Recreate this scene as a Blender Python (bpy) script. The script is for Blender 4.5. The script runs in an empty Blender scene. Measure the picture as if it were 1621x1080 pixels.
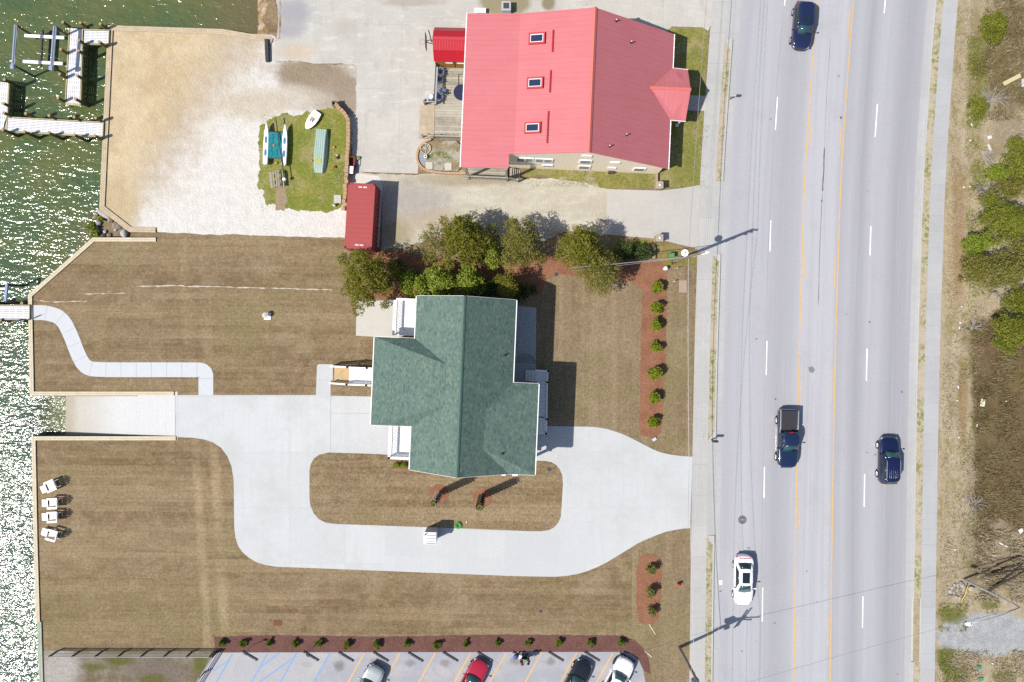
import bpy, bmesh, math, random
from mathutils import Vector, Matrix, Euler, noise as mnoise

# ---------------------------------------------------------------- scene, camera, light
scene = bpy.context.scene
COL = scene.collection
S = 16.0            # photograph pixels per metre on the ground
H = 70.0            # height of the drone above the ground
CX, CY = 810.5, 540.0

cam_d = bpy.data.cameras.new("camera")
cam = bpy.data.objects.new("camera", cam_d)
COL.objects.link(cam)
cam.location = (0, 0, H)
cam.rotation_euler = (0, 0, 0)
cam_d.sensor_width = 36.0
cam_d.lens = 36.0 * H * S / 1621.0
cam_d.clip_start = 0.5
cam_d.clip_end = 3000
scene.camera = cam

SUN_EL = math.radians(52.0)
SUN_AZ = math.radians(24.5)          # shadows fall towards +x, +y
world = bpy.data.worlds.new("World")
scene.world = world
world.use_nodes = True
wn = world.node_tree
wn.nodes.clear()
sky = wn.nodes.new("ShaderNodeTexSky")
sky.sky_type = 'NISHITA'
sky.sun_disc = False
sky.sun_elevation = SUN_EL
sky.sun_rotation = math.radians(245.5)
bg = wn.nodes.new("ShaderNodeBackground")
bg.inputs[1].default_value = 0.10
wo = wn.nodes.new("ShaderNodeOutputWorld")
wn.links.new(sky.outputs[0], bg.inputs[0])
wn.links.new(bg.outputs[0], wo.inputs[0])

sun_d = bpy.data.lights.new("sun", 'SUN')
sun_d.energy = 4.6
sun_d.angle = math.radians(0.5)
sun_d.color = (1.0, 0.945, 0.86)
sun = bpy.data.objects.new("sun", sun_d)
COL.objects.link(sun)
_d = Vector((math.cos(SUN_AZ) * math.cos(SUN_EL), math.sin(SUN_AZ) * math.cos(SUN_EL), -math.sin(SUN_EL)))
sun.rotation_euler = _d.to_track_quat('-Z', 'Y').to_euler()
sun.location = (-40, -20, 60)

scene.view_settings.view_transform = 'Standard'
scene.view_settings.look = 'None'
scene.view_settings.exposure = 0.38
scene.view_settings.gamma = 1.0
scene.cycles.use_denoising = False
scene.cycles.max_bounces = 6
scene.cycles.transparent_max_bounces = 12

# ---------------------------------------------------------------- helpers
def P(x, y, h=0.0):
    """world point that stands at height h under photograph pixel (x, y)"""
    k = (1 - h / H) / S
    return Vector(((x - CX) * k, (CY - y) * k, h))

def P2(x, y):
    return Vector(((x - CX) / S, (CY - y) / S))

K_ALB = 0.60
def lin(c):
    c = c / 255.0
    return c / 12.92 if c <= 0.04045 else ((c + 0.055) / 1.055) ** 2.4

def C(r, g, b, k=None):
    k = K_ALB if k is None else k
    return (lin(r) * k, lin(g) * k, lin(b) * k, 1.0)

class N:
    """small node-tree writer"""
    def __init__(self, name, coord='world'):
        self.m = bpy.data.materials.new(name)
        self.m.use_nodes = True
        self.t = self.m.node_tree
        self.t.nodes.clear()
        self.out = self.t.nodes.new("ShaderNodeOutputMaterial")
        self.b = self.t.nodes.new("ShaderNodeBsdfPrincipled")
        self.t.links.new(self.b.outputs[0], self.out.inputs[0])
        if coord == 'world':
            g = self.t.nodes.new("ShaderNodeNewGeometry"); self.pos = g.outputs['Position']
        elif coord == 'uv':
            g = self.t.nodes.new("ShaderNodeTexCoord"); self.pos = g.outputs['UV']
        else:
            g = self.t.nodes.new("ShaderNodeTexCoord"); self.pos = g.outputs['Object']
    def nd(self, kind):
        return self.t.nodes.new(kind)
    def put(self, sock, v):
        if isinstance(v, bpy.types.NodeSocket):
            self.t.links.new(v, sock)
        elif v is not None:
            try:
                sock.default_value = v
            except Exception:
                sock.default_value = v[:3]
    def noise(self, scale, detail=3.0, rough=0.55, vec=None, dist=0.0):
        n = self.nd("ShaderNodeTexNoise")
        n.inputs['Scale'].default_value = scale
        n.inputs['Detail'].default_value = detail
        n.inputs['Roughness'].default_value = rough
        n.inputs['Distortion'].default_value = dist
        self.put(n.inputs['Vector'], vec if vec is not None else self.pos)
        return n.outputs['Fac']
    def vor(self, scale, vec=None, feature='F1', rand=1.0):
        n = self.nd("ShaderNodeTexVoronoi")
        n.feature = feature
        n.inputs['Scale'].default_value = scale
        n.inputs['Randomness'].default_value = rand
        self.put(n.inputs['Vector'], vec if vec is not None else self.pos)
        return n
    def brick(self, c1, c2, mortar, w, h, msize=0.01, vec=None, offset=0.5, bias=0.0, smooth=0.1, freq=2):
        n = self.nd("ShaderNodeTexBrick")
        n.offset = offset
        n.offset_frequency = freq
        n.inputs['Scale'].default_value = 1.0
        n.inputs['Brick Width'].default_value = w
        n.inputs['Row Height'].default_value = h
        n.inputs['Mortar Size'].default_value = msize
        n.inputs['Mortar Smooth'].default_value = smooth
        n.inputs['Bias'].default_value = bias
        self.put(n.inputs['Color1'], c1); self.put(n.inputs['Color2'], c2); self.put(n.inputs['Mortar'], mortar)
        self.put(n.inputs['Vector'], vec if vec is not None else self.pos)
        return n.outputs['Color'], n.outputs['Fac']
    def mp(self, scale=(1, 1, 1), rot=0.0, loc=(0, 0, 0), vec=None):
        n = self.nd("ShaderNodeMapping")
        n.inputs['Scale'].default_value = scale
        n.inputs['Rotation'].default_value = (0, 0, rot)
        n.inputs['Location'].default_value = loc
        self.put(n.inputs['Vector'], vec if vec is not None else self.pos)
        return n.outputs[0]
    def mix(self, f, a, b, mode='MIX'):
        n = self.nd("ShaderNodeMix")
        n.data_type = 'RGBA'; n.blend_type = mode
        self.put(n.inputs[0], f); self.put(n.inputs[6], a); self.put(n.inputs[7], b)
        return n.outputs[2]
    def ma(self, op, a, b=None, c=None):
        n = self.nd("ShaderNodeMath"); n.operation = op
        self.put(n.inputs[0], a); self.put(n.inputs[1], b); self.put(n.inputs[2], c)
        return n.outputs[0]
    def vm(self, op, a, b=None):
        n = self.nd("ShaderNodeVectorMath"); n.operation = op
        self.put(n.inputs[0], a); self.put(n.inputs[1], b)
        return n.outputs['Value'] if op in ('LENGTH', 'DISTANCE', 'DOT_PRODUCT') else n.outputs[0]
    def mr(self, v, a, b, c=0.0, d=1.0, smooth=True):
        n = self.nd("ShaderNodeMapRange")
        n.interpolation_type = 'SMOOTHSTEP' if smooth else 'LINEAR'
        self.put(n.inputs[0], v)
        for i, x in enumerate((a, b, c, d)):
            n.inputs[i + 1].default_value = x
        return n.outputs[0]
    def sep(self, v=None):
        n = self.nd("ShaderNodeSeparateXYZ")
        self.put(n.inputs[0], v if v is not None else self.pos)
        return n.outputs
    def ramp(self, f, stops, interp='LINEAR'):
        n = self.nd("ShaderNodeValToRGB")
        n.color_ramp.interpolation = interp
        e = n.color_ramp.elements
        e[0].position, e[0].color = stops[0]
        e[1].position, e[1].color = stops[-1]
        for p, c in stops[1:-1]:
            x = e.new(p); x.color = c
        self.put(n.inputs[0], f)
        return n.outputs[0]
    def blob(self, px, py, rx, ry, soft=0.5, wob=0.6, scale=0.35, rot=0.0, detail=4.0):
        """1 inside a wobbly ellipse round photograph point (px, py), radii in photo pixels"""
        c = P2(px, py)
        v = self.vm('SUBTRACT', self.pos, (c.x, c.y, 0))
        if rot:
            v = self.mp(rot=rot, vec=v)
        v = self.vm('MULTIPLY', v, (S / rx, S / ry, 0))
        d = self.vm('LENGTH', v)
        n = self.noise(scale, detail, 0.6)
        d = self.ma('ADD', d, self.ma('MULTIPLY', self.ma('SUBTRACT', n, 0.5), wob * 2))
        return self.mr(d, 1 - soft, 1 + soft * 0.3, 1.0, 0.0)
    def half(self, px, py, dx, dy, width, wob=1.5, scale=0.3, detail=4.0):
        """0 to 1 across a wobbly line through photo point (px,py); grows along photo direction (dx,dy)"""
        c = P2(px, py)
        l = math.hypot(dx, dy)
        v = self.vm('SUBTRACT', self.pos, (c.x, c.y, 0))
        d = self.vm('DOT_PRODUCT', v, (dx / l, -dy / l, 0))
        n = self.noise(scale, detail, 0.6)
        d = self.ma('ADD', d, self.ma('MULTIPLY', self.ma('SUBTRACT', n, 0.5), wob * 2))
        return self.mr(d, -width / 2, width / 2)
    def grain(self, col, scale, amt, detail=2.0, vec=None, rough=0.6):
        """multiply colour by 1 +- amt with noise"""
        n = self.noise(scale, detail, rough, vec)
        f = self.mr(n, 0.28, 0.72, 1 - amt, 1 + amt, smooth=False)
        mx = self.nd("ShaderNodeMix"); mx.data_type = 'RGBA'; mx.blend_type = 'MULTIPLY'
        mx.inputs[0].default_value = 1.0
        self.put(mx.inputs[6], col)
        cb = self.nd("ShaderNodeCombineColor")
        for i in range(3):
            self.t.links.new(f, cb.inputs[i])
        self.t.links.new(cb.outputs[0], mx.inputs[7])
        return mx.outputs[2]
    def bump(self, h, strength=0.3, dist=0.05):
        n = self.nd("ShaderNodeBump")
        n.inputs['Strength'].default_value = strength
        n.inputs['Distance'].default_value = dist
        self.put(n.inputs['Height'], h)
        self.t.links.new(n.outputs[0], self.b.inputs['Normal'])
        return n
    def done(self, col, rough=0.9, spec=0.25, metal=0.0, **kw):
        self.put(self.b.inputs['Base Color'], col)
        self.put(self.b.inputs['Roughness'], rough)
        self.b.inputs['Specular IOR Level'].default_value = spec
        self.b.inputs['Metallic'].default_value = metal
        for k, v in kw.items():
            self.put(self.b.inputs[k.replace('_', ' ')], v)
        return self.m

def simple(name, col, rough=0.6, spec=0.3, metal=0.0, grain=0.0, gscale=6.0, coord='obj', **kw):
    n = N(name, coord)
    c = col
    if grain:
        c = n.grain(c, gscale, grain, 4.0)
        c = n.grain(c, gscale * 6, grain * 0.5, 2.0)
    return n.done(c, rough, spec, metal, **kw)

class MB:
    """collects shapes into one mesh"""
    def __init__(self):
        self.v = []; self.f = []; self.mi = []; self.uv = None
    def add(self, vs, fs, mi=0):
        o = len(self.v)
        self.v.extend([Vector(p) for p in vs])
        for f in fs:
            self.f.append([i + o for i in f]); self.mi.append(mi)
    def box(self, c, s, rot=0.0, mi=0, M=None):
        x, y, z = s[0] / 2, s[1] / 2, s[2] / 2
        vs = [Vector((sx * x, sy * y, sz * z)) for sz in (-1, 1) for sy in (-1, 1) for sx in (-1, 1)]
        m = M if M is not None else Matrix.Rotation(rot, 4, 'Z')
        vs = [m @ p + Vector(c) for p in vs]
        self.add(vs, [(0, 2, 3, 1), (4, 5, 7, 6), (0, 1, 5, 4), (2, 6, 7, 3), (0, 4, 6, 2), (1, 3, 7, 5)], mi)
    def bar(self, a, b, w, h, mi=0):
        """rectangular bar from a to b"""
        a, b = Vector(a), Vector(b)
        d = b - a
        q = d.to_track_quat('X', 'Z').to_matrix().to_4x4()
        self.box((a + b) / 2, (d.length, w, h), M=q, mi=mi)
    def cyl(self, a, b, r0, r1=None, n=10, cap=True, mi=0):
        a, b = Vector(a), Vector(b)
        r1 = r0 if r1 is None else r1
        d = (b - a)
        if d.length < 1e-6:
            return
        q = d.to_track_quat('Z', 'Y').to_matrix()
        vs = []
        for p, r in ((a, r0), (b, r1)):
            for i in range(n):
                t = 2 * math.pi * i / n
                vs.append(p + q @ Vector((math.cos(t) * r, math.sin(t) * r, 0)))
        fs = [(i, (i + 1) % n, n + (i + 1) % n, n + i) for i in range(n)]
        if cap:
            fs += [tuple(range(n - 1, -1, -1)), tuple(range(n, 2 * n))]
        self.add(vs, fs, mi)
    def tube(self, pts, r, n=6, mi=0, r1=None):
        pts = [Vector(p) for p in pts]
        r1 = r if r1 is None else r1
        rings = []
        for i, p in enumerate(pts):
            d = (pts[min(i + 1, len(pts) - 1)] - pts[max(i - 1, 0)])
            q = d.to_track_quat('Z', 'Y').to_matrix()
            rr = r + (r1 - r) * i / max(1, len(pts) - 1)
            rings.append([p + q @ Vector((math.cos(2 * math.pi * k / n) * rr, math.sin(2 * math.pi * k / n) * rr, 0)) for k in range(n)])
        self.loft(rings, mi=mi)
    def loft(self, rings, closed=True, caps=True, mi=0):
        n = len(rings[0])
        vs = [p for r in rings for p in r]
        fs = []
        for i in range(len(rings) - 1):
            for k in range(n if closed else n - 1):
                k2 = (k + 1) % n
                fs.append((i * n + k, i * n + k2, (i + 1) * n + k2, (i + 1) * n + k))
        if caps and closed:
            fs.append(tuple(range(n - 1, -1, -1)))
            fs.append(tuple((len(rings) - 1) * n + k for k in range(n)))
        self.add(vs, fs, mi)
    def prism(self, poly, z0, z1, mi=0):
        """poly: list of (x, y) world; z may be callables"""
        f0 = z0 if callable(z0) else (lambda x, y: z0)
        f1 = z1 if callable(z1) else (lambda x, y: z1)
        n = len(poly)
        area = sum(poly[i][0] * poly[(i + 1) % n][1] - poly[(i + 1) % n][0] * poly[i][1] for i in range(n))
        if area < 0:
            poly = list(reversed(poly))
        vs = [(x, y, f0(x, y)) for x, y in poly] + [(x, y, f1(x, y)) for x, y in poly]
        fs = [(i, (i + 1) % n, n + (i + 1) % n, n + i) for i in range(n)]
        fs += [tuple(range(n - 1, -1, -1)), tuple(range(n, 2 * n))]
        self.add(vs, fs, mi)
    def slab(self, faces, t):
        """roof faces (lists of points) joined and thickened downwards by t"""
        keys = {}; top = []
        def key(p):
            k = (round(p[0], 3), round(p[1], 3), round(p[2], 3))
            if k not in keys:
                keys[k] = len(top); top.append(Vector(p))
            return keys[k]
        fs = [[key(p) for p in f] for f in faces]
        n = len(top)
        out = [tuple(f) for f in fs] + [tuple(i + n for i in reversed(f)) for f in fs]
        edges = {}
        for f in fs:
            for i in range(len(f)):
                e = (f[i], f[(i + 1) % len(f)])
                edges[e] = edges.get(e, 0) + 1
        for (a, b) in edges:
            if (b, a) not in edges:
                out.append((b, a, a + n, b + n))
        self.add(top + [p - Vector((0, 0, t)) for p in top], out)
    def lump(self, c, r, seed=0, amp=0.25, sub=2, mi=0, freq=1.3):
        """irregular rounded stone / blob"""
        bm = bmesh.new()
        bmesh.ops.create_icosphere(bm, subdivisions=sub, radius=1.0)
        vs = []
        for v in bm.verts:
            d = v.co.normalized()
            k = 1 + amp * mnoise.noise(d * freq + Vector((seed * 3.1, seed * 1.7, seed * 0.9))) * 1.6
            vs.append(Vector(c) + Vector((d.x * r[0] * k, d.y * r[1] * k, d.z * r[2] * k)))
        fs = [[v.index for v in f.verts] for f in bm.faces]
        bm.free()
        self.add(vs, fs, mi)
    def build(self, name, mats, parent=None, smooth=False, bevel=0.0, auto=None):
        me = bpy.data.meshes.new(name)
        me.from_pydata([tuple(p) for p in self.v], [], self.f)
        if not isinstance(mats, (list, tuple)):
            mats = [mats]
        for m in mats:
            me.materials.append(m)
        if len(mats) > 1:
            me.polygons.foreach_set('material_index', self.mi)
        if smooth:
            me.polygons.foreach_set('use_smooth', [True] * len(me.polygons))
            if auto:
                try:
                    me.set_sharp_from_angle(angle=math.radians(auto))
                except Exception:
                    pass
        me.update()
        o = bpy.data.objects.new(name, me)
        COL.objects.link(o)
        if parent is not None:
            o.parent = parent
        if bevel:
            md = o.modifiers.new("bevel", 'BEVEL')
            md.width = bevel; md.segments = 2; md.limit_method = 'ANGLE'; md.angle_limit = math.radians(35)
        return o

def tag(o, label=None, cat=None, group=None, kind=None):
    if label: o['label'] = label
    if cat: o['category'] = cat
    if group: o['group'] = group
    if kind: o['kind'] = kind
    return o

def thing(name, label, cat, loc=(0, 0, 0), rotz=0.0, group=None):
    o = bpy.data.objects.new(name, None)
    o.empty_display_size = 0.3
    COL.objects.link(o)
    o.location = loc
    o.rotation_euler = (0, 0, rotz)
    return tag(o, label, cat, group)

def dup(root, loc, rotz, label=None, scale=None):
    """copy a thing with its parts and sub-parts"""
    def cp(o, par):
        c = o.copy(); COL.objects.link(c)
        if par is not None:
            c.parent = par
        for ch in list(o.children):
            cp(ch, c)
        return c
    r = cp(root, None)
    r.location = loc; r.rotation_euler = (0, 0, rotz)
    if scale: r.scale = (scale, scale, scale)
    if label: r['label'] = label
    return r

ORD = ['first', 'second', 'third', 'fourth', 'fifth', 'sixth', 'seventh', 'eighth', 'ninth', 'tenth', 'eleventh', 'twelfth', 'thirteenth', 'fourteenth', 'fifteenth', 'sixteenth']

def px(poly):
    return [tuple(P2(x, y)) for x, y in poly]

def smooth_poly(pts, rounds=2):
    """Chaikin rounding of a closed outline"""
    for _ in range(rounds):
        out = []
        n = len(pts)
        for i in range(n):
            a, b = pts[i], pts[(i + 1) % n]
            out.append((a[0] * .75 + b[0] * .25, a[1] * .75 + b[1] * .25))
            out.append((a[0] * .25 + b[0] * .75, a[1] * .25 + b[1] * .75))
        pts = out
    return pts

def smooth_line(pts, rounds=2):
    for _ in range(rounds):
        out = [pts[0]]
        for a, b in zip(pts, pts[1:]):
            out.append((a[0] * .75 + b[0] * .25, a[1] * .75 + b[1] * .25))
            out.append((a[0] * .25 + b[0] * .75, a[1] * .25 + b[1] * .75))
        out.append(pts[-1]); pts = out
    return pts

def ragged(pts, amp=4.0, step=2.5, freq=0.06, seed=0.0):
    """closed outline in photo pixels broken up by noise"""
    out = []
    n = len(pts)
    for i in range(n):
        a, b = pts[i], pts[(i + 1) % n]
        l = math.hypot(b[0] - a[0], b[1] - a[1])
        m = max(1, int(l / step))
        for k in range(m):
            t = k / m
            x, y = a[0] + (b[0] - a[0]) * t, a[1] + (b[1] - a[1]) * t
            dx = dy = 0
            for o, (fr, am) in enumerate(((freq, amp), (freq * 3, amp * .5), (freq * 8, amp * .3))):
                dx += mnoise.noise(Vector((x * fr, y * fr, seed + o * 7))) * am
                dy += mnoise.noise(Vector((x * fr, y * fr, seed + 50 + o * 7))) * am
            out.append((x + dx, y + dy))
    return out

def rline(pts, amp=4.0, step=2.5, freq=0.06, seed=0.0):
    """open line in photo pixels broken up by noise, ends kept"""
    out = [pts[0]]
    for a, b in zip(pts, pts[1:]):
        l = math.hypot(b[0] - a[0], b[1] - a[1])
        m = max(1, int(l / step))
        for k in range(m):
            t = k / m
            if t == 0 and len(out) == 1: continue
            x, y = a[0] + (b[0] - a[0]) * t, a[1] + (b[1] - a[1]) * t
            dx = dy = 0
            for o, (fr, am) in enumerate(((freq, amp), (freq * 3, amp * .5), (freq * 8, amp * .3))):
                dx += mnoise.noise(Vector((x * fr, y * fr, seed + o * 7))) * am
                dy += mnoise.noise(Vector((x * fr, y * fr, seed + 50 + o * 7))) * am
            out.append((x + dx, y + dy))
    out.append(pts[-1])
    return out

def sheet(name, poly_px, z, mat, thick=0.0):
    """flat piece of ground from a photo outline"""
    from mathutils.geometry import tessellate_polygon
    pts = [Vector((*P2(x, y), z)) for x, y in poly_px]
    tris = tessellate_polygon([pts])
    mb = MB()
    fs = []
    for t in tris:
        a, b, c = (pts[i] for i in t)
        fs.append(t if (b - a).cross(c - a).z > 0 else tuple(reversed(t)))
    mb.add(pts, fs)
    o = mb.build(name, mat)
    o['kind'] = 'structure'
    return o

# road centre: x of the left yellow line as a function of photo y
_RY = [(-1600, 1500), (-700, 1373), (-300, 1325), (0, 1294.8), (140, 1284), (280, 1275), (410, 1270.3), (550, 1266), (685, 1263.2), (820, 1261), (950, 1259.2), (1080, 1257.7), (1400, 1255.5), (2700, 1252)]
def RX(y):
    for (y0, x0), (y1, x1) in zip(_RY, _RY[1:]):
        if y <= y1:
            i = _RY.index((y0, x0))
            t = (y - y0) / (y1 - y0)
            m0 = (x1 - _RY[i - 1][1]) / (y1 - _RY[i - 1][0]) if i > 0 else (x1 - x0) / (y1 - y0)
            m1 = (_RY[i + 2][1] - x0) / (_RY[i + 2][0] - y0) if i + 2 < len(_RY) else (x1 - x0) / (y1 - y0)
            h = y1 - y0
            return (2 * t**3 - 3 * t**2 + 1) * x0 + (t**3 - 2 * t**2 + t) * h * m0 + (-2 * t**3 + 3 * t**2) * x1 + (t**3 - t**2) * h * m1
    return _RY[-1][1]

def sweep(name, o0, o1, y0, y1, z0, z1=None, mat=None, step=20, uv=True, za=None, struct=True, parent=None, bottom=None):
    """strip that follows the road between side offsets o0, o1 (photo px)"""
    z1 = z0 if z1 is None else z1
    n = max(1, int(abs(y1 - y0) / step))
    mb = MB()
    rows = []
    for i in range(n + 1):
        y = y0 + (y1 - y0) * i / n
        a = P2(RX(y) + (o0(y) if callable(o0) else o0), y); b = P2(RX(y) + (o1(y) if callable(o1) else o1), y)
        rows.append((Vector((a.x, a.y, z0)), Vector((b.x, b.y, z1))))
    if bottom is None:
        vs = [p for r in rows for p in r]
        fs = [(2 * i, 2 * i + 2, 2 * i + 3, 2 * i + 1) for i in range(n)]
        mb.add(vs, fs)
    else:
        rings = []
        for a, b in rows:
            rings.append([a, b, Vector((b.x, b.y, bottom)), Vector((a.x, a.y, bottom))])
        mb.loft(rings)
    o = mb.build(name, mat, parent)
    me = o.data
    # make sure the top faces look up
    bm = bmesh.new(); bm.from_mesh(me)
    if bottom is None:
        for f in bm.faces:
            if f.normal.z < 0: f.normal_flip()
    else:
        bmesh.ops.recalc_face_normals(bm, faces=bm.faces)
    if uv:
        ul = bm.loops.layers.uv.new("uv")
        for f in bm.faces:
            for l in f.loops:
                yy = CY - l.vert.co.y * S
                xx = l.vert.co.x * S + CX
                l[ul].uv = ((xx - RX(yy)) / S, l.vert.co.y)
    bm.to_mesh(me); bm.free()
    if struct:
        o['kind'] = 'structure'
    return o
# ---------------------------------------------------------------- ground materials
def m_sod(name, vertical=False, c1=(172, 151, 120), c2=(118, 96, 69)):
    n = N(name)
    wob = n.noise(0.5, 2.0)
    off = n.nd("ShaderNodeCombineXYZ")
    n.put(off.inputs[1], n.ma('MULTIPLY', n.ma('SUBTRACT', wob, .5), .35))
    n.put(off.inputs[0], n.ma('MULTIPLY', n.ma('SUBTRACT', n.noise(.33, 2.0), .5), .35))
    v = n.vm('ADD', n.pos, off.outputs[0])
    v = n.mp(rot=math.pi / 2 if vertical else math.radians(0.4), vec=v)
    cm = tuple((x + y) / 2 for x, y in zip(c1, c2))
    e1 = n.noise(1.0, 3.0, .6, n.mp(scale=(.5, 2.0, 1)))
    v2 = n.vm('ADD', v, (0, 0, 0))
    jit = n.nd("ShaderNodeCombineXYZ")
    n.put(jit.inputs[1], n.ma('MULTIPLY', n.ma('SUBTRACT', n.noise(2.2, 3.0, .6), .5), .07))
    v2 = n.vm('ADD', v, jit.outputs[0])
    col, f = n.brick(C(*c1), C(*c2), C(*[x * .92 for x in cm]), 15.0, 0.66, 0.008, v2, offset=0.37, smooth=1.0)
    col2, f2 = n.brick(C(*c1), C(*c2), C(*cm), 5.2, .66, 0.0, n.mp(loc=(3.3, 0, 0), vec=v2), offset=0.23)
    big2 = n.brick(C(*c1), C(*c2), C(*cm), 40.0, 2.64, 0.0, n.mp(loc=(7, .3, 0), vec=v2), offset=0.3)[0]
    col = n.mix(n.mr(n.noise(.12, 3.0, .6, n.mp(loc=(50, 0, 0))), .35, .65, .1, .6), col, col2)
    col = n.mix(0.35, col, big2)
    col = n.mix(0.08, col, C(*cm))
    # long soft streaks along the rolls
    st = n.noise(1.0, 5.0, 0.68, n.mp(scale=(0.07, 2.2, 1), vec=v))
    col = n.mix(n.mr(st, 0.38, 0.72, 0, .32), col, C(*[x * 1.07 for x in c1]))
    st2 = n.noise(1.0, 4.0, 0.65, n.mp(scale=(0.05, 1.5, 1), loc=(11, 3, 0), vec=v))
    col = n.mix(n.mr(st2, 0.48, 0.75, 0, .28), col, C(*[x * .96 for x in c2]))
    mot = n.noise(.8, 5.0, .7, n.mp(loc=(2, 90, 0)))
    col = n.mix(n.mr(mot, .42, .70, 0, .5), col, C(*[x * 1.05 for x in c1]))
    # greener and paler places
    big = n.noise(0.09, 4.0, 0.6)
    col = n.mix(n.mr(big, 0.48, 0.70, 0, .55), col, C(146, 136, 92))
    pale = n.noise(0.22, 4.0, 0.65, n.mp(loc=(31, 7, 0)))
    col = n.mix(n.mr(pale, 0.50, 0.72, 0, .7), col, C(172, 154, 124))
    if not vertical:
        # wheel tracks of the roller that crosses the south yard
        for xx, w in ((316, 7), (345, 8)):
            c = P2(xx + 4, 880)
            d = n.vm('DOT_PRODUCT', n.vm('SUBTRACT', n.pos, (c.x, c.y, 0)), (0.997, 0.06, 0))
            d = n.ma('ADD', d, n.ma('MULTIPLY', n.ma('SUBTRACT', n.noise(.5, 3.0), .5), .7))
            d = n.ma('ABSOLUTE', d)
            k = n.mr(d, 0.1, w / S * 1.6, 1, 0)
            k = n.ma('MULTIPLY', k, n.mr(n.noise(0.25, 3.0, .6), .35, .65, 0.2, .9))
            k = n.ma('MULTIPLY', k, n.mr(n.sep()[1], P2(0, 790).y, P2(0, 640).y, 1, .3))
            col = n.mix(k, col, C(186, 165, 132))
    col = n.grain(col, 3.2, 0.22, 4.0)
    col = n.grain(col, 9.0, 0.34, 3.0)
    h = n.ma('ADD', n.noise(9, 3.0), n.ma('MULTIPLY', f, -0.5))
    n.bump(h, 0.6, 0.05)
    return n.done(col, 0.95, 0.1)

def m_concrete(name, base=(226, 228, 231), joint=5.6, jw=0.012, tint=(208, 209, 210), amt=0.05, jdark=0.82, stain=0.25, rot=0.0, loc=(0, 0, 0), wide=None):
    n = N(name)
    v = n.mp(rot=rot, loc=loc)
    b = C(*base)
    j = tuple(x * jdark for x in b[:3]) + (1,)
    b2 = tuple(x * 0.935 for x in b[:3]) + (1,)
    col, f = n.brick(b, b2, j, wide or joint, joint, jw, v, offset=0.0, smooth=0.3)
    pat = n.noise(0.22, 5.0, 0.65)
    col = n.mix(n.mr(pat, .42, .70, 0, stain * 2), col, C(*tint))
    br = n.noise(1.0, 4.0, 0.6, n.mp(scale=(2.2, .12, 1)))
    col = n.mix(n.mr(br, .45, .75, 0, stain), col, C(*tint))
    sp = n.noise(1.4, 5.0, 0.7, n.mp(loc=(9, 40, 0)))
    col = n.mix(n.mr(sp, .60, .78, 0, stain * .8), col, tuple(min(.8, x * 1.1) for x in b[:3]) + (1,))
    col = n.grain(col, 2.0, amt, 4.0)
    col = n.grain(col, 11.0, amt, 2.0)
    return n.done(col, 0.85, 0.2)

def m_old_concrete(name):
    n = N(name)
    col, f = n.brick(C(222, 218, 209), C(216, 212, 203), C(190, 186, 178), 8.6, 6.4, 0.016, n.mp(loc=(3.1, 1.0, 0), rot=math.radians(1.5)), offset=0.0)
    a = n.noise(0.35, 6.0, 0.7)
    col = n.mix(n.mr(a, .40, .66, 0, .8), col, C(208, 205, 198))
    a = n.noise(0.9, 6.0, 0.7, n.mp(loc=(5, 9, 0), scale=(.5, 1.6, 1)))
    col = n.mix(n.mr(a, .50, .70, 0, .9), col, C(234, 231, 225))
    a = n.noise(.6, 6.0, .75, n.mp(loc=(50, 9, 0), scale=(1.8, .6, 1)))
    col = n.mix(n.mr(a, .50, .72, 0, .7), col, C(196, 192, 184))
    col = n.mix(n.blob(462, 20, 40, 26, .7), col, C(184, 182, 186))
    col = n.mix(n.blob(455, 48, 30, 18, .7), col, C(188, 185, 188))
    col = n.mix(n.ma('MULTIPLY', n.blob(470, 82, 34, 16, .6), .6), col, C(222, 198, 168))
    col = n.mix(n.ma('MULTIPLY', n.blob(548, 46, 24, 22, .6), .6), col, C(200, 194, 184))
    # dirt on the strip along the north
    col = n.mix(n.ma('MULTIPLY', n.blob(650, 2, 60, 10, .5, .4), .6), col, C(186, 170, 158))
    col = n.mix(n.blob(800, 2, 46, 26, .35, .5), col, C(168, 158, 128))
    col = n.mix(n.blob(868, 6, 13, 14, .4, .5), col, C(158, 148, 122))
    col = n.grain(col, 5.0, 0.05, 4.0)
    col = n.grain(col, 14.0, 0.05, 2.0)
    return n.done(col, 0.9, 0.15)

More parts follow.
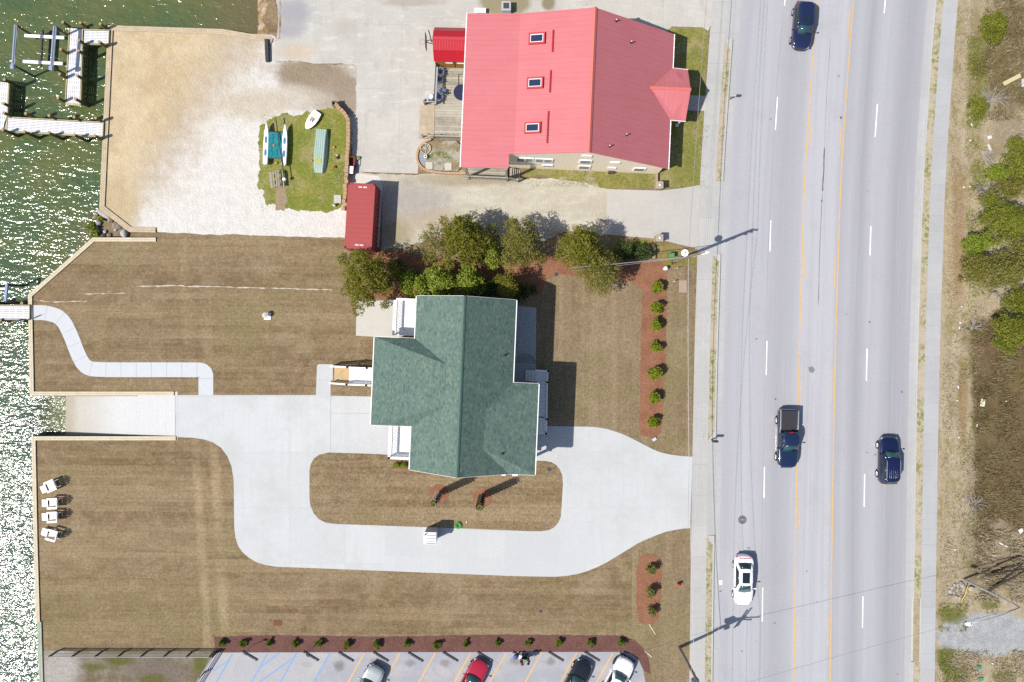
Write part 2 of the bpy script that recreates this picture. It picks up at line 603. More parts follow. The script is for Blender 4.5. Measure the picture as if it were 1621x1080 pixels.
def m_sand(name):
    n = N(name)
    col = C(230, 209, 172)
    a = n.noise(0.25, 5.0, 0.65)
    col = n.mix(n.mr(a, .42, .62), col, C(216, 193, 154))
    a = n.noise(0.55, 5.0, 0.7, n.mp(loc=(4, 8, 0)))
    col = n.mix(n.mr(a, .52, .72, 0, .8), col, C(226, 212, 186))
    # grey band between tan and white
    col = n.mix(n.ma('MULTIPLY', n.half(250, 225, 0.85, 0.5, 5.5, 2.6), .8), col, C(208, 193, 172))
    col = n.mix(n.half(280, 255, 0.80, 0.6, 6.0, 3.6), col, C(240, 236, 229))
    # tan tongue that comes back along the bulkhead
    col = n.mix(n.ma('MULTIPLY', n.blob(190, 330, 36, 60, .6), .9), col, C(214, 194, 156))
    # darker, trodden earth near the slab
    col = n.mix(n.blob(500, 118, 80, 34, .5, .55), col, C(168, 152, 130))
    col = n.mix(n.ma('MULTIPLY', n.blob(555, 150, 30, 40, .5, .5), .8), col, C(164, 150, 126))
    col = n.mix(n.ma('MULTIPLY', n.blob(520, 150, 46, 40, .5, .5), .75), col, C(176, 158, 138))
    col = n.mix(n.ma('MULTIPLY', n.blob(400, 168, 70, 30, .6, .6), .7), col, C(214, 198, 172))
    col = n.mix(n.ma('MULTIPLY', n.blob(460, 155, 60, 24, .5, .6), .8), col, C(218, 206, 190))
    # scattered dark specks and footprints
    sp = n.vor(1.6)
    d = n.mr(sp.outputs['Distance'], .04, .10, .75, 0)
    d = n.ma('MULTIPLY', d, n.mr(n.noise(.35, 3.0, .6), .45, .6))
    col = n.mix(d, col, C(132, 118, 100))
    fp = n.noise(2.6, 3.0, 0.6)
    col = n.grain(col, 1.2, 0.09, 5.0)
    col = n.grain(col, 6.0, 0.08, 3.0)
    n.bump(n.ma('ADD', n.noise(4.5, 3.0, .6), fp), 0.55, 0.10)
    return n.done(col, 0.95, 0.1)

def m_grass(name, c1, c2, c3, bare=.6, barec=(168, 148, 112)):
    n = N(name)
    a = n.noise(0.7, 5.0, 0.65)
    col = n.mix(n.mr(a, .38, .64), C(*c1), C(*c2))
    a = n.noise(0.45, 5.0, 0.68, n.mp(loc=(13, 5, 0)))
    col = n.mix(n.mr(a, .48, .68, 0, .8), col, C(*c3))
    a = n.noise(0.4, 6.0, 0.72, n.mp(loc=(3, 25, 0)))
    col = n.mix(n.mr(a, .47, .64, 0, bare), col, C(*barec))
    col = n.grain(col, 3.5, 0.22, 4.0)
    col = n.grain(col, 10.0, 0.28, 3.0)
    n.bump(n.noise(9, 3.0), 0.8, 0.07)
    return n.done(col, 0.95, 0.1)

def m_mulch(name, c1, c2):
    n = N(name)
    a = n.noise(0.8, 4.0, 0.6)
    col = n.mix(n.mr(a, .35, .65), C(*c1), C(*c2))
    f = n.noise(7.0, 4.0, 0.75)
    col = n.mix(n.mr(f, .50, .70, 0, .75), col, C(min(255, c1[0] + 42), c1[1] + 34, c1[2] + 26))
    f = n.noise(9.0, 3.0, 0.7, n.mp(loc=(3, 3, 3)))
    col = n.mix(n.mr(f, .55, .72, 0, .8), col, C(c1[0] * .52, c1[1] * .48, c1[2] * .45))
    n.bump(n.noise(9, 4.0, .7), 1.0, 0.08)
    return n.done(col, 0.95, 0.1)

def m_gravel(name):
    n = N(name)
    col = C(206, 198, 180)
    a = n.noise(0.3, 5.0, 0.65, n.mp(scale=(.5, 1.6, 1)))
    col = n.mix(n.mr(a, .40, .66), col, C(222, 217, 200))
    col = n.mix(n.ma('MULTIPLY', n.blob(660, 318, 66, 34, .6, .5), .8), col, C(190, 184, 178))
    col = n.mix(n.ma('MULTIPLY', n.blob(625, 372, 30, 30, .6, .5), .7), col, C(172, 160, 122))
    col = n.mix(n.ma('MULTIPLY', n.blob(740, 284, 110, 12, .6, .5), .7), col, C(178, 164, 138))
    col = n.mix(n.ma('MULTIPLY', n.blob(690, 350, 50, 22, .6, .6), .7), col, C(196, 180, 156))
    col = n.mix(n.ma('MULTIPLY', n.blob(900, 372, 40, 10, .6, .6), .8), col, C(176, 160, 116))
    p = n.vor(7.0)
    col = n.grain(col, 8.0, 0.13, 4.0)
    col = n.grain(col, 1.5, 0.08, 4.0)
    n.bump(p.outputs['Distance'], 0.4, 0.04)
    return n.done(col, 0.95, 0.1)

def m_verge(name):
    n = N(name)
    col = C(208, 195, 173)
    a = n.noise(1.3, 5.0, 0.7)
    col = n.mix(n.mr(a, .52, .62, 0, .6), col, C(168, 160, 112))
    a = n.noise(0.35, 3.0, 0.6, n.mp(loc=(7, 70, 0)))
    b = n.noise(2.4, 5.0, 0.7)
    col = n.mix(n.ma('MULTIPLY', n.mr(a, .40, .6), n.mr(b, .45, .58)), col, C(146, 150, 82))
    sp = n.vor(3.2)
    d = n.mr(sp.outputs['Distance'], .06, .16, .8, 0)
    col = n.mix(n.ma('MULTIPLY', d, n.mr(a, .45, .55, 1, 0)), col, C(110, 98, 60))
    col = n.grain(col, 8.0, 0.16, 3.0)
    return n.done(col, 0.95, 0.1)

def m_road(name):
    n = N(name, 'uv')
    s = n.sep()
    u = n.ma('ADD', n.ma('MULTIPLY', s[0], 1 / 24.0), 0.42)     # 0..1 over the width
    g = lambda a, b, c: C(a, b, c)
    col = n.ramp(u, [(p, g(c, c, c + 6)) for p, c in ((0.0, 200), (.08, 205), (.13, 192), (.205, 205), (.27, 197), (.33, 180), (.385, 189), (.425, 207), (.55, 208), (.575, 184), (.61, 195), (.655, 169), (.70, 198), (.745, 196), (.80, 169), (.85, 177), (.90, 195), (1.0, 205))])
    st = n.noise(1.0, 4.0, 0.6, n.mp(scale=(1.6, .03, 1)))
    col = n.mix(n.mr(st, .40, .70, 0, .5), col, C(184, 184, 192))
    pt = n.brick(C(206, 206, 211), C(196, 196, 203), C(200, 200, 206), 3.6, 28, .0, n.mp(loc=(1.2, 4, 0)), offset=.4)[0]
    col = n.mix(.22, col, pt)
    st = n.noise(1.0, 3.0, 0.6, n.mp(scale=(5.0, .05, 1), loc=(9, 0, 0)))
    col = n.mix(n.mr(st, .5, .75, 0, .35), col, C(208, 208, 212))
    col = n.mix(n.mr(n.noise(.25, 4.0, .6), .5, .75, 0, .3), col, C(182, 180, 186))
    # oil specks
    sp = n.vor(0.42)
    d = n.mr(sp.outputs['Distance'], .035, .075, .85, 0)
    col = n.mix(n.ma('MULTIPLY', d, n.mr(n.noise(3.0, 2.0), .46, .56)), col, C(92, 92, 98))
    col = n.grain(col, 12.0, 0.05, 3.0)
    col = n.grain(col, 3.0, 0.025, 3.0)
    return n.done(col, 0.85, 0.25)

def m_east(name):
    n = N(name)
    col = C(192, 176, 146)
    a = n.noise(0.5, 5.0, 0.65, n.mp(scale=(1.2, .3, 1)))
    col = n.mix(n.mr(a, .40, .62), col, C(204, 188, 160))
    a = n.noise(0.8, 5.0, 0.7, n.mp(scale=(1.0, .35, 1), loc=(4, 4, 0)))
    col = n.mix(n.mr(a, .50, .62, 0, .7), col, C(162, 150, 98))
    # reddish bare earth path by the trees
    col = n.mix(n.ma('MULTIPLY', n.blob(1518, 375, 14, 130, .6, .4), .7), col, C(176, 142, 108))
    col = n.mix(n.ma('MULTIPLY', n.blob(1500, 400, 10, 120, .6, .4), .6), col, C(206, 184, 152))
    col = n.mix(n.ma('MULTIPLY', n.blob(1524, 640, 10, 90, .6, .4), .6), col, C(160, 128, 80))
    # olive fringe
    col = n.mix(n.ma('MULTIPLY', n.blob(1545, 110, 16, 120, .7, .5), .7), col, C(132, 122, 66))
    # marsh
    mm = n.half(1540, 640, 1, 0.0, 1.0, .9)
    yy = n.sep()[1]
    win = n.ma('MULTIPLY', n.mr(yy, P2(0, 850).y, P2(0, 835).y), n.mr(yy, P2(0, 520).y, P2(0, 500).y, 1, 0))
    marsh = C(132, 114, 84)
    a = n.noise(0.6, 6.0, 0.7)
    mcol = n.mix(n.mr(a, .40, .62), marsh, C(112, 95, 67))
    a = n.noise(0.35, 5.0, 0.65, n.mp(loc=(9, 2, 0)))
    mcol = n.mix(n.mr(a, .50, .68, 0, .7), mcol, C(132, 116, 70))
    col = n.mix(n.ma('MULTIPLY', mm, win), col, mcol)
    col = n.mix(n.blob(1625, 90, 78, 108, .25, .4), col, n.mix(n.mr(a, .4, .66), C(136, 122, 88), C(120, 106, 74)))
    # pale dead reed heaps
    for bx, by, rx, ry in ((1536, 735, 8, 52), (1560, 840, 46, 26), (1600, 205, 36, 40), (1545, 870, 30, 34), (1620, 870, 50, 24)):
        col = n.mix(n.ma('MULTIPLY', n.blob(bx, by, rx, ry, .4, .45, .7), .85), col, C(176, 160, 136))
    # brown brush
    for bx, by, rx, ry in ((1580, 905, 60, 34), (1560, 540, 40, 40)):
        col = n.mix(n.ma('MULTIPLY', n.blob(bx, by, rx, ry, .5, .5, .7), .75), col, C(128, 104, 80))
    # grey gravel entrance in the south
    gr = n.blob(1572, 1005, 100, 36, .2, .22)
    gc = n.mix(n.mr(n.noise(.8, 5.0, .7), .4, .65), C(196, 197, 198), C(182, 184, 186))
    col = n.mix(gr, col, gc)
    # green patches south
    for bx, by, rx, ry in ((1500, 1045, 22, 24), (1505, 975, 24, 14), (1590, 1070, 20, 12), (1565, 958, 14, 8)):
        col = n.mix(n.ma('MULTIPLY', n.blob(bx, by, rx, ry, .5, .7, .8), .8), col, C(112, 116, 48))
    col = n.grain(col, 2.0, 0.14, 5.0)
    col = n.grain(col, 7.0, 0.24, 4.0)
    n.bump(n.noise(7, 4.0, .7), 0.9, 0.10)
    return n.done(col, 0.95, 0.1)

def m_ground(name):
    n = N(name)
    a = n.noise(0.2, 6.0, 0.65)
    col = n.mix(n.mr(a, .38, .64), C(150, 132, 100), C(128, 118, 74))
    col = n.grain(col, 4.0, 0.2, 4.0)
    return n.done(col, 0.95, 0.1)

def m_scruff(name):
    n = N(name)
    col = C(128, 118, 92)
    a = n.noise(0.5, 6.0, 0.7)
    col = n.mix(n.mr(a, .42, .62), col, C(150, 140, 124))
    col = n.mix(n.ma('MULTIPLY', n.blob(92, 1062, 40, 50, .6, .4), .95), col, C(190, 184, 178))
    col = n.mix(n.ma('MULTIPLY', n.blob(250, 1062, 60, 26, .5, .7, .6), .7), col, C(132, 120, 112))
    for bx, by, rx, ry in ((190, 1045, 26, 9), (318, 1052, 16, 18), (240, 1080, 30, 14), (150, 1056, 20, 8)):
        col = n.mix(n.ma('MULTIPLY', n.blob(bx, by, rx, ry, .6, .7, .8), .8), col, C(106, 108, 52))
    col = n.grain(col, 3.0, 0.18, 5.0)
    col = n.grain(col, 9.0, 0.24, 3.0)
    return n.done(col, 0.95, 0.1)

def m_parking(name):
    n = N(name)
    col, f = n.brick(C(200, 200, 204), C(192, 192, 197), C(170, 170, 172), 9.0, 9.0, .012, n.mp(rot=math.radians(28)), offset=0.0)
    col = n.mix(n.half(505, 1060, 0.9, .45, .5, .1), col, C(184, 185, 194))
    a = n.noise(0.5, 5.0, 0.65)
    col = n.mix(n.mr(a, .42, .68, 0, .7), col, C(208, 204, 202))
    for bx, by in ((537, 1051), (650, 1050), (705, 1049), (594, 1046), (537, 1058), (872, 1046), (815, 1047)):
        col = n.mix(n.ma('MULTIPLY', n.blob(bx, by, 9, 7, .7, .8, 1.2), .6), col, C(138, 132, 128))
    col = n.mix(n.ma('MULTIPLY', n.blob(485, 1052, 10, 5, .4, .3, 1.2), .35), col, C(176, 166, 152))
    col = n.grain(col, 5.0, 0.06, 5.0)
    col = n.grain(col, 13.0, 0.06, 2.0)
    return n.done(col, 0.88, 0.2)

def m_water(name):
    n = N(name)
    s = n.sep()
    deep, mid = C(84, 114, 80), C(116, 126, 76)
    a = n.noise(0.12, 5.0, 0.6, dist=.6)
    col = n.mix(n.mr(a, .40, .62), mid, C(94, 118, 78))
    f = n.mr(s[1], 16.0, -14.0)
    col = n.mix(f, col, n.mix(n.mr(a, .40, .62), C(90, 116, 96), C(80, 106, 100)))
    # shallows towards the north shore
    sh = n.half(330, 20, 0.95, -0.25, 9.0, 2.2, .25)
    col = n.mix(sh, col, C(132, 122, 86))
    sh = n.half(405, 22, 1.0, 0.12, 2.4, 1.0, .4)
    col = n.mix(sh, col, C(118, 100, 66))
    # sandy water by the ramp and rocks
    col = n.mix(n.ma('MULTIPLY', n.blob(100, 655, 44, 46, .8, .35), 1.0), col, C(196, 186, 160))
    col = n.mix(n.ma('MULTIPLY', n.blob(135, 380, 26, 40, .7, .4), .8), col, C(136, 128, 92))
    col = n.mix(n.ma('MULTIPLY', n.blob(100, 440, 20, 60, .8, .4), .5), col, C(120, 120, 80))
    v = n.mp(rot=math.radians(22), scale=(0.62, 1.25, 1))
    w = n.noise(1.5, 2.0, .5, v)
    w2 = n.noise(3.6, 2.0, .5, n.mp(rot=math.radians(-14), scale=(0.7, 1.2, 1)))
    w3 = n.noise(0.45, 2.0, .5, n.mp(rot=math.radians(30), scale=(0.5, 1.2, 1)))
    hh = n.ma('ADD', n.ma('MULTIPLY', w, 1.0), n.ma('ADD', n.ma('MULTIPLY', w2, .50), n.ma('MULTIPLY', w3, 1.2)))
    b = n.bump(hh, 1.0, 0.135)
    n.done(col, 0.135, 0.5)
    n.b.inputs['IOR'].default_value = 1.45
    tr = n.nd("ShaderNodeBsdfTransparent")
    tr.inputs[0].default_value = (.55, .68, .52, 1)
    mx = n.nd("ShaderNodeMixShader")
    fac = n.mr(n.blob(85, 655, 50, 60, .9, .25), 0, 1, .88, .25)
    n.put(mx.inputs[0], fac)
    n.t.links.new(tr.outputs[0], mx.inputs[1]); n.t.links.new(n.b.outputs[0], mx.inputs[2])
    n.t.links.new(mx.outputs[0], n.out.inputs[0])
    return n.m

def m_wood(name, c1, c2, scale=5.0, rough=.8, coord='obj'):
    n = N(name, coord)
    a = n.noise(scale * .4, 4.0, .6)
    col = n.mix(n.mr(a, .35, .65), C(*c1), C(*c2))
    col = n.grain(col, scale * 2.0, .12, 3.0)
    return n.done(col, rough, .2)

M = {}
M['ground'] = m_ground('wild_ground')
M['sod'] = m_sod('sod_rolls')
M['sod_v'] = m_sod('sod_rolls_front', True, (166, 147, 118), (134, 113, 87))
M['drive'] = m_concrete('new_concrete', (228, 230, 231), 5.5, .014, (214, 215, 215), .028, .78, .42)
M['ramp'] = None
M['path'] = m_concrete('path_concrete', (228, 231, 236), 1.5, .012, (220, 223, 228), .02, .80, .1)
M['patio'] = m_concrete('patio_concrete', (226, 222, 212), 9.0, .01, (214, 208, 196), .035, .85, .3)
M['walk'] = m_concrete('sidewalk_concrete', (212, 211, 207), 3.05, .02, (198, 197, 194), .045, .72, .4, wide=40)
M['walk_e'] = m_concrete('east_sidewalk_concrete', (201, 202, 204), 1.55, .025, (208, 209, 209), .035, .82, .35, wide=40)
M['gutter'] = m_concrete('gutter_concrete', (208, 208, 208), 6.1, .02, (196, 196, 197), .04, .74, .3, wide=60)
M['apron'] = m_concrete('apron_concrete', (216, 216, 214), 4.4, .015, (206, 206, 204), .035, .80, .3, wide=60)
M['lot_drive'] = m_concrete('driveway_concrete', (217, 213, 206), 2.75, .014, (204, 201, 196), .035, .84, .35, rot=math.pi / 2)
M['old_concrete'] = m_old_concrete('old_concrete')
M['sand'] = m_sand('beach_sand')
M['lawn'] = m_grass('patchy_grass', (142, 144, 74), (158, 152, 88), (128, 136, 66), .85, (182, 166, 120))
M['weedy'] = m_grass('weedy_grass', (156, 150, 88), (142, 142, 76), (166, 154, 106), .8, (196, 186, 156))
M['mulch'] = m_mulch('red_brown_mulch', (172, 124, 98), (158, 110, 86))
M['mulch_d'] = m_mulch('dark_red_mulch', (132, 96, 88), (122, 86, 80))
M['gravel'] = m_gravel('gravel_drive')
M['verge'] = m_verge('verge_weeds')
M['road'] = m_road('road_surface')
M['east'] = m_east('east_rough_ground')
M['scruff'] = m_scruff('scruffy_ground')
M['parking'] = m_parking('parking_concrete')
M['water'] = m_water('harbour_water')
M['bed'] = simple('sea_bed', C(70, 72, 48), .95, .05, grain=.2, gscale=.8, coord='world')
M['yellow'] = simple('yellow_road_paint', C(244, 202, 134), .7, .2, grain=.10, gscale=3, coord='world')
M['white_paint'] = simple('white_road_paint', C(250, 250, 250, .82), .7, .2, grain=.05, gscale=3, coord='world')
M['blue_paint'] = simple('blue_parking_paint', C(140, 182, 240), .7, .2, grain=.08, gscale=3, coord='world')
M['tar'] = simple('crack_tar', C(128, 126, 130), .8, .2, grain=.2, gscale=2, coord='world')
M['cap_new'] = m_wood('new_timber', (240, 227, 200), (234, 218, 188), 3)
M['cap_old'] = m_wood('beach_timber', (226, 208, 178), (214, 194, 162), 3)
M['cap_green'] = m_wood('weathered_timber', (196, 204, 182), (182, 190, 168), 3)
M['wall_wood'] = m_wood('bulkhead_boards', (150, 140, 104), (120, 116, 80), 3)
M['white'] = simple('white_vinyl', (.80, .80, .80, 1), .45, .35)
M['white_w'] = simple('white_paintwork', (.72, .72, .73, 1), .5, .3, grain=.03)
M['deck_white'] = simple('pale_decking', C(234, 234, 238, .78), .55, .3, grain=.04, gscale=2)
M['edge_wood'] = m_wood('dock_edge_timber', (222, 212, 170), (208, 196, 150), 3)
M['piling'] = m_wood('piling_timber', (134, 116, 82), (104, 96, 64), 4)
M['piling_top'] = m_wood('piling_cut_end', (206, 176, 126), (190, 160, 112), 6)
M['deck_grey'] = None
M['alu'] = simple('aluminium', (.62, .66, .72, 1), .35, .5, .85)
M['galv'] = simple('galvanised_steel', (.42, .43, .45, 1), .5, .5, .6, grain=.1, gscale=3)
M['black'] = simple('black_plastic', (.012, .012, .014, 1), .5, .3)
M['dark'] = simple('dark_metal', (.035, .036, .04, 1), .5, .4)
M['rubber'] = simple('tyre_rubber', (.018, .018, .019, 1), .85, .2)
M['glass'] = simple('dark_glass', (.012, .022, .028, 1), .04, .6)
M['glass_t'] = simple('teal_windscreen', (.022, .065, .075, 1), .05, .6)
M['red'] = simple('red_plastic', (.42, .012, .014, 1), .35, .4)
M['chrome'] = simple('bright_rim', (.75, .76, .78, 1), .25, .5, .7)
M['lamp_w'] = simple('headlight_glass', (.30, .33, .38, 1), .15, .6)
# ---------------------------------------------------------------- setting
ZR = -0.126          # road level
BIG = 6400
COAST = [(-900, -6000), (300, -900), (430, -130), (428, 0), (414, 30), (428, 60), (352, 50), (177, 46), (164, 329), (206, 362), (247, 363), (247, 380), (150, 380), (50, 468), (53, 621),
         (277, 621), (277, 695), (54, 695), (62, 985), (67, 1080), (84, 1400), (-200, 7000)]
def _ground():
    out = COAST + [(BIG + 800, 7000), (BIG + 800, -6000)]
    mb = MB()
    mb.prism(px(out), -4.0, -0.14)
    o = mb.build('ground', M['ground']); tag(o, kind='structure')
    # western lot: raised level of the yards, up to the kerb
    c2 = [(428, -120), (428, 0), (416, 30), (430, 60), (353, 51.5), (178, 47.5), (165.5, 329), (207, 361), (248, 362), (248, 381.5), (151, 381.5), (51.5, 469), (54.5, 619.5), (278.5, 619.5), (278.5, 696.5), (55.5, 696.5), (63.5, 985), (68.5, 1080), (85.5, 1400), (100, 2000)]
    east = [(RX(y) - 142, y) for y in range(2000, -800, -20)]
    out = c2 + east + [(500, -800)]
    mb = MB(); mb.prism(px(out), -0.2, 0.0)
    o = mb.build('lawn', M['sod']); tag(o, kind='structure')
    # eastern ground
    west = [(RX(y) + 187.6, y) for y in range(-800, 2000, 20)]
    mb = MB(); mb.prism(px(west + [(5000, 2000), (5000, -800)]), -0.2, 0.0)
    o = mb.build('rough_ground', M['east']); tag(o, kind='structure')
    # water and its bed
    mb = MB(); mb.add([(-400, -400, -.9), (60, -400, -.9), (60, 400, -.9), (-400, 400, -.9)], [(0, 1, 2, 3)])
    o = mb.build('water', M['water']); tag(o, kind='structure')
    mb = MB()
    mb.add([(-400, -400, -2.4), (60, -400, -2.4), (60, 400, -2.4), (-400, 400, -2.4)], [(0, 1, 2, 3)])
    o = mb.build('sea_bed', M['bed']); tag(o, kind='structure')
_ground()

# road, gutters, kerbs, verges, pavements
YA, YB = -780, 1980
sweep('road', -120, 175, YA, YB, ZR, mat=M['road'])
sweep('gutter', -129.6, -120, YA, YB, ZR + .006, ZR + .001, mat=M['gutter'])
sweep('gutter', 175, 185, YA, YB, ZR + .001, ZR + .006, mat=M['gutter'])
AP_W = [(-60, 62), (287, 402), (698, 848)]          # driveway openings in the west kerb
AP_E = [(948, 1048)]
def _edges():
    def runs(openings):
        y = YA; out = []
        for a, b in openings:
            out.append((y, a)); y = b
        out.append((y, YB)); return out
    for a, b in runs(AP_W):
        sweep('kerb', -132.2, -129.6, a, b, .02, .015, mat=M['apron'], bottom=-.2)
        sweep('verge', -142, -132.2, a, b, .0, .0, mat=M['verge'], bottom=-.19)
    for a, b in runs(AP_E):
        sweep('kerb', 185, 187.6, a, b, .015, .02, mat=M['apron'], bottom=-.2)
        sweep('verge', 187.6, 198.6, a, b, .004, .004, mat=M['verge'])
    for (a, b), fl in zip(AP_W, ((0, 18), (0, 12), (14, 14))):
        sweep('driveway_apron', -142, -129.6, a, b, .012, ZR + .02, mat=M['apron'], bottom=-.2, step=8)
        # flared wings of the apron
        for yy, s, f in ((a, -1, fl[0]), (b, 1, fl[1])):
            if not f: continue
            p = [P2(RX(yy) - 142, yy), P2(RX(yy) - 132.2, yy), P2(RX(yy + s * f) - 132.2, yy + s * f)]
            mb = MB()
            zz = (.010, .006, .008)
            v = [(q.x, q.y, z + .004) for q, z in zip(p, zz)]
            mb.add(v, [(0, 1, 2) if (Vector(v[1]) - Vector(v[0])).cross(Vector(v[2]) - Vector(v[0])).z > 0 else (0, 2, 1)])
            tag(mb.build('driveway_apron', M['apron']), kind='structure')
    for a, b in AP_E:
        sweep('driveway_apron', 185, 198.6, a, b, ZR + .02, .012, mat=M['apron'], bottom=-.2, step=8)
    sweep('pavement', -166.5, -142, YA, YB, .008, mat=M['walk'])
    sweep('pavement', 198.6, 222, YA, YB, .012, mat=M['walk_e'])
_edges()

# painted lines
def _lines():
    for k, off in (('a', 0), ('b', 57.5)):
        sweep('yellow_line', off - .9, off + .9, YA, YB, ZR + .004, mat=M['yellow'], uv=False)
    # broken yellow lines on the inner sides of the turning lane
    for y0, y1 in ((-180, -132), (192, 243), (389, 441), (586, 637), (783, 835), (978, 1029), (1175, 1226)):
        sweep('yellow_line', 4.0, 5.5, y0, y1, ZR + .004, mat=M['yellow'], uv=False)
    for y0, y1 in ((-185, -137), (11, 60), (197, 246), (405, 455), (586, 634), (788, 839), (978, 1025), (1175, 1226)):
        sweep('yellow_line', 52.0, 53.5, y0, y1, ZR + .004, mat=M['yellow'], uv=False)
    for y0, y1 in ((-190, -141), (-40, 8), (153, 205), (349, 398), (540, 594), (740, 789), (931, 985), (1128, 1180)):
        sweep('white_line', -52.2, -50.6, y0, y1, ZR + .004, mat=M['white_paint'], uv=False)
    for y0, y1 in ((-180, -130), (-32, 20), (164, 216), (358, 404), (552, 603), (751, 803), (945, 995), (1140, 1190)):
        sweep('white_line', 106.8, 108.5, y0, y1, ZR + .004, mat=M['white_paint'], uv=False)
_lines()

# cracks and tar seams of the turning lane
def crack(pts, w, seed, kind='road_crack'):
    pts = smooth_line(pts, 1)
    mb = MB(); L = []; R = []
    for i, (x, y) in enumerate(pts):
        ww = w * (.35 + .9 * abs(mnoise.noise(Vector((i * .7, seed, 0))))) * (0.3 if i in (0, len(pts) - 1) else 1)
        dx = mnoise.noise(Vector((y * .05, seed, 3))) * .8
        L.append(P2(x - ww + dx, y)); R.append(P2(x + ww + dx, y))
    n = len(pts)
    vs = [(p.x, p.y, ZR + .004) for p in L] + [(p.x, p.y, ZR + .004) for p in R]
    mb.add(vs, [(i, i + 1, n + i + 1, n + i) for i in range(n - 1)])
    o = mb.build(kind, M['tar']); tag(o, kind='structure')
    for p in o.data.polygons:
        pass
    bm = bmesh.new(); bm.from_mesh(o.data)
    for f in bm.faces:
        if f.normal.z < 0: f.normal_flip()
    bm.to_mesh(o.data); bm.free()
crack([(1316, 60), (1312, 110), (1308, 180), (1306, 232)], .35, 1)
crack([(1306, 232), (1305.5, 250), (1305, 262), (1303.8, 290), (1303, 303)], 1.9, 2)
crack([(1303, 303), (1301, 340), (1299, 380), (1297.5, 430), (1296.5, 484)], .75, 3)
crack([(1241, 20), (1234, 90), (1229, 150), (1221, 300), (1216, 420), (1212, 600), (1207, 800), (1204, 1060)], .18, 4)
crack([(1288, 600), (1286, 660), (1284, 760), (1283, 860), (1283, 980), (1282, 1075)], .16, 5)
sheet('road_stain', ragged([(1281, 581), (1287, 580), (1291, 585), (1287, 591), (1282, 589)], 1.6, 1.2, .3), ZR + .004, simple('oil_stain', C(150, 148, 152), .8, .2, grain=.2, gscale=8, coord='world'))

# ---- surfaces of the western lots
def curve_pts(c, r0, a0, a1, n=8):
    return [(c[0] + r0 * math.cos(math.radians(a0 + (a1 - a0) * i / n)), c[1] + r0 * math.sin(math.radians(a0 + (a1 - a0) * i / n))) for i in range(n + 1)]

sheet('beach', [(430, 55), (436, 58), (437, 99)] + rline([(437, 99), (470, 97), (500, 103), (540, 102), (568, 105), (567, 130), (568, 200), (565, 272)], 2.2, 2.5, .12) + [(565, 272), (600, 278), (606, 300), (600, 392), (565, 377)] + rline([(565, 377), (480, 375), (300, 370), (249, 367)], 1.6, 3, .05) + [(249, 363), (207, 361.5), (165.5, 329), (178, 47), (353, 51.5)], .004, M['sand'])
sheet('front_lawn', [(868, 420), (1000, 410), (1100, 400), (1099, 560), (1095, 722), (1060, 719), (1035, 711), (1010, 698), (985, 686), (960, 679), (930, 676), (850, 675), (850, 500)], .004, M['sod_v'])
sheet('front_lawn', [(1092, 838), (1070, 838), (1040, 845), (1010, 858), (1000, 865), (1000, 1030), (1012, 1080), (1020, 1200), (1092, 1200)], .004, M['sod_v'])
sheet('concrete_yard', [(440, -400)] + rline([(440, -120), (437, 0), (441, 30), (438, 60)], 2.0, 3, .1) + [(436, 62), (433, 97)] + rline([(433, 97), (470, 96), (500, 101.5), (540, 100.5), (565, 104), (563.5, 140), (564.5, 200), (561.5, 272)], 1.8, 2.5, .11) + [(661, 275), (664, 245), (690, 215), (760, 200), (900, 60), (1062, 60), (1063, 42), (1112, 43.5), (1121, 49)] + [(RX(y) - 166.5, y) for y in (40, 0, -100, -250, -400)], .008, M['old_concrete'])
sheet('gravel_drive', rline([(562, 274), (660, 277), (720, 270), (830, 283), (900, 282), (960, 297)], 2.0, 3, .08) + [(961, 300), (960, 372)] + rline([(960, 372), (900, 366), (860, 382), (800, 372), (700, 372), (640, 392), (604, 396)], 3.0, 3, .08) + [(604, 396), (606, 300), (600, 279)], .010, M['gravel'])
sheet('lawn', ragged([(832, 268), (900, 262), (1000, 268), (1040, 272), (1038, 296), (962, 300), (930, 290), (880, 284), (850, 276), (838, 284), (828, 280)], 2.5, 2.5, .09), .014, M['weedy'])
sheet('lawn', [(1040, 60), (1062, 43.5), (1111, 45), (1120, 51), (1116, 150), (1110, 240), (1108, 292), (1080, 296), (1046, 300), (1040, 270)], .013, M['lawn'])
sheet('porch_walk', [(1060, 150), (1118, 152), (1117, 176), (1060, 174)], .017, M['patio'])
sheet('driveway', [(960.5, 299.5), (1044, 302), (1080, 298), (RX(293) - 166, 293), (RX(395) - 166, 395), (1096, 392), (1075, 387), (1040, 378), (960, 371.5)], .018, M['lot_drive'])
sheet('lawn', ragged([(968, 376), (1040, 381), (1075, 390), (1103, 398), (1102, 420), (1040, 424), (985, 420), (960, 400)], 1.6, 3, .08), .012, m_grass('verge_grass', (150, 136, 78), (164, 146, 98), (126, 130, 58), .4, (170, 150, 108)))
sheet('beach_grass', ragged(smooth_poly([(412, 196), (440, 183), (500, 176), (535, 168), (552, 176), (556, 212), (553, 290), (546, 334), (500, 336), (455, 330), (420, 325), (408, 285), (409, 230)], 2), 6.0, 2.0, .08, 3), .012, m_grass('beach_patch_grass', (138, 148, 66), (160, 158, 82), (122, 138, 56), .65, (184, 168, 124)))
sheet('bare_soil', ragged([(436, 295), (452, 294), (455, 318), (450, 334), (436, 332)], 2.5, 2, .12), .016, simple('bare_soil', C(178, 158, 132), .95, .1, grain=.15, gscale=3, coord='world'))
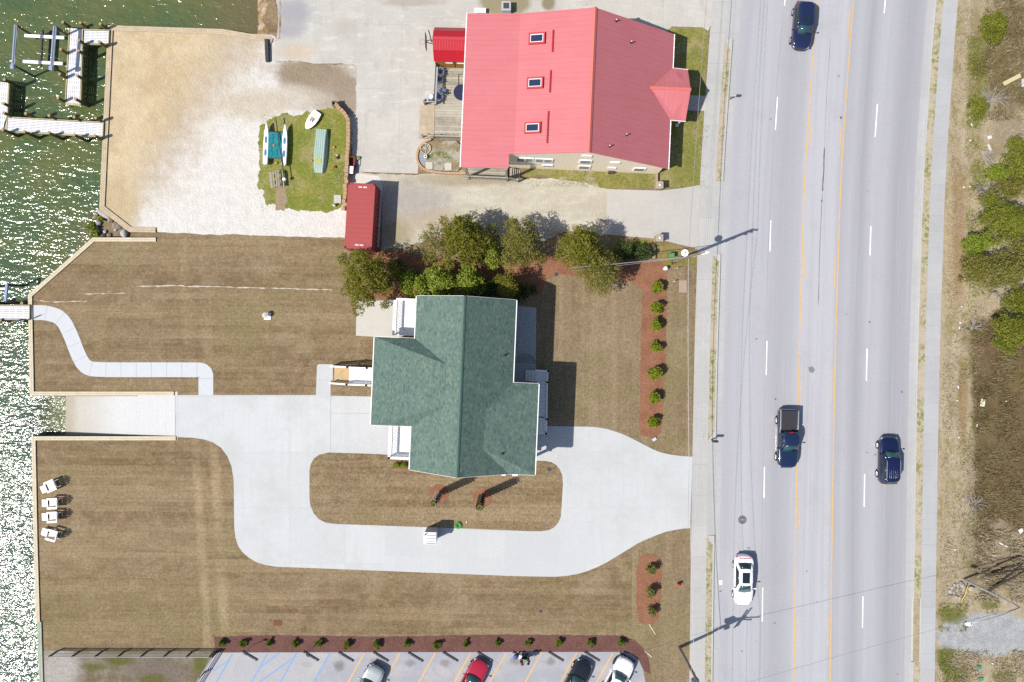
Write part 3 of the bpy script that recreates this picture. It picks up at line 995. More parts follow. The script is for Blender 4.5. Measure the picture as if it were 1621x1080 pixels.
# beds of mulch
sheet('mulch_bed', ragged([(570, 392), (640, 398), (700, 412), (780, 420), (868, 400), (890, 404), (930, 418), (985, 406), (1040, 408), (1056, 424), (1054, 540), (1050, 640), (1047, 684), (1036, 694), (1012, 688), (1014, 560), (1017, 460), (1000, 446), (960, 440), (905, 436), (880, 436), (862, 446), (856, 466), (800, 474), (640, 480), (610, 474), (572, 470)], 2.2, 3, .09), .020, M['mulch'])
sheet('mulch_bed', ragged(smooth_poly([(1007, 882), (1030, 876), (1048, 884), (1046, 960), (1040, 986), (1022, 990), (1007, 982)], 1), 1.5, 3, .1), .020, M['mulch'])
sheet('mulch_bed', rline([(339, 1008), (430, 1006), (600, 1008), (800, 1005), (960, 1006)], 1.0, 3, .1) + [(985, 1007), (1004, 1013), (1018, 1026), (1027, 1044), (1030, 1068), (1020, 1062), (1012, 1046), (1000, 1036), (985, 1033), (600, 1033), (341, 1034)], .020, M['mulch_d'])
# new white concrete
drive = [(277, 625.5), (502, 625.5), (523.5, 625.5), (523.5, 626.5), (600, 628), (680, 632), (760, 660), (830, 674), (850, 674.5), (930, 675.5)] + [(946, 676.5), (962, 679.5), (975, 683.5), (985, 687), (998, 693), (1010, 699), (1022, 705.5), (1035, 712), (1047, 716.5), (1060, 719.5), (1078, 722), (1096, 723)] + \
        [(1094.5, 780), (1092.5, 836)] + [(1080, 837), (1068, 839), (1054, 842), (1040, 847), (1025, 853), (1010, 860), (992, 871), (975, 881.5), (960, 890.5), (945, 898), (930, 904), (915, 908.5), (898, 911.5), (880, 913), (850, 912.7), (800, 911.5), (600, 903.5), (435, 897)] + \
        [(420, 894.5), (406, 890), (394, 883), (384, 874), (377, 864), (373, 851), (371, 835), (370.5, 800), (370, 760), (366.5, 738), (360, 722), (350, 709), (337, 700), (322, 695.5), (305, 693), (279, 692)]
island = [(520, 716.5), (600, 719), (700, 728), (850, 729.5)] + [(862, 729.8), (872, 731.5), (880, 736), (886, 743), (890, 753), (891, 766), (889, 800), (887.5, 818), (884, 827), (877, 835), (868, 839.5), (856, 841), (840, 841), (700, 835.5), (530, 829.5)] + [(516, 827.5), (505, 822), (497, 813), (491.5, 801), (490, 788), (490, 745), (492, 735), (497, 726), (505, 720)]
sheet('driveway', drive, .024, M['drive'])
sheet('island_lawn', island, .034, M['sod'])
sheet('mulch_bed', ragged(curve_pts((695, 781), 15, 0, 345, 24), 1.0, 2, .1), .040, M['mulch'])
sheet('mulch_bed', ragged(curve_pts((764, 788), 15.5, 0, 345, 24), 1.0, 2, .1), .040, M['mulch'])
sheet('mulch_bed', ragged([(622, 732), (650, 732), (652, 742), (626, 742)], 1.0, 2, .1), .040, M['mulch'])
# older tone of slab in the southern arm
sheet('driveway_slab', [(609.5, 832.8), (700, 836.3), (840, 841.8), (868, 841), (882, 834), (888, 824), (940, 826), (938, 900), (915, 907.5), (898, 910.5), (880, 912), (800, 910.5), (608.5, 902.8)], .028, m_concrete('drive_slab_concrete', (224, 226, 227), 2.7, .012, (214, 216, 218), .02, .93, .2, rot=math.radians(2)))
sheet('pad', [(502, 578), (506, 576.5), (527, 577), (527, 602), (523.5, 603), (523.5, 625.5), (500, 625.5)], .022, m_concrete('pad_concrete', (222, 224, 224), 1.9, .014, (214, 216, 216), .02, .84, .2))
sheet('patio', [(564, 477), (640, 475), (640, 536), (563.5, 531.5)], .026, M['patio'])
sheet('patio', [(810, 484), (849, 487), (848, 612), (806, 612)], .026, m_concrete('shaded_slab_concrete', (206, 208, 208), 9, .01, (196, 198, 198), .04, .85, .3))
sheet('patio_stain', curve_pts((832, 575), 16, 180, 360, 14), .030, simple('old_pad', C(176, 176, 176), .9, .1, grain=.1, coord='world'))
# garden path
def offset_path(line, w):
    L = []; R = []
    for i, p in enumerate(line):
        a = line[max(0, i - 1)]; b = line[min(len(line) - 1, i + 1)]
        dx, dy = b[0] - a[0], b[1] - a[1]; l = math.hypot(dx, dy)
        L.append((p[0] + dy / l * w, p[1] - dx / l * w)); R.append((p[0] - dy / l * w, p[1] + dx / l * w))
    return L, R
cl = smooth_line([(50, 495), (74, 495), (98, 503), (112, 530), (124, 563), (136, 583), (158, 585.5), (230, 585.5), (303, 585.5), (326, 586), (326, 606), (326, 626)], 2)
L, R = offset_path(cl, 11.7)
sheet('path', L + R[::-1], .016, simple('path_concrete_plain', C(229, 232, 236), .85, .2, grain=.035, gscale=2, coord='world'))
def _joints():
    dk = simple('joint_grey', C(186, 188, 190), .9, .1, coord='world')  # plain grey of the joint lines in path and drive
    acc = 0; last = cl[0]
    lens = [0]
    for a, b in zip(cl, cl[1:]):
        lens.append(lens[-1] + math.hypot(b[0] - a[0], b[1] - a[1]))
    t = 23
    mb = MB()
    while t < lens[-1] - 8:
        for i in range(len(cl) - 1):
            if lens[i] <= t <= lens[i + 1]:
                k = (t - lens[i]) / (lens[i + 1] - lens[i])
                a = (L[i][0] + (L[i + 1][0] - L[i][0]) * k, L[i][1] + (L[i + 1][1] - L[i][1]) * k)
                b = (R[i][0] + (R[i + 1][0] - R[i][0]) * k, R[i][1] + (R[i + 1][1] - R[i][1]) * k)
                dx, dy = (cl[i + 1][0] - cl[i][0]), (cl[i + 1][1] - cl[i][1]); l = math.hypot(dx, dy); dx *= .22 / l; dy *= .22 / l
                q = [P2(a[0] - dx, a[1] - dy), P2(b[0] - dx, b[1] - dy), P2(b[0] + dx, b[1] + dy), P2(a[0] + dx, a[1] + dy)]
                mb.add([(p.x, p.y, .0205) for p in q], [(0, 1, 2, 3)])
                break
        t += 24
    # joints of the drive
    def ln(x0, y0, x1, y1, w=.25, z=.0282):
        l = math.hypot(x1 - x0, y1 - y0); nx, ny = -(y1 - y0) / l * w, (x1 - x0) / l * w
        q = [P2(x0 + nx, y0 + ny), P2(x1 + nx, y1 + ny), P2(x1 - nx, y1 - ny), P2(x0 - nx, y0 - ny)]
        mb.add([(p.x, p.y, z) for p in q], [(0, 1, 2, 3)])
    ln(523.5, 626, 523.5, 718); ln(523.5, 654, 590, 655); ln(277.5, 627, 277.5, 692)
    ln(1091, 722, 1089, 836, .3)
    o = mb.build('joint_lines', dk); tag(o, kind='structure')
    bm = bmesh.new(); bm.from_mesh(o.data)
    for f in bm.faces:
        if f.normal.z < 0: f.normal_flip()
    bm.to_mesh(o.data); bm.free()
_joints()

# boat ramp running into the water
def _ramp():
    n = N('ramp_concrete')
    col, f = n.brick(C(234, 235, 235), C(231, 232, 233), C(226, 226, 226), .33, 5, .012, offset=0.0)
    s = n.sep()
    x0 = P2(160, 0).x
    a = n.noise(.9, 5, .65, n.mp(scale=(2.2, .6, 1)))
    d = n.ma('ADD', s[0], n.ma('MULTIPLY', n.ma('SUBTRACT', a, .5), 2.2))
    col = n.mix(n.mr(d, P2(190, 0).x, P2(118, 0).x), col, C(218, 213, 203))
    col = n.mix(n.mr(d, P2(122, 0).x, P2(98, 0).x), col, C(200, 191, 172))
    col = n.mix(n.mr(d, P2(96, 0).x, P2(60, 0).x), col, C(168, 158, 130))
    col = n.grain(col, 5, .06, 4)
    m = n.done(col, .85, .2)
    mb = MB()
    pts = [(281, .012), (276.5, .012), (200, -.32), (100, -.87), (20, -1.35), (-60, -2.5)]
    rings = []
    for x, z in pts:
        a = P2(x, 620); b = P2(x, 696)
        rings.append([Vector((a.x, a.y, z)), Vector((b.x, b.y, z)), Vector((b.x, b.y, -3.2)), Vector((a.x, a.y, -3.2))])
    mb.loft(rings)
    o = mb.build('boat_ramp', m); tag(o, kind='structure')
    bm = bmesh.new(); bm.from_mesh(o.data); bmesh.ops.recalc_face_normals(bm, faces=bm.faces); bm.to_mesh(o.data); bm.free()
_ramp()

# parking lot with its stall lines
sheet('parking_lot', [(341, 1033), (600, 1032.5), (985, 1032), (1000, 1035), (1011, 1045), (1018, 1060), (1024, 1090), (1030, 1400), (120, 1400), (308, 1090)], .024, M['parking'])
sheet('scruffy_ground', [(67, 1030), (342, 1031), (338, 1036), (307, 1090), (118, 1400), (84, 1400)], .008, M['scruff'])
def stripe(name, x0, y0, x1, y1, w, mat, z=.028):
    l = math.hypot(x1 - x0, y1 - y0); nx, ny = -(y1 - y0) / l * w / 2, (x1 - x0) / l * w / 2
    sheet(name, [(x0 + nx, y0 + ny), (x1 + nx, y1 + ny), (x1 - nx, y1 - ny), (x0 - nx, y0 - ny)], z, mat)
for x in (577, 633, 689, 745, 801, 857, 913, 970):
    stripe('yellow_line', x, 1033.5, x - 26 * 2.6, 1033.5 + 47 * 2.6, 2.1, M['yellow'])
for x, y in ((368, 1035), (424, 1033.5), (470, 1033), (523, 1033)):
    stripe('blue_line', x, y, x - 26 * 2.6, y + 47 * 2.6, 1.9, M['blue_paint'])
stripe('blue_line', 441.5, 1034.5, 413, 1056, 1.9, M['blue_paint'], .032)
stripe('blue_line', 461, 1044, 380, 1102, 1.9, M['blue_paint'], .032)
stripe('blue_line', 363, 1045, 338, 1062, 1.6, M['blue_paint'], .032)
# lime or seed lines left on the sod
seed_m = simple('spilled_sand', C(222, 212, 194), .95, .1, grain=.15, gscale=5, coord='world')
for pts, w in (([(51, 475), (66, 476), (74, 478), (90, 478.5), (112, 477.5), (140, 477)], 1.0), ([(130, 465.5), (150, 465), (175, 464.5), (200, 464)], 1.2), ([(216, 453), (250, 453), (276, 452), (300, 453.5), (350, 454), (400, 456), (450, 457), (500, 458.5), (528, 459)], 1.3)):
    up = []; dn = []
    for i in range(len(pts) - 1):
        for k in range(12):
            t = k / 12
            x = pts[i][0] + (pts[i + 1][0] - pts[i][0]) * t; y = pts[i][1] + (pts[i + 1][1] - pts[i][1]) * t
            e = w * max(.12, .5 + mnoise.noise(Vector((x * .13, y, 1.0))) + .4 * mnoise.noise(Vector((x * .5, y, 9.0))))
            y += mnoise.noise(Vector((x * .1, y * .1, 5))) * .8
            up.append((x, y - e)); dn.append((x, y + e))
    sheet('spilled_sand', up + dn[::-1], .006, seed_m)
# ---------------------------------------------------------------- house with the green shingle roof
def m_shingle(name, c1, c2, c3):
    n = N(name, 'obj')
    s = n.sep()
    cb = n.nd("ShaderNodeCombineXYZ")
    n.put(cb.inputs[0], s[1]); n.put(cb.inputs[1], s[0])
    v = cb.outputs[0]
    col, f = n.brick(C(*c1), C(*c2), C(c2[0] * .8, c2[1] * .82, c2[2] * .82), .34, .155, .010, v, offset=.37, smooth=.4)
    a = n.brick(C(*c3), C(*c1), C(*c1), .30, .31, 0, n.mp(loc=(.1, .07, 0), vec=v), offset=.21, bias=-.35)[0]
    bw = n.brick((0, 0, 0, 1), (1, 1, 1, 1), (0, 0, 0, 1), .25, .15, 0, v, offset=.43)[0]
    sp = n.mr(bw, .74, .92)
    col = n.mix(n.ma('MULTIPLY', sp, .55), col, C(*c3))
    col = n.mix(n.mr(bw, .22, .06, 0, .5), col, C(c1[0] + 26, c1[1] + 20, c1[2] + 12))
    col = n.mix(.2, col, a)
    col = n.mix(n.mr(n.noise(.5, 4.0, .6), .42, .70, 0, .12), col, C(min(255, c1[0] + 22), c1[1] + 16, c1[2] + 8))
    col = n.grain(col, 6.0, .10, 3.0)
    n.bump(f, -.25, .03)
    return n.done(col, .9, .15)
M['shingle'] = m_shingle('green_shingles', (122, 145, 134), (112, 136, 126), (78, 104, 103))
M['ridge'] = simple('ridge_shingles', C(100, 128, 118), .9, .15, grain=.12, gscale=3)
M['siding'] = m_wood('white_siding', (232, 232, 228), (224, 224, 222), .6)

def frame_of(ax, ay, deg):
    th = math.radians(deg)
    c, s = math.cos(th), math.sin(th)
    def L(u, v, h=0.0):            # local photo-scale units (east, south) -> local metres
        return Vector((u / S, -v / S, h))
    def inv(x, y, h):              # photo pixel seen at height h -> local metres
        k = 1 - h / H
        gx, gy = CX + (x - CX) * k, CY + (y - CY) * k
        dx, dy = gx - ax, gy - ay
        return Vector(((dx * c + dy * s) / S, -(-dx * s + dy * c) / S, h))
    return L, inv, P(ax, ay, 0), -th

def railing(mb, a, b, h=1.0, step=.14, post=True, top=.13, r=.02):
    a, b = Vector(a), Vector(b)
    d = b - a; l = Vector((d.x, d.y, 0)).length
    up = Vector((0, 0, 1))
    mb.bar(a + up * h, b + up * h, top, .05)
    mb.bar(a + up * .12, b + up * .12, .05, .05)
    m = max(2, int(l / step))
    for i in range(1, m):
        p = a + d * (i / m)
        mb.bar(p + up * .12, p + up * h, r * 2, r * 2)
    if post:
        for p in (a, b):
            mb.box(p + up * (h / 2 + .04), (.13, .13, h + .08))
            mb.box(p + up * (h + .10), (.17, .17, .04))

def green_house():
    L, inv, loc, rz = frame_of(671.8, 474.6, 2.4)
    root = thing('house', 'large house with green shingle roof and white trim in the middle of the brown lawn', 'house', loc, rz)
    E = 5.5; R = 8.3
    def mainh(u): return E + (R - E) * (1 - abs(u - 72.5) / 72.5)
    roof = MB()
    roof.slab([[L(0, 0, E), L(0, 253, E), L(72.5, 253, R), L(72.5, 0, R)], [L(72.5, 0, R), L(72.5, 253, R), L(145, 253, E), L(145, 0, E)]], .16)
    hw = mainh(49.3) + .02; he = mainh(107) + .02
    roof.slab([[L(-59, 62, E), L(-59, 190, E), L(49.3, 156, hw), L(49.3, 96.4, hw)], [L(-59, 62, E), L(49.3, 96.4, hw), L(2, 62, E)], [L(-59, 190, E), L(2, 190, E), L(49.3, 156, hw)]], .16)
    roof.slab([[L(182.5, 120.6, E), L(107, 160, he), L(107, 216, he), L(182.5, 253.2, E)], [L(182.5, 120.6, E), L(143, 120.6, E), L(107, 160, he)], [L(182.5, 253.2, E), L(107, 216, he), L(143, 253.2, E)]], .16)
    ro = roof.build('roof', M['shingle'], root)
    rc = MB()
    for sx in (-1, 1):
        a, b = L(72.5 + sx * 2.4, -.5, R - .045), L(72.5 + sx * 2.4, 253.5, R - .045)
        rc.add([L(72.5, -.5, R + .045), L(72.5, 253.5, R + .045), b, a], [(0, 1, 2, 3) if sx < 0 else (3, 2, 1, 0)])
    rc.build('ridge_cap', M['ridge'], ro)
    for x, y in ((798, 562.8), (794.6, 718.4)):
        q = inv(x, y, 6.5)
        for _ in range(4): q = inv(x, y, max(mainh(q.x * S), (E + (he - E) * (182.5 - q.x * S) / 75.5) if (q.y * -S > 125) else 0))
        m = MB(); m.cyl(q - Vector((0, 0, .1)), q + Vector((0, 0, .32)), .055, n=8); m.box(q + Vector((0, 0, .02)), (.26, .26, .03))
        m.build('vent_pipe', M['dark'], ro)
    # walls
    i = 7
    w = MB()
    z0 = -.05
    def wall(u0, v0, u1, v1, top): w.prism([tuple(L(u0, v0).xy), tuple(L(u1, v0).xy), tuple(L(u1, v1).xy), tuple(L(u0, v1).xy)], z0, top)
    wall(i, i, 145 - i, 253 - 9, E - .25)
    wall(-59 + i, 62 + i, i, 190 - i, E - .22)
    wall(145 - i, 120.6 + i, 182.5 - i, 226, E - .22)
    for v in (i, 253 - 9 - 2):
        w.add([L(i, v, E - .25), L(145 - i, v, E - .25), L(72.5, v, R - .35), L(i, v + 2, E - .25), L(145 - i, v + 2, E - .25), L(72.5, v + 2, R - .35)], [(0, 1, 2), (5, 4, 3), (0, 3, 4, 1), (1, 4, 5, 2), (2, 5, 3, 0)])
    w.build('wall', M['siding'], root)
    # gutters and fascia
    def gut(u0, v0, u1, v1):
        m = MB(); m.bar(L(u0, v0, E - .07), L(u1, v1, E - .07), .08, .13); m.build('gutter', M['white'], root)
    gut(-1, 0, -1, 62); gut(-60, 62, -60, 190); gut(-1, 190, -1, 253); gut(146, 0, 146, 120); gut(183.5, 120.6, 183.5, 253)
    for a, b in ((L(-59, 61.2, E - .09), L(0, 61.2, E - .09)), (L(-59, 190.8, E - .09), L(0, 190.8, E - .09)), (L(145, 119.8, E - .09), L(183, 119.8, E - .09)),
                 (L(0, 253.8, E - .10), L(72.5, 253.8, R - .10)), (L(145, 253.8, E - .10), L(72.5, 253.8, R - .10)), (L(0, -.8, E - .10), L(72.5, -.8, R - .10)), (L(145, -.8, E - .10), L(72.5, -.8, R - .10)), (L(145, 254.0, E - .10), L(183, 254.0, E - .10))):
        fa = MB(); fa.bar(a, b, .025, .16); fa.build('fascia', M['white'], root)
    # corner post of the south-east porch
    m = MB(); m.box(L(178, 243, 2.7), (.22, .22, 5.3)); m.box(L(178, 243, .15), (.32, .32, .3)); m.box(L(178, 243, 5.1), (.32, .32, .2))
    m.build('porch_post', M['white'], root)
    m = MB()
    for k in range(5):
        m.bar(L(172 - k * 4, 243, 4.9), L(172 - k * 4, 243, 5.25), .05, .05)
    m.bar(L(176, 243, 4.9), L(152, 243, 4.9), .07, .07); m.bar(L(176, 243, 5.25), L(140, 243, 5.25), .14, .14)
    m.build('porch_bracket', M['white'], root)
    # window hoods on the south wall
    for u0, u1, z in ((92, 108, 4.6), (134, 140, 4.9), (150, 158, 4.8)):
        f = MB(); f.box(L((u0 + u1) / 2, 250, z), ((u1 - u0) / S, 16 / S, .10)); f.box(L((u0 + u1) / 2, 243, z - .9), ((u1 - u0) / S - .1, .24, 1.5))
        fo = f.build('window', M['white'], root)
        p = MB(); p.box(L((u0 + u1) / 2, 245.2, z - .9), ((u1 - u0) / S - .3, .04, 1.3)); p.build('pane', M['glass'], fo)
    # west windows
    for v0 in (84, 108, 140, 168):
        f = MB(); f.box(L(-52.5, v0, 2.2), (.12, 1.1, 1.6)); fo = f.build('window', M['white'], root)
        p = MB(); p.box(L(-53.7, v0, 2.2), (.03, .9, 1.4)); p.build('pane', M['glass'], fo)
    # two raised porches on the west side
    for v0, v1, south in ((3, 58, False), (193, 243.5, True)):
        u0 = -38 if not south else -37
        z = 2.7
        d = MB()
        nb = int((8 - u0) / S / .15)
        for k in range(nb):
            u = u0 + (8 - u0) * (k + .5) / nb
            d.box(L(u, (v0 + v1) / 2, z - .02), (.145, (v1 - v0) / S, .04))
        d.box(L((u0 + 8) / 2, (v0 + v1) / 2, z - .14), ((8 - u0) / S, (v1 - v0) / S, .18))
        do = d.build('porch_deck', M['white'], root)
        rl = MB()
        railing(rl, L(u0 + 1.2, v0 + 1, z), L(u0 + 1.2, v1 - 1, z), 1.0, top=.2)
        if south:
            railing(rl, L(u0 + 1.2, v1 - 1, z), L(6, v1 - 1, z), 1.0, top=.2)
        else:
            railing(rl, L(u0 + 1.2, v0 + 1, z), L(6, v0 + 1, z), 1.0, top=.2)
        rl.build('railing', M['white'], do)
        for uu, vv in ((u0 + 2, v0 + 3), (u0 + 2, v1 - 3)):
            m = MB(); m.box(L(uu, vv, (z - .2) / 2), (.2, .2, z - .2)); m.build('post', M['white'], do)
    # west entrance: timber steps and a white landing
    a = inv(527, 593.5, .2)
    st = MB()
    v0, v1 = -inv(540, 581, .5).y * S, -inv(540, 606, .5).y * S
    ua, ub = inv(529, 594, .2).x * S, inv(553, 594, .9).x * S
    for k in range(6):
        uu = ua + (ub - ua) * (k + .5) / 6
        st.box(L(uu, (v0 + v1) / 2, .14 + .14 * k), ((ub - ua) / 6 / S + .02, (v1 - v0) / S, .05))
        st.box(L(uu + (ub - ua) / 12 - .3, (v0 + v1) / 2, .07 + .14 * k), (.03, (v1 - v0) / S, .14))
    so = st.build('entrance_steps', m_wood('new_step_timber', (226, 198, 152), (216, 186, 140), 3), root)
    ld = MB()
    ue = -52
    nb = int((ue - ub) / S / .14)
    for k in range(nb):
        ld.box(L(ub + (ue - ub) * (k + .5) / nb, (v0 + v1) / 2, .96), (.135, (v1 - v0) / S, .05))
    ld.box(L((ub + ue) / 2, (v0 + v1) / 2, .82), ((ue - ub) / S, (v1 - v0) / S, .2))
    lo = ld.build('entrance_landing', M['white'], root)
    rl = MB()
    for v in (v0 - .8, v1 + .8):
        rl = MB()
        railing(rl, L(ua - 2, v, .05), L(ub, v, .96), 1.0, top=.14)
        railing(rl, L(ub, v, .96), L((ub + ue) / 2 + 1, v, .96), 1.0, top=.14)
        railing(rl, L((ub + ue) / 2 + 1, v, .96), L(ue, v, .96), 1.0, top=.14)
        rl.build('railing', M['white'], lo)
    # east stair: landing, steps down to the slab, flight up to a porch
    blue = M['white']
    z1, z2 = .75, 2.4
    la = MB()
    nb = 9
    for k in range(nb):
        la.box(L(180 + 18 * (k + .5) / nb, 112.5, z1), (.12, 19 / S, .05))
    la.box(L(189, 112.5, z1 - .12), (18 / S, 19 / S, .18))
    for uu, vv in ((181, 104), (197, 104), (197, 121)):
        la.box(L(uu, vv, z1 / 2), (.14, .14, z1))
    lo = la.build('stair_landing', blue, root)
    s2 = MB()
    for k in range(3):
        s2.box(L(177.5 - k * 5, 113, z1 - .19 * (k + 1)), (5.4 / S, 17 / S, .05))
        s2.box(L(179.5 - k * 5, 113, (z1 - .19 * (k + 1)) / 2 + .05), (.04, 17 / S, z1 - .19 * (k + 1)))
    s2.build('side_steps', blue, lo)
    s3 = MB()
    for k in range(10):
        s3.box(L(191, 123.5 + 5.2 * k, z1 + (z2 - z1) * (k + 1) / 11), (13 / S, 5.0 / S, .05))
        s3.box(L(191, 126 + 5.2 * k, z1 + (z2 - z1) * (k + 1.4) / 11), (13 / S, .03, .13))
    for uu in (183.8, 198.2):
        s3.bar(L(uu, 121, z1 + .02), L(uu, 175, z2 + .02), .05, .26)
    fo = s3.build('stair_flight', blue, root)
    up = MB()
    up.box(L(191, 186, z2), (14 / S, 22 / S, .08))
    for uu, vv in ((185, 176), (197, 176), (197, 196)):
        up.box(L(uu, vv, z2 / 2), (.14, .14, z2))
    uo = up.build('upper_landing', blue, root)
    rl = MB()
    railing(rl, L(180, 103.5, z1), L(198.5, 103.5, z1), 1.0, top=.12); railing(rl, L(198.5, 103.5, z1), L(198.5, 121, z1), 1.0, top=.12)
    railing(rl, L(198.5, 121, z1), L(198.5, 175, z2), 1.0, top=.12); railing(rl, L(198.5, 175, z2), L(198.5, 196.5, z2), 1.0, top=.12); railing(rl, L(198.5, 196.5, z2), L(183, 196.5, z2), 1.0, top=.12)
    rl.build('railing', blue, root)
green_house()

# ---------------------------------------------------------------- house with the red metal roof
def m_metal_roof(name, base, axis=1, pitch=.46, rough=.42):
    n = N(name, 'obj')
    s = n.sep()
    col = C(*base)
    st = n.noise(1.0, 3.0, .6, n.mp(scale=(.25, 2.2, 1) if axis == 1 else (2.2, .25, 1)))
    col = n.mix(n.mr(st, .40, .70, 0, .35), col, C(base[0] * .96, base[1] * .90, base[2] * .90))
    col = n.mix(n.mr(n.noise(.35, 4.0, .6), .45, .72, 0, .35), col, C(min(255, base[0] * 1.02), min(255, base[1] * 1.07), min(255, base[2] * 1.06)))
    w = n.ma('FRACT', n.ma('MULTIPLY', s[axis], 1 / pitch))
    d = n.ma('ABSOLUTE', n.ma('SUBTRACT', w, .5))
    rib = n.mr(d, .0, .14, 1, 0)
    col = n.mix(n.ma('MULTIPLY', rib, .22), col, C(base[0] * .90, base[1] * .80, base[2] * .80))
    col = n.grain(col, 4.0, .02, 4.0)
    n.bump(rib, .2, .03)
    return n.done(col, rough, .35)
M['red_roof'] = m_metal_roof('faded_red_roof', (232, 136, 141))
M['red_roof_b'] = m_metal_roof('red_porch_roof', (230, 134, 140), 0)
M['ridge_red'] = simple('red_ridge_metal', C(244, 132, 122), .4, .35)
M['tan_siding'] = None
def _tan():
    n = N('tan_siding', 'obj')
    s = n.sep()
    d = n.ma('ABSOLUTE', n.ma('SUBTRACT', n.ma('FRACT', n.ma('MULTIPLY', s[2], 1 / .18)), .5))
    col = n.mix(n.mr(d, .0, .12, .55, 0), C(250, 236, 212, .82), C(236, 214, 184, .8))
    d = n.ma('ABSOLUTE', n.ma('SUBTRACT', n.ma('FRACT', n.ma('MULTIPLY', s[0], 1 / .42)), .5))
    col = n.mix(n.mr(d, .0, .08, .25, 0), col, C(236, 216, 188, .8))
    return n.done(n.grain(col, 3, .04, 3), .8, .2)
M['tan_siding'] = _tan()

def red_house():
    L, inv, loc, rz = frame_of(745, 58.4, 2.5)
    root = thing('house', 'house with faded red metal roof and tan siding at the top, skylights in its roof', 'house', loc, rz)
    def hh(u):
        if u < 78: return 5.0 + .48 * u / 78
        if u < 184: return 5.48 + 1.75 * (u - 78) / 106
        return 7.23 - 4.63 * (u - 184) / 128.5
    W, B, R, E = hh(0), hh(78), hh(184), hh(312.5)
    roof = MB()
    roof.slab([[L(0, 0, W), L(0, 205.6, W), L(78, 205.6, B), L(78, 0, B)], [L(78, 0, B), L(78, 205.6, B), L(184, 205.6, R), L(184, 0, R)], [L(184, 0, R), L(184, 205.6, R), L(312.5, 205.6, E), L(312.5, 0, E)],
               [L(0, 205.6, W), L(0, 226.4, W), L(70.3, 226.4, hh(70.3)), L(70.3, 205.6, hh(70.3))]], .12)
    ro = roof.build('roof', M['red_roof'], root)
    m = MB()
    for sx in (-1, 1):
        hz = hh(184 + sx * 3.2) + .05
        m.add([L(184, -.6, R + .10), L(184, 206.2, R + .10), L(184 + sx * 3.2, 206.2, hz), L(184 + sx * 3.2, -.6, hz)], [(0, 1, 2, 3) if sx < 0 else (3, 2, 1, 0)])
    m.build('ridge_cap', M['ridge_red'], ro)
    # small gable over the front door
    A = 3.9
    g = MB()
    g.slab([[L(274, 91, A), L(337, 91, A), L(337, 52, 2.35), L(311, 52, 2.62)], [L(274, 91, A), L(311, 130.5, 2.62), L(337, 130.5, 2.35), L(337, 91, A)]], .1)
    go = g.build('front_gable', M['red_roof_b'], root)
    m = MB(); m.bar(L(276, 91, A + .03), L(337.5, 91, A + .03), .26, .05); m.build('ridge_cap', M['ridge_red'], go)
    for v in (56, 126):
        m = MB(); m.box(L(332, v, 1.15), (.16, .16, 2.3)); m.box(L(332, v, .1), (.26, .26, .2)); m.build('porch_post', M['white'], go)
    for v in (51.5, 131):
        m = MB(); m.bar(L(337.6, v, 2.28), L(312, v, 2.5), .05, .13); m.build('fascia', M['white'], go)
    # three skylights and the ribbed strips next to them
    for (x, y), (sx, sy) in (((850, 61), (875, 65)), ((847, 131.5), (871, 129)), ((843, 202.5), (867, 201.5))):
        q = inv(x, y, 6)
        for _ in range(4): q = inv(x, y, hh(q.x * S) + .1)
        sl = 1.75 / (106 / S); ang = math.atan(sl)
        Mx = Matrix.Rotation(-ang, 4, 'Y')
        f = MB()
        w, d, t = 1.50, 1.02, .15
        for dx, dy, bw, bd in ((0, d / 2 - t / 2, w, t), (0, -d / 2 + t / 2, w, t), (-w / 2 + t / 2, 0, t, d - 2 * t), (w / 2 - t / 2, 0, t, d - 2 * t)):
            f.box(q + Mx @ Vector((dx, dy, .03)), (bw, bd, .2), M=Mx)
        fo = f.build('skylight', simple('skylight_flashing', C(214, 84, 88), .5, .3) if 'sky_f' not in M else M['sky_f'], ro)
        M['sky_f'] = fo.data.materials[0]
        b = MB()
        w2, d2 = w - 2 * t + .0, d - 2 * t
        for dx, dy, bw, bd in ((0, d2 / 2 - .03, w2, .06), (0, -d2 / 2 + .03, w2, .06), (-w2 / 2 + .03, 0, .06, d2 - .12), (w2 / 2 - .03, 0, .06, d2 - .12)):
            b.box(q + Mx @ Vector((dx, dy, .06)), (bw, bd, .1), M=Mx)
        b.build('sash', M['white_w'], fo)
        p = MB(); p.box(q + Mx @ Vector((0, 0, .04)), (w2 - .12, d2 - .12, .04), M=Mx); p.build('pane', M['sky_glass'], fo)
        q = inv(sx, sy, 6.3)
        for _ in range(4): q = inv(sx, sy, hh(q.x * S) + .05)
        v = MB()
        ln = 2.0 if y < 200 else 2.9
        for k in range(14):
            v.box(q + Vector((0, ln * ((k + .5) / 14 - .5), .0)), (.13, ln / 14 * .7, .14))
        v.box(q, (.09, ln, .10))
        v.build('snow_guard', M['guard'], ro)
    for x, y in ((975, 33.7), (998.9, 67.9), (991.3, 213.9), (964.6, 232)):
        q = inv(x, y, 4.5)
        for _ in range(4): q = inv(x, y, hh(q.x * S))
        m = MB(); m.cyl(q - Vector((0, 0, .1)), q + Vector((0, 0, .34)), .07, n=8, mi=0); m.cyl(q + Vector((0, 0, .34)), q + Vector((0, 0, .36)), .055, n=8, mi=1); m.cyl(q - Vector((0, 0, .1)), q + Vector((0, 0, .04)), .17, .09, n=8, mi=0)
        m.build('vent_pipe', [M['dark'], M['white_w']], ro)
    # walls
    w = MB()
    i = 5
    pts = [(12, W - .3), (78, B - .2), (184, R - .2), (305, hh(305) - .16)]
    va, vb = 3, 204.2
    ring = lambda v: [L(12, v, -.05)] + [L(u, v, z) for u, z in pts] + [L(305, v, -.05)]
    w.loft([ring(va), ring(vb)])
    w.build('wall', M['tan_siding'], root)
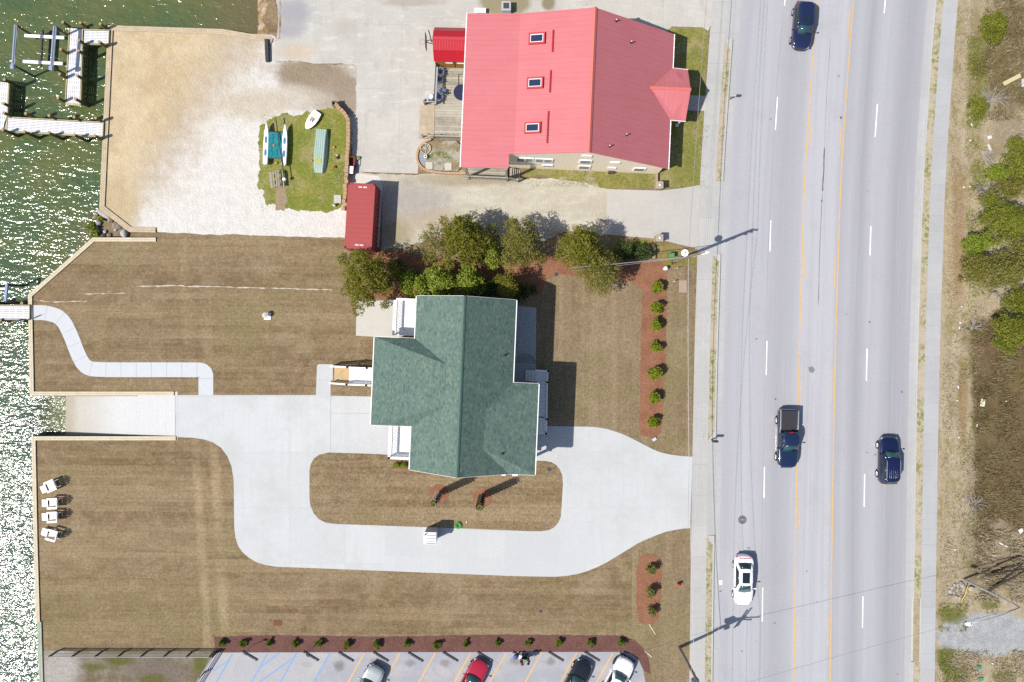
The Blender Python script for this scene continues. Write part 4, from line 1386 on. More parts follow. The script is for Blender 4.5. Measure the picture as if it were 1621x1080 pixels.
    # gutters along the eaves
    for u, v0, v1, z in ((-1, 0, 226, W - .06), (313.7, 0, 52, E - .07), (313.7, 131, 206, E - .07)):
        m = MB(); m.bar(L(u, v0, z), L(u, v1, z), .08, .12)
        for k in range(int((v1 - v0) / 14)):
            m.box(L(u, v0 + 7 + 14 * k, z + .07), (.14, .04, .02))
        m.build('gutter', M['white'], root)
    # windows of the south wall; the smallest, white-filled ones stand for vents
    for x, y, z, ww, wh, split in ((831, 247.5, 3.4, 1.6, 1.25, True), (861, 248.6, 3.4, 1.6, 1.25, True), (867, 257.5, 1.5, .9, .6, False), (927, 250.5, 3.6, 1.05, 1.2, False), (925, 261, 1.5, 1.05, 1.2, False), (1012, 264.5, 1.6, 1.05, 1.2, False), (929, 243.2, 5.6, .8, .5, False), (974, 251.5, 3.8, .8, .45, False), (969, 261.6, 1.7, .7, .45, False)):
        q = inv(x, y, z); q.y = L(0, vb).y
        f = MB()
        t = .11
        for dx, dz, bw, bh in ((0, wh / 2, ww, t), (0, -wh / 2, ww + .1, t + .04), (-ww / 2, 0, t, wh), (ww / 2, 0, t, wh)) + (((0, 0, t, wh),) if split else ()):
            f.box(q + Vector((dx, -.04, dz)), (bw, .09, bh))
        fo = f.build('window', M['white'], root)
        p = MB(); p.box(q + Vector((0, -.05, 0)), (ww - .1, .06, wh - .1)); p.build('pane', M['pale_glass'] if ww > .85 else M['white_w'], fo)
    # porch at the south-west corner
    d = MB()
    zz = .75
    for k in range(9):
        d.box(L(36, 206 + k * 2.5, zz), (62 / S, .145, .04))
    d.box(L(36, 216, zz - .12), (62 / S, 22 / S, .16))
    do = d.build('porch_deck', M['grey_wood'], root)
    rl = MB()
    railing(rl, L(8, 227, zz), L(66, 227, zz), 1.0, .14, top=.14)
    rl.build('railing', M['grey_wood'], do); rl = MB()
    railing(rl, L(68, 227, zz), L(84, 227, .2), 1.0, .2, top=.12)
    rl.build('railing', M['grey_wood'], do)
    for u, v in ((7, 225), (67, 225)):
        m = MB(); m.box(L(u, v, 2.4), (.2, .2, 4.8)); m.build('post', M['grey_wood'], do)
    s = MB()
    for k in range(5):
        s.box(L(73 + 3.2 * k, 216, zz - .14 * (k + 1)), (3.4 / S, 18 / S, .05))
    s.build('porch_steps', M['grey_wood'], do)
M['pale_glass'] = simple('window_glass', C(150, 162, 180), .15, .6)
M['sky_glass'] = simple('skylight_glass', (.02, .03, .07, 1), .05, .8)
M['guard'] = simple('snow_guard_red', C(206, 60, 74), .5, .3)
def _gw():
    n = N('weathered_grey_boards', 'obj')
    g = n.nd("ShaderNodeNewGeometry")
    col = n.ramp(g.outputs['Random Per Island'], [(0, C(206, 200, 186)), (.5, C(188, 182, 168)), (1, C(166, 160, 146))])
    col = n.mix(n.mr(n.noise(1.2, 4.0, .6), .4, .7, 0, .5), col, C(212, 206, 190))
    return n.done(n.grain(col, 5, .10, 3), .9, .15)
M['grey_wood'] = _gw()
red_house()

# ---------------------------------------------------------------- red shed, deck and yard things beside the red house
def shed():
    root = thing('shed', 'small shed with bright red gambrel metal roof beside the red roofed house', 'shed', P(716.5, 85.7, 0), math.radians(-1.4))
    rr = m_metal_roof('bright_red_roof', (208, 36, 54), 0, .26, .40)
    w2, l2 = 1.50, 1.45          # half depth (y), half length (x)
    prof = [(-w2 - .12, 2.25), (-w2 * .62, 3.15), (0, 3.62), (w2 * .62, 3.15), (w2 + .12, 2.25)]
    ro = MB()
    x0, x1 = -l2 - .12, l2 + .12
    ro.slab([[Vector((x0, a[0], a[1])), Vector((x1, a[0], a[1])), Vector((x1, b[0], b[1])), Vector((x0, b[0], b[1]))] for a, b in zip(prof, prof[1:])], .05)
    r = ro.build('roof', rr, root)
    m = MB(); m.bar((x0 - .02, 0, 3.63), (x1 + .02, 0, 3.63), .30, .05); m.build('ridge_cap', M['shed_ridge'], r)
    w = MB()
    ring = lambda x: [Vector((x, -w2, 0))] + [Vector((x, max(-w2, min(w2, y)), z - .07)) for y, z in prof] + [Vector((x, w2, 0))]
    w.loft([ring(-l2), ring(l2)])
    w.build('wall', m_wood('shed_plywood', (196, 146, 84), (178, 128, 70), 2.5), root)
    for x in (-.15, .95):
        d = MB(); d.box((x, -w2 - .03, 1.05), (.95, .06, 2.0))
        do = d.build('door', m_wood('shed_door', (190, 140, 78), (172, 122, 66), 2.5) if 'shed_d' not in M else M['shed_d'], root)
        M['shed_d'] = do.data.materials[0]
        t = MB(); t.box((x, -w2 - .09, 1.75), (.7, .05, .12)); t.build('hinge_strap', M['white_w'], do)
M['shed_ridge'] = simple('shed_ridge_metal', C(222, 78, 92), .4, .35)
shed()

def deck():
    root = thing('deck', 'weathered grey timber deck with dark railing beside the red roofed house', 'deck', (0, 0, 0), 0)
    a = MB(); z = .45
    y = 106.5
    while y < 221:
        x0 = 691 - (y - 106) * .055 if y < 167 else 688.5
        a.bar(P(x0, y, z), P(748, y + 1.2, z), .235, .04)
        y += 4.25
    a.prism([tuple(P(x, yy, 0).xy) for x, yy in ((691, 107), (748, 107), (746, 221), (688, 219))], .05, z - .05)
    a.build('deck_boards', M['grey_wood'], root)
    r = MB()
    railing(r, P(692, 106, z), P(689, 165, z), 1.0, .13, True, .10)
    ro = r.build('railing', M['dark'], root)
    m = MB(); m.bar(P(692, 106, z + 1.06), P(689, 165, z + 1.06), .16, .03); m.build('cap_rail', simple('rail_cap', C(186, 190, 200), .5, .3), ro)
    r = MB(); railing(r, P(687, 219.5, z), P(729, 220.5, z), 1.0, .13, True, .14); r.build('railing', M['grey_wood'], root)
    s = MB()
    for k in range(3):
        s.prism([tuple(P(x, yy, 0).xy) for x, yy in ((688.5 - 8.0 * (k + 1), 168), (688.8 - 8.0 * k, 168), (687.3 - 8.0 * k, 220), (687 - 8.0 * (k + 1), 220))], .02, z - .11 * (k + 1) - .02)
    s.build('deck_steps', m_wood('step_boards', (214, 196, 170), (202, 184, 158), 2), root)
    for a, b in ((P(689, 166, z), P(673, 166.5, .05)), (P(687, 219, z), P(670, 218, .05))):
        r = MB(); railing(r, a, b, .95, .5, True, .10); r.build('hand_rail', M['grey_wood'], root)
deck()
# ---------------------------------------------------------------- bulkheads, docks, boat lift
def bulkhead(name, line, label, cat, mcap, w=.52, top=.12, inner=None, boards=2, wall_r=.06):
    root = thing(name, label, cat, (0, 0, 0), 0)
    wl = MB(); cp = MB()
    pts = [P2(*p) for p in line]
    def off(d):
        out = []
        for i, p in enumerate(pts):
            if i == 0: n = (pts[1] - p).normalized(); nn = Vector((-n.y, n.x)); out.append(p + nn * d); continue
            if i == len(pts) - 1: n = (p - pts[i - 1]).normalized(); nn = Vector((-n.y, n.x)); out.append(p + nn * d); continue
            a = (p - pts[i - 1]).normalized(); b = (pts[i + 1] - p).normalized()
            na, nb = Vector((-a.y, a.x)), Vector((-b.y, b.x))
            m = (na + nb).normalized(); out.append(p + m * (d / max(.3, m.dot(na))))
        return out
    step = w / boards
    for k in range(boards):
        d0 = -w / 2 + step * k + .006; d1 = d0 + step - .012
        A, B = off(d0), off(d1)
        for i in range(len(pts) - 1):
            cp.prism([tuple(A[i]), tuple(A[i + 1]), tuple(B[i + 1]), tuple(B[i])], top - .06, top)
    A, B = off(-w / 2 + .03), off(-w / 2 + .03 + .14)
    if inner is not None:
        A, B = off(inner), off(inner + .14)
    for i in range(len(pts) - 1):
        wl.prism([tuple(A[i]), tuple(A[i + 1]), tuple(B[i + 1]), tuple(B[i])], -3.0, top - .065)
    wl.build('sheet_wall', M['wall_wood'], root)
    cp.build('cap', mcap, root)
    # wale timber along the water side
    A, B = off((inner or -w / 2) - .08), off((inner or -w / 2) + .05)
    wa = MB()
    for i in range(len(pts) - 1):
        wa.prism([tuple(A[i]), tuple(A[i + 1]), tuple(B[i + 1]), tuple(B[i])], -.45, -.25)
    wa.build('wale', M['wall_wood'], root)
    return root
bulkhead('bulkhead', [(431, 66), (424, 63), (353, 51), (175.5, 45), (162.3, 329), (206.5, 363.5), (247, 364.5)], 'tan timber bulkhead along the sandy beach with weathered cap', 'bulkhead', M['cap_old'], .52, boards=3, inner=-.23)
bulkhead('bulkhead', [(247.5, 379.7), (149, 379.5), (48.5, 468), (51.5, 623), (276, 623)], 'pale new timber bulkhead with a slanting corner north of the boat ramp', 'bulkhead', M['cap_new'], .41, inner=-.2)
bulkhead('bulkhead', [(279, 693.8), (54, 693.8), (57, 850), (61, 984)], 'pale new timber bulkhead south of the boat ramp, beside the white chairs', 'bulkhead', M['cap_new'], .41, inner=-.2)
bulkhead('bulkhead', [(63, 984), (66, 1080), (90, 1500)], 'older greenish timber seawall at the bottom left corner', 'bulkhead', M['cap_green'], .44, boards=2, inner=-.2)
# dark end wall of the beach
t = thing('bulkhead_end', 'short dark end wall beside the beach and the concrete yard', 'retaining wall', (0, 0, 0), 0)
m = MB(); m.prism(px([(420.5, 64), (426, 64), (427, 99), (422, 99)]), -.3, .35); m.build('wall_panel', M['dark'], t)
m = MB(); m.bar(P(418, 74, .2), P(425, 77, .2), .05, .05); m.bar(P(417, 86, .2), P(424, 84, .2), .05, .05); m.build('tie_rods', M['galv'], t)

M['deckp'] = M['deck_white']
def dock(label, corners, along, z=.25, panels=6, nsl=7, ends=()):
    """corners nw, ne, se, sw in photo pixels; slots run along the long way"""
    root = thing('dock', label, 'dock', (0, 0, 0), 0)
    nw, ne, se, sw = [P(x, y, z) for x, y in corners]
    def q(u, v):
        a = nw.lerp(ne, u); b = sw.lerp(se, u)
        return a.lerp(b, v)
    L = (ne - nw).length if along == 'x' else (sw - nw).length
    Wd = (sw - nw).length if along == 'x' else (ne - nw).length
    f = (lambda s, t: q(s, t)) if along == 'x' else (lambda s, t: q(t, s))
    d = MB()
    up = Vector((0, 0, 1))
    e = .085 / Wd * 1.0
    for k in range(panels):
        s0, s1 = (k + .012) / panels, (k + .988) / panels
        fr = .07 / (L / panels) / panels
        for i in range(nsl):
            t0 = e + (1 - 2 * e) * (i + .12) / nsl; t1 = e + (1 - 2 * e) * (i + .88) / nsl
            d.add([f(s0, t0), f(s1, t0), f(s1, t1), f(s0, t1)] + [f(s0, t0) - up * .04, f(s1, t0) - up * .04, f(s1, t1) - up * .04, f(s0, t1) - up * .04], [(0, 1, 2, 3), (7, 6, 5, 4), (0, 4, 5, 1), (1, 5, 6, 2), (2, 6, 7, 3), (3, 7, 4, 0)])
        for s in (s0, (s0 + s1) / 2, s1 - .08 / L):
            a, b = f(s, e), f(s, 1 - e); c2, d2 = f(s + .08 / L, 1 - e), f(s + .08 / L, e)
            d.add([a + up * .003, b + up * .003, c2 + up * .003, d2 + up * .003], [(0, 1, 2, 3)])
    o = d.build('deck_panels', M['deck_white'], root)
    bm = bmesh.new(); bm.from_mesh(o.data); bmesh.ops.recalc_face_normals(bm, faces=bm.faces)
    for fc in bm.faces:
        if abs(fc.normal.z) > .9 and fc.calc_center_median().z > z - .01 and fc.normal.z < 0: fc.normal_flip()
    bm.to_mesh(o.data); bm.free()
    s = MB()
    for t in (0, 1):
        s.bar(f(0, t) - up * .08, f(1, t) - up * .08, .09, .24)
        s.bar(f(0, t) - up * .08 , f(0, 1 - t) - up * .08, .09, .23)
    for e_ in ends:
        s.bar(f(e_, 0) - up * .05, f(e_, 1) - up * .05, .34, .06)
    s.bar(f(1, 0) - up * .08, f(1, 1) - up * .08, .09, .23)
    s.build('edge_timber', M['edge_wood'], root)
    j = MB()
    for k in range(panels + 1):
        j.bar(f(k / panels, .04) - up * .16, f(k / panels, .96) - up * .16, .09, .18)
    j.bar(f(.01, .5) - up * .18, f(.99, .5) - up * .18, .09, .16)
    j.build('joists', M['wall_wood'], root)
dock('white plank dock that stops short between the boat lift and the beach', [(110, 43.5), (131, 46), (127.5, 165), (103.5, 163)], 'y', panels=8, nsl=7, ends=(1,))
dock('short white dock arm joining the plank dock to the beach corner', [(132.5, 47), (172.5, 48), (171.5, 70), (131.5, 69.5)], 'x', panels=2, nsl=8)
dock('long white walkway dock running out from the beach to the left edge', [(11, 185.5), (163.5, 194), (162.5, 216.5), (5, 207.8)], 'x', panels=8, nsl=8)
dock('white dock at the left edge crossing the end of the long walkway', [(-13, 127), (14.5, 131), (10.5, 206), (-17, 204)], 'y', panels=5, nsl=8)
dock('white dock at the left edge meeting the curved garden path', [(-60, 483), (46.5, 483.5), (46.5, 506), (-60, 506)], 'x', panels=5, nsl=7)

def piling_mesh(r=.15):
    a = MB(); a.cyl((0, 0, -3.2), (0, 0, 1.26), r * 1.03, r, n=12, cap=True)
    b = MB(); b.cyl((0, 0, 1.26), (0, 0, 1.30), r * .99, r * .93, n=12)
    return a, b
def pilings():
    T = None
    sets = [
        ('north of the short dock arm', [(98.9, 35), (126.7, 36.1), (158.3, 37.8)], 'of the three in a row above the plank dock', 'west'),
        ('south of the short dock arm', [(157, 66.4)], 'beside the beach corner under the short dock arm', None),
        ('along the plank dock', [(124.4, 63.7), (123.9, 80.2), (121.7, 119.4), (118.9, 156.4)], 'along the right edge of the plank dock, counted from the top', 'n'),
        ('along the plank dock left', [(95.8, 78), (93.9, 117.2), (91.3, 155)], 'along the left edge of the plank dock, counted from the top', 'n'),
        ('left dock', [(6.4, 126), (5, 163.7), (5.5, 178.6)], 'on the dock at the left picture edge, counted from the top', 'n'),
        ('walkway north', [(40.2, 179.7), (77.2, 183), (116.9, 185.2), (150.8, 186.7)], 'along the upper edge of the long walkway dock, counted from the left', 'n'),
        ('walkway south', [(3.9, 205.3), (38, 208.7), (76.7, 210.3), (116.9, 213.6), (149.4, 215)], 'along the lower edge of the long walkway dock, counted from the left', 'n'),
        ('path dock', [(34, 480), (-8, 480)], None, None),
        ('path dock south', [(35, 508), (0, 507)], None, None),
    ]
    for nm, pts, where, _ in sets:
        for i, (x, y) in enumerate(pts):
            hz = 1.3 if not nm.startswith('path') else .5
            loc = P(x, y, hz); loc.z = hz - 1.3
            if nm == 'north of the short dock arm':
                lab = ('leftmost', 'middle', 'rightmost')[i] + ' round wooden piling ' + where
            elif nm == 'south of the short dock arm':
                lab = 'round wooden piling ' + where
            elif nm == 'path dock':
                lab = ('low wooden piling on the upper side of the dock by the curved path', 'low wooden piling cut off by the left edge above the path dock')[i]
            elif nm == 'path dock south':
                lab = ('low wooden piling on the lower side of the dock near the sign', 'low wooden piling on the lower side of the path dock at the left edge')[i]
            else:
                lab = ORD[i] + ' wooden piling ' + where
            if T is None:
                T = thing('piling', lab, 'piling', loc, 0, 'dock pilings')
                a, b = piling_mesh()
                a.build('shaft', M['piling'], T, smooth=True, auto=40); b.build('cut_top', M['piling_top'], T)
            else:
                dup(T, loc, random.Random(i).uniform(0, 3), lab)
pilings()

def boat_lift():
    root = thing('boat_lift', 'aluminium boat lift with two top beams and white bunks beside the plank dock', 'boat lift', (0, 0, 0), 0)
    z = 2.1
    for (x0, y0), (x1, y1) in (((25.5, 40), (21, 103)), ((87, 42), (82, 105))):
        b = MB()
        a_, b_ = P(x0, y0, z), P(x1, y1, z)
        b.bar(a_, b_, .26, .16); bo = b.build('top_beam', M['alu'], root)
        s = MB(); s.bar(a_ + Vector((.03, 0, .10)), b_ + Vector((.03, 0, .10)), .06, .05); s.cyl(a_.lerp(b_, .02) + Vector((0, 0, .12)), a_.lerp(b_, .98) + Vector((0, 0, .12)), .03, n=6); s.build('drive_pipe', simple('lift_pipe', C(150, 166, 205), .4, .4) if 'lp' not in M else M['lp'], bo)
        M['lp'] = bo.children[0].data.materials[0]
        mo = MB(); mo.box(b_ + Vector((0, -.22, .08)), (.36, .40, .30)); mo.cyl(b_ + Vector((-.1, -.35, .08)), b_ + Vector((-.1, -.1, .08)), .12, n=8); mo.build('motor', simple('motor_cover', C(170, 180, 214), .4, .4) if 'mc' not in M else M['mc'], bo, bevel=.03)
        M['mc'] = bo.children[1].data.materials[0]
        for p in (a_, b_):
            po = MB(); po.cyl(Vector((p.x, p.y, -3)), Vector((p.x, p.y, z - .08)), .11, n=8); po.build('post', M['piling'], root, smooth=True, auto=40)
    c = MB()
    for (x0, y0), (x1, y1), zz in (((68, 48), (64.5, 105), -.1), ((80.5, 49), (77, 104), -.35)):
        k = MB(); k.bar(P(x0, y0, zz), P(x1, y1, zz), .14, .16); k.build('cradle_beam', M['dark'], root)
    for (x0, y0), (x1, y1) in (((39, 56.5), (102, 60)), ((36.5, 97.5), (99.5, 101))):
        k = MB(); k.bar(P(x0, y0, .2), P(x1, y1, .2), .30, .12); k.build('bunk', M['white'], root, bevel=.02)
    for (x, y, zz), (x2, y2, z2) in (((28, 38, z), (53, 53, .2)), ((65.5, 36.5, z), (104, 57, .2)), ((26, 79, z), (51, 96, .2)), ((62, 78, z), (99, 97, .2))):
        k = MB(); k.cyl(P(x, y, zz), P(x2, y2, z2), .018, n=5); k.build('cable', M['galv'], root)
boat_lift()
# corner of a second lift at the left edge
def lift2():
    root = thing('boat_lift', 'blue end of a boat lift cut off by the left picture edge', 'boat lift', (0, 0, 0), 0)
    b = MB(); b.bar(P(11, 450, 1.4), P(8.5, 477, 1.4), .22, .16); b.build('top_beam', simple('blue_lift_paint', C(150, 172, 216, .6), .4, .4), root)
    b = MB(); b.bar(P(-40, 459, .6), P(11, 457, .6), .2, .12); b.build('bunk', M['white_w'], root)
    for x, y in ((11, 450), (8.5, 477)):
        p = P(x, y, 1.4); b = MB(); b.cyl((p.x, p.y, -3), (p.x, p.y, 1.35), .1, n=8); b.build('post', M['piling'], root)
lift2()
# sign post by the end of the path
def path_sign():
    p = P(47.5, 506.5, 0)
    root = thing('sign', 'small blue backed sign on a post where the dock meets the path', 'sign', p, math.radians(25))
    m = MB(); m.cyl((0, 0, -.2), (0, 0, 1.55), .045, n=8); m.build('post', M['grey_wood'], root)
    m = MB(); m.box((0, -.06, 1.35), (.62, .03, .5)); m.build('panel', simple('sign_blue', C(96, 118, 190), .5, .3), root, bevel=.01)
path_sign()

# rocks between the two bulkheads and along the shore
def rocks():
    rnd = random.Random(4)
    mats = [simple('pale_rock', C(206, 202, 196), .9, .15, grain=.12, gscale=3), simple('brown_rock', C(168, 152, 130), .9, .15, grain=.16, gscale=3), simple('grey_rock', C(150, 144, 136), .9, .15, grain=.16, gscale=3)]
    spec = [('large pale oblong rock against the beach bulkhead', 166, 339, .72, .42, .5, -38, 0), ('rounded pale rock at the corner of the sand', 197, 370, .36, .42, .35, 0, 0)]
    for i, (lab, x, y, a, b, c, rot, mi) in enumerate(spec):
        m = MB(); m.lump((0, 0, 0), (a, b, c), i + 3, .16, 2)
        o = m.build('rock', mats[mi], None, True, auto=30); o.location = P(x, y, -.55) if i == 0 else P(x, y, -.1); o.rotation_euler = (0, 0, math.radians(rot))
        tag(o, lab, 'rock')
    k = 0
    for i in range(46):
        x = rnd.uniform(140, 206); y = rnd.uniform(328, 379)
        if y < 329 + (x - 164) * .78 + 5 or y > 377: continue
        if x < 150 and y < 352: continue
        if abs(x - 166) + abs(y - 339) < 12: continue
        m = MB(); s = rnd.uniform(.13, .34)
        m.lump((0, 0, 0), (s * rnd.uniform(.8, 1.6), s, s * .7), i + 20, .3, 1)
        o = m.build('rock', mats[rnd.choice([0, 1, 1, 2])], None, False)
        o.location = P(x, y, -.72 + .006 * (x - 140)); o.rotation_euler = (rnd.uniform(-.3, .3), rnd.uniform(-.3, .3), rnd.uniform(0, 6))
        tag(o, 'small rough stone in the riprap between the two bulkheads', 'rock', 'riprap stones'); k += 1
    # bank under the stones
    mb = MB(); mb.prism(px(ragged([(140, 378), (150, 352), (164, 333), (206, 364), (246, 366), (246, 379)], 2, 3, .1)), lambda x, y: -3, lambda x, y: -.98 + max(0, min(1, (x - P2(140, 0).x) / 5.2)) * .85)
    o = mb.build('shore_bank', simple('shore_mud', C(146, 130, 104), .9, .15, grain=.25, gscale=2, coord='world')); tag(o, kind='structure')
    # natural shore at the top left
    mb = MB(); mb.prism(px(ragged([(408, -120), (400, -10), (404, 30), (400, 56), (428, 66), (444, 62), (444, -120)], 4, 3, .08, 5)), lambda x, y: -3, lambda x, y: -.95 + max(0, min(1, (x - P2(401, 0).x) / 1.9)) * .97)
    n = N('shore_stain')
    col = n.mix(n.mr(n.noise(.9, 5, .7), .42, .6), C(190, 160, 124), C(132, 118, 82))
    col = n.mix(n.mr(n.noise(1.3, 5, .7, n.mp(loc=(5, 5, 0))), .52, .62, 0, .8), col, C(206, 196, 184))
    o = mb.build('shore_bank', n.done(n.grain(col, 6, .2, 4), .9, .15)); tag(o, kind='structure')
rocks()

def adirondack(name, label, loc, rz, proto=[None]):
    if proto[0] is not None:
        return dup(proto[0], loc, rz, label)
    root = thing(name, label, 'chair', loc, rz, 'white garden chairs facing the water')
    proto[0] = root
    W = M['white']
    s = MB()                      # local: front = -x
    for k in range(5):
        s.box((-.33 + .12 * k, 0, .40 - .035 * k), (.11, .54, .025), M=Matrix.Rotation(.28, 4, 'Y'))
    s.build('seat', W, root)
    b = MB()
    for k in range(6):
        y = (k - 2.5) * .1
        h = .82 - .045 * abs(k - 2.5) ** 2
        a = Vector((.22, y * .85, .28)); t = Vector((.22 + h * .42, y * 1.25, .28 + h * .9))
        b.bar(a, t, .085, .022)
    b.bar((.30, -.3, .48), (.30, .3, .48), .03, .07); b.bar((.44, -.34, .82), (.44, .34, .82), .03, .07)
    b.build('backrest', W, root)
    for sy in (-1, 1):
        a = MB(); a.box((-.08, sy * .36, .60), (.82, .15, .03)); a.build('arm', W, root)
        l = MB(); l.box((-.42, sy * .31, .29), (.09, .05, .58)); l.build('front_leg', W, root)
        l = MB(); l.bar((-.42, sy * .27, .36), (.42, sy * .27, .05), .035, .12); l.build('rear_leg', W, root)
    f = MB()
    for k in range(5):
        f.box((-.62 - .10 * k, 0, .36 - .012 * k), (.095, .56, .025))
    for sy in (-1, 1):
        f.bar((-.62, sy * .24, .33), (-1.05, sy * .24, .28), .04, .05); f.box((-1.0, sy * .24, .14), (.05, .04, .28))
    f.build('foot_rest', W, root)
    return root
for (x, y, r), lab in zip(((80.5, 766, 24), (83.5, 794, 2), (83.5, 815.5, 2), (82.5, 844.5, -16)),
                          ('topmost white garden chair by the water, turned away from the row', 'second white garden chair from the top, next to the tilted topmost one', 'third white garden chair from the top in the row by the water', 'lowest white garden chair by the water, turned downwards')):
    adirondack('garden_chair', lab, P(x + 7.5, y + .8, 0), math.radians(r)).scale = (1.2, 1.25, 1.2)
# ---------------------------------------------------------------- vehicles
def paint(name, col, rough=.28, coat=.7, metal=0.0):
    n = N(name, 'obj')
    c = n.grain(col, 3.0, .03, 2.0)
    n.done(c, rough, .5, metal)
    n.b.inputs['Coat Weight'].default_value = coat
    n.b.inputs['Coat Roughness'].default_value = .06
    return n.m

def wheel(parent, x, y, r, zc, rim):
    sx = 1 if x > 0 else -1
    prof = [(r * .62, .0), (r * .93, .01), (r, -.04), (r, -.17), (r * .93, -.21), (r * .6, -.22)]
    mb = MB(); n = 20
    rings = []
    for rr, d in prof:
        rings.append([Vector((x + sx * d, y + rr * math.cos(2 * math.pi * k / n), zc + rr * math.sin(2 * math.pi * k / n))) for k in range(n)])
    mb.loft(rings, caps=True)
    o = mb.build('wheel', M['rubber'], parent, True, auto=40)
    rb = MB()
    rb.cyl((x - sx * .03, y, zc), (x + sx * .004, y, zc), r * .62, r * .60, n=20)
    for k in range(5):
        a = 2 * math.pi * k / 5
        rb.bar((x + sx * .008, y, zc), (x + sx * .008, y + math.cos(a) * r * .58, zc + math.sin(a) * r * .58), .03, .07)
    rb.build('rim', rim, o)
    return o

def vehicle(name, label, cat, loc, rz, kind, body, rim=None, sunroof=False, rails=False, ribs=False, group=None, plate=None):
    rim = rim or M['chrome']
    root = thing(name, label, cat, loc, rz, group)
    if kind == 'sedan':
        st = [(2.52, .52, .52, .55), (2.47, .70, .60, .64), (2.36, .82, .68, .73), (2.1, .90, .76, .83), (1.6, .93, .85, .93), (1.02, .93, .93, 1.0), (.2, .935, .96, .99), (-1.0, .935, .99, 1.02), (-1.65, .92, 1.01, 1.08), (-2.2, .87, .99, 1.07), (-2.40, .79, .90, .99), (-2.50, .66, .70, .76)]
        cab = dict(f=1.02, r=-1.92, w=.86, zb=.97, tf=.24, tr=-1.25, tw=.64, zt=1.42, rb=.98); wy = (1.5, -1.42); wr = .34
    elif kind == 'suv':
        st = [(2.36, .58, .62, .66), (2.31, .74, .74, .79), (2.2, .85, .86, .92), (1.9, .91, .95, 1.02), (1.5, .935, 1.0, 1.06), (1.0, .945, 1.03, 1.10), (.2, .95, 1.05, 1.08), (-1.2, .95, 1.07, 1.1), (-1.9, .93, 1.08, 1.12), (-2.2, .88, 1.02, 1.08), (-2.32, .78, .86, .92), (-2.36, .68, .66, .7)]
        cab = dict(f=1.02, r=-2.16, w=.88, zb=1.04, tf=.34, tr=-1.82, tw=.68, zt=1.64, rb=1.05); wy = (1.43, -1.38); wr = .37
    else:
        st = [(2.92, .70, .70, .74), (2.88, .86, .85, .90), (2.74, .94, 1.0, 1.06), (2.3, .98, 1.08, 1.15), (1.7, .985, 1.11, 1.18), (1.1, .985, 1.13, 1.2), (.2, .985, 1.15, 1.17), (-.72, .985, 1.16, 1.18), (-.80, .985, 1.17, 1.22), (-1.8, .985, 1.18, 1.23), (-2.75, .98, 1.17, 1.22), (-2.86, .95, 1.12, 1.18), (-2.90, .92, .8, .84)]
        cab = dict(f=1.22, r=-.78, w=.92, zb=1.14, tf=.52, tr=-.60, tw=.72, zt=1.82, rb=1.16); wy = (1.88, -1.72); wr = .41
    zb = .24 if kind != 'pickup' else .34
    # plan outline as a rounded box, heights taken from the stations
    Lf, Lr = st[0][0], -st[-1][0]; Wm = max(s[1] for s in st)
    def hz(y, j):
        for s0, s1 in zip(st, st[1:]):
            if s1[0] <= y <= s0[0]:
                t = (s0[0] - y) / (s0[0] - s1[0]); t = t * t * (3 - 2 * t)
                return s0[j] + (s1[j] - s0[j]) * t
        return st[-1][j]
    pf, pr = {'sedan': (8, 11), 'suv': (9, 12), 'pickup': (11, 36)}[kind]
    ys = [1.0, .994, .98, .955, .92, .87, .80, .71, .60, .48, .34, .2, .06]
    ns = [(Lf * t, Wm * (1 - t ** pf) ** (1 / 2.3) if t < 1 else Wm * .10, hz(Lf * t, 2), hz(Lf * t, 3)) for t in ys]
    ns += [(-Lr * t, Wm * (1 - t ** pr) ** (1 / 2.3) if t < 1 else Wm * .12, hz(-Lr * t, 2), hz(-Lr * t, 3)) for t in reversed(ys)]
    st2 = ns
    mb = MB(); rings = []
    for y, w, zs, zt in st2:
        half = [(.80 * w, zb), (.955 * w, zb + .10), (w, zb + .30), (.995 * w, zs - .16), (.97 * w, zs - .05), (.90 * w, zs + (zt - zs) * .35), (.72 * w, zs + (zt - zs) * .75), (.38 * w, zt - .006), (0, zt)]
        ring = [Vector((x, y, z)) for x, z in half] + [Vector((-x, y, z)) for x, z in reversed(half[:-1])]
        rings.append(ring)
    mb.loft(rings)
    bo = mb.build('body', body, root, True, auto=60)
    md = bo.modifiers.new('sub', 'SUBSURF'); md.levels = 1; md.render_levels = 1
    # shut lines of bonnet and boot
    sl = MB()
    def top_z(y, xf):
        for (y0, w0, s0, t0), (y1, w1, s1, t1) in zip(st, st[1:]):
            if y1 <= y <= y0:
                t = (y0 - y) / (y0 - y1)
                w, zs, zt = w0 + (w1 - w0) * t, s0 + (s1 - s0) * t, t0 + (t1 - t0) * t
                return w * xf, zs + (zt - zs) * (.75 if xf > .6 else 1)
        return 0, 0
    for sx in (-1, 1):
        pts = []
        for k in range(7):
            y = cab['f'] + .06 + (st[0][0] - .25 - cab['f']) * k / 6
            w, z = top_z(y, .74); pts.append(Vector((sx * w, y, z + .004)))
        for a, b in zip(pts, pts[1:]):
            sl.bar(a, b, .018, .010)
    sl.build('shut_lines', M['dark'], bo)
    # greenhouse
    c = cab
    def ring(f, r, w, z, zr, bow):
        return [Vector((w * .74, f, z)), Vector((0, f + bow, z)), Vector((-w * .74, f, z)), Vector((-w, f - .24, z)), Vector((-w, (f + r) / 2, z)), Vector((-w, r + .28, zr)), Vector((-w * .76, r, zr)), Vector((0, r - bow * .6, zr)), Vector((w * .76, r, zr)), Vector((w, r + .28, zr)), Vector((w, (f + r) / 2, z)), Vector((w, f - .24, z))]
    lo = ring(c['f'], c['r'], c['w'], c['zb'], c['rb'], .10)
    hi = ring(c['tf'], c['tr'], c['tw'], c['zt'], c['zt'] - .03, .07)
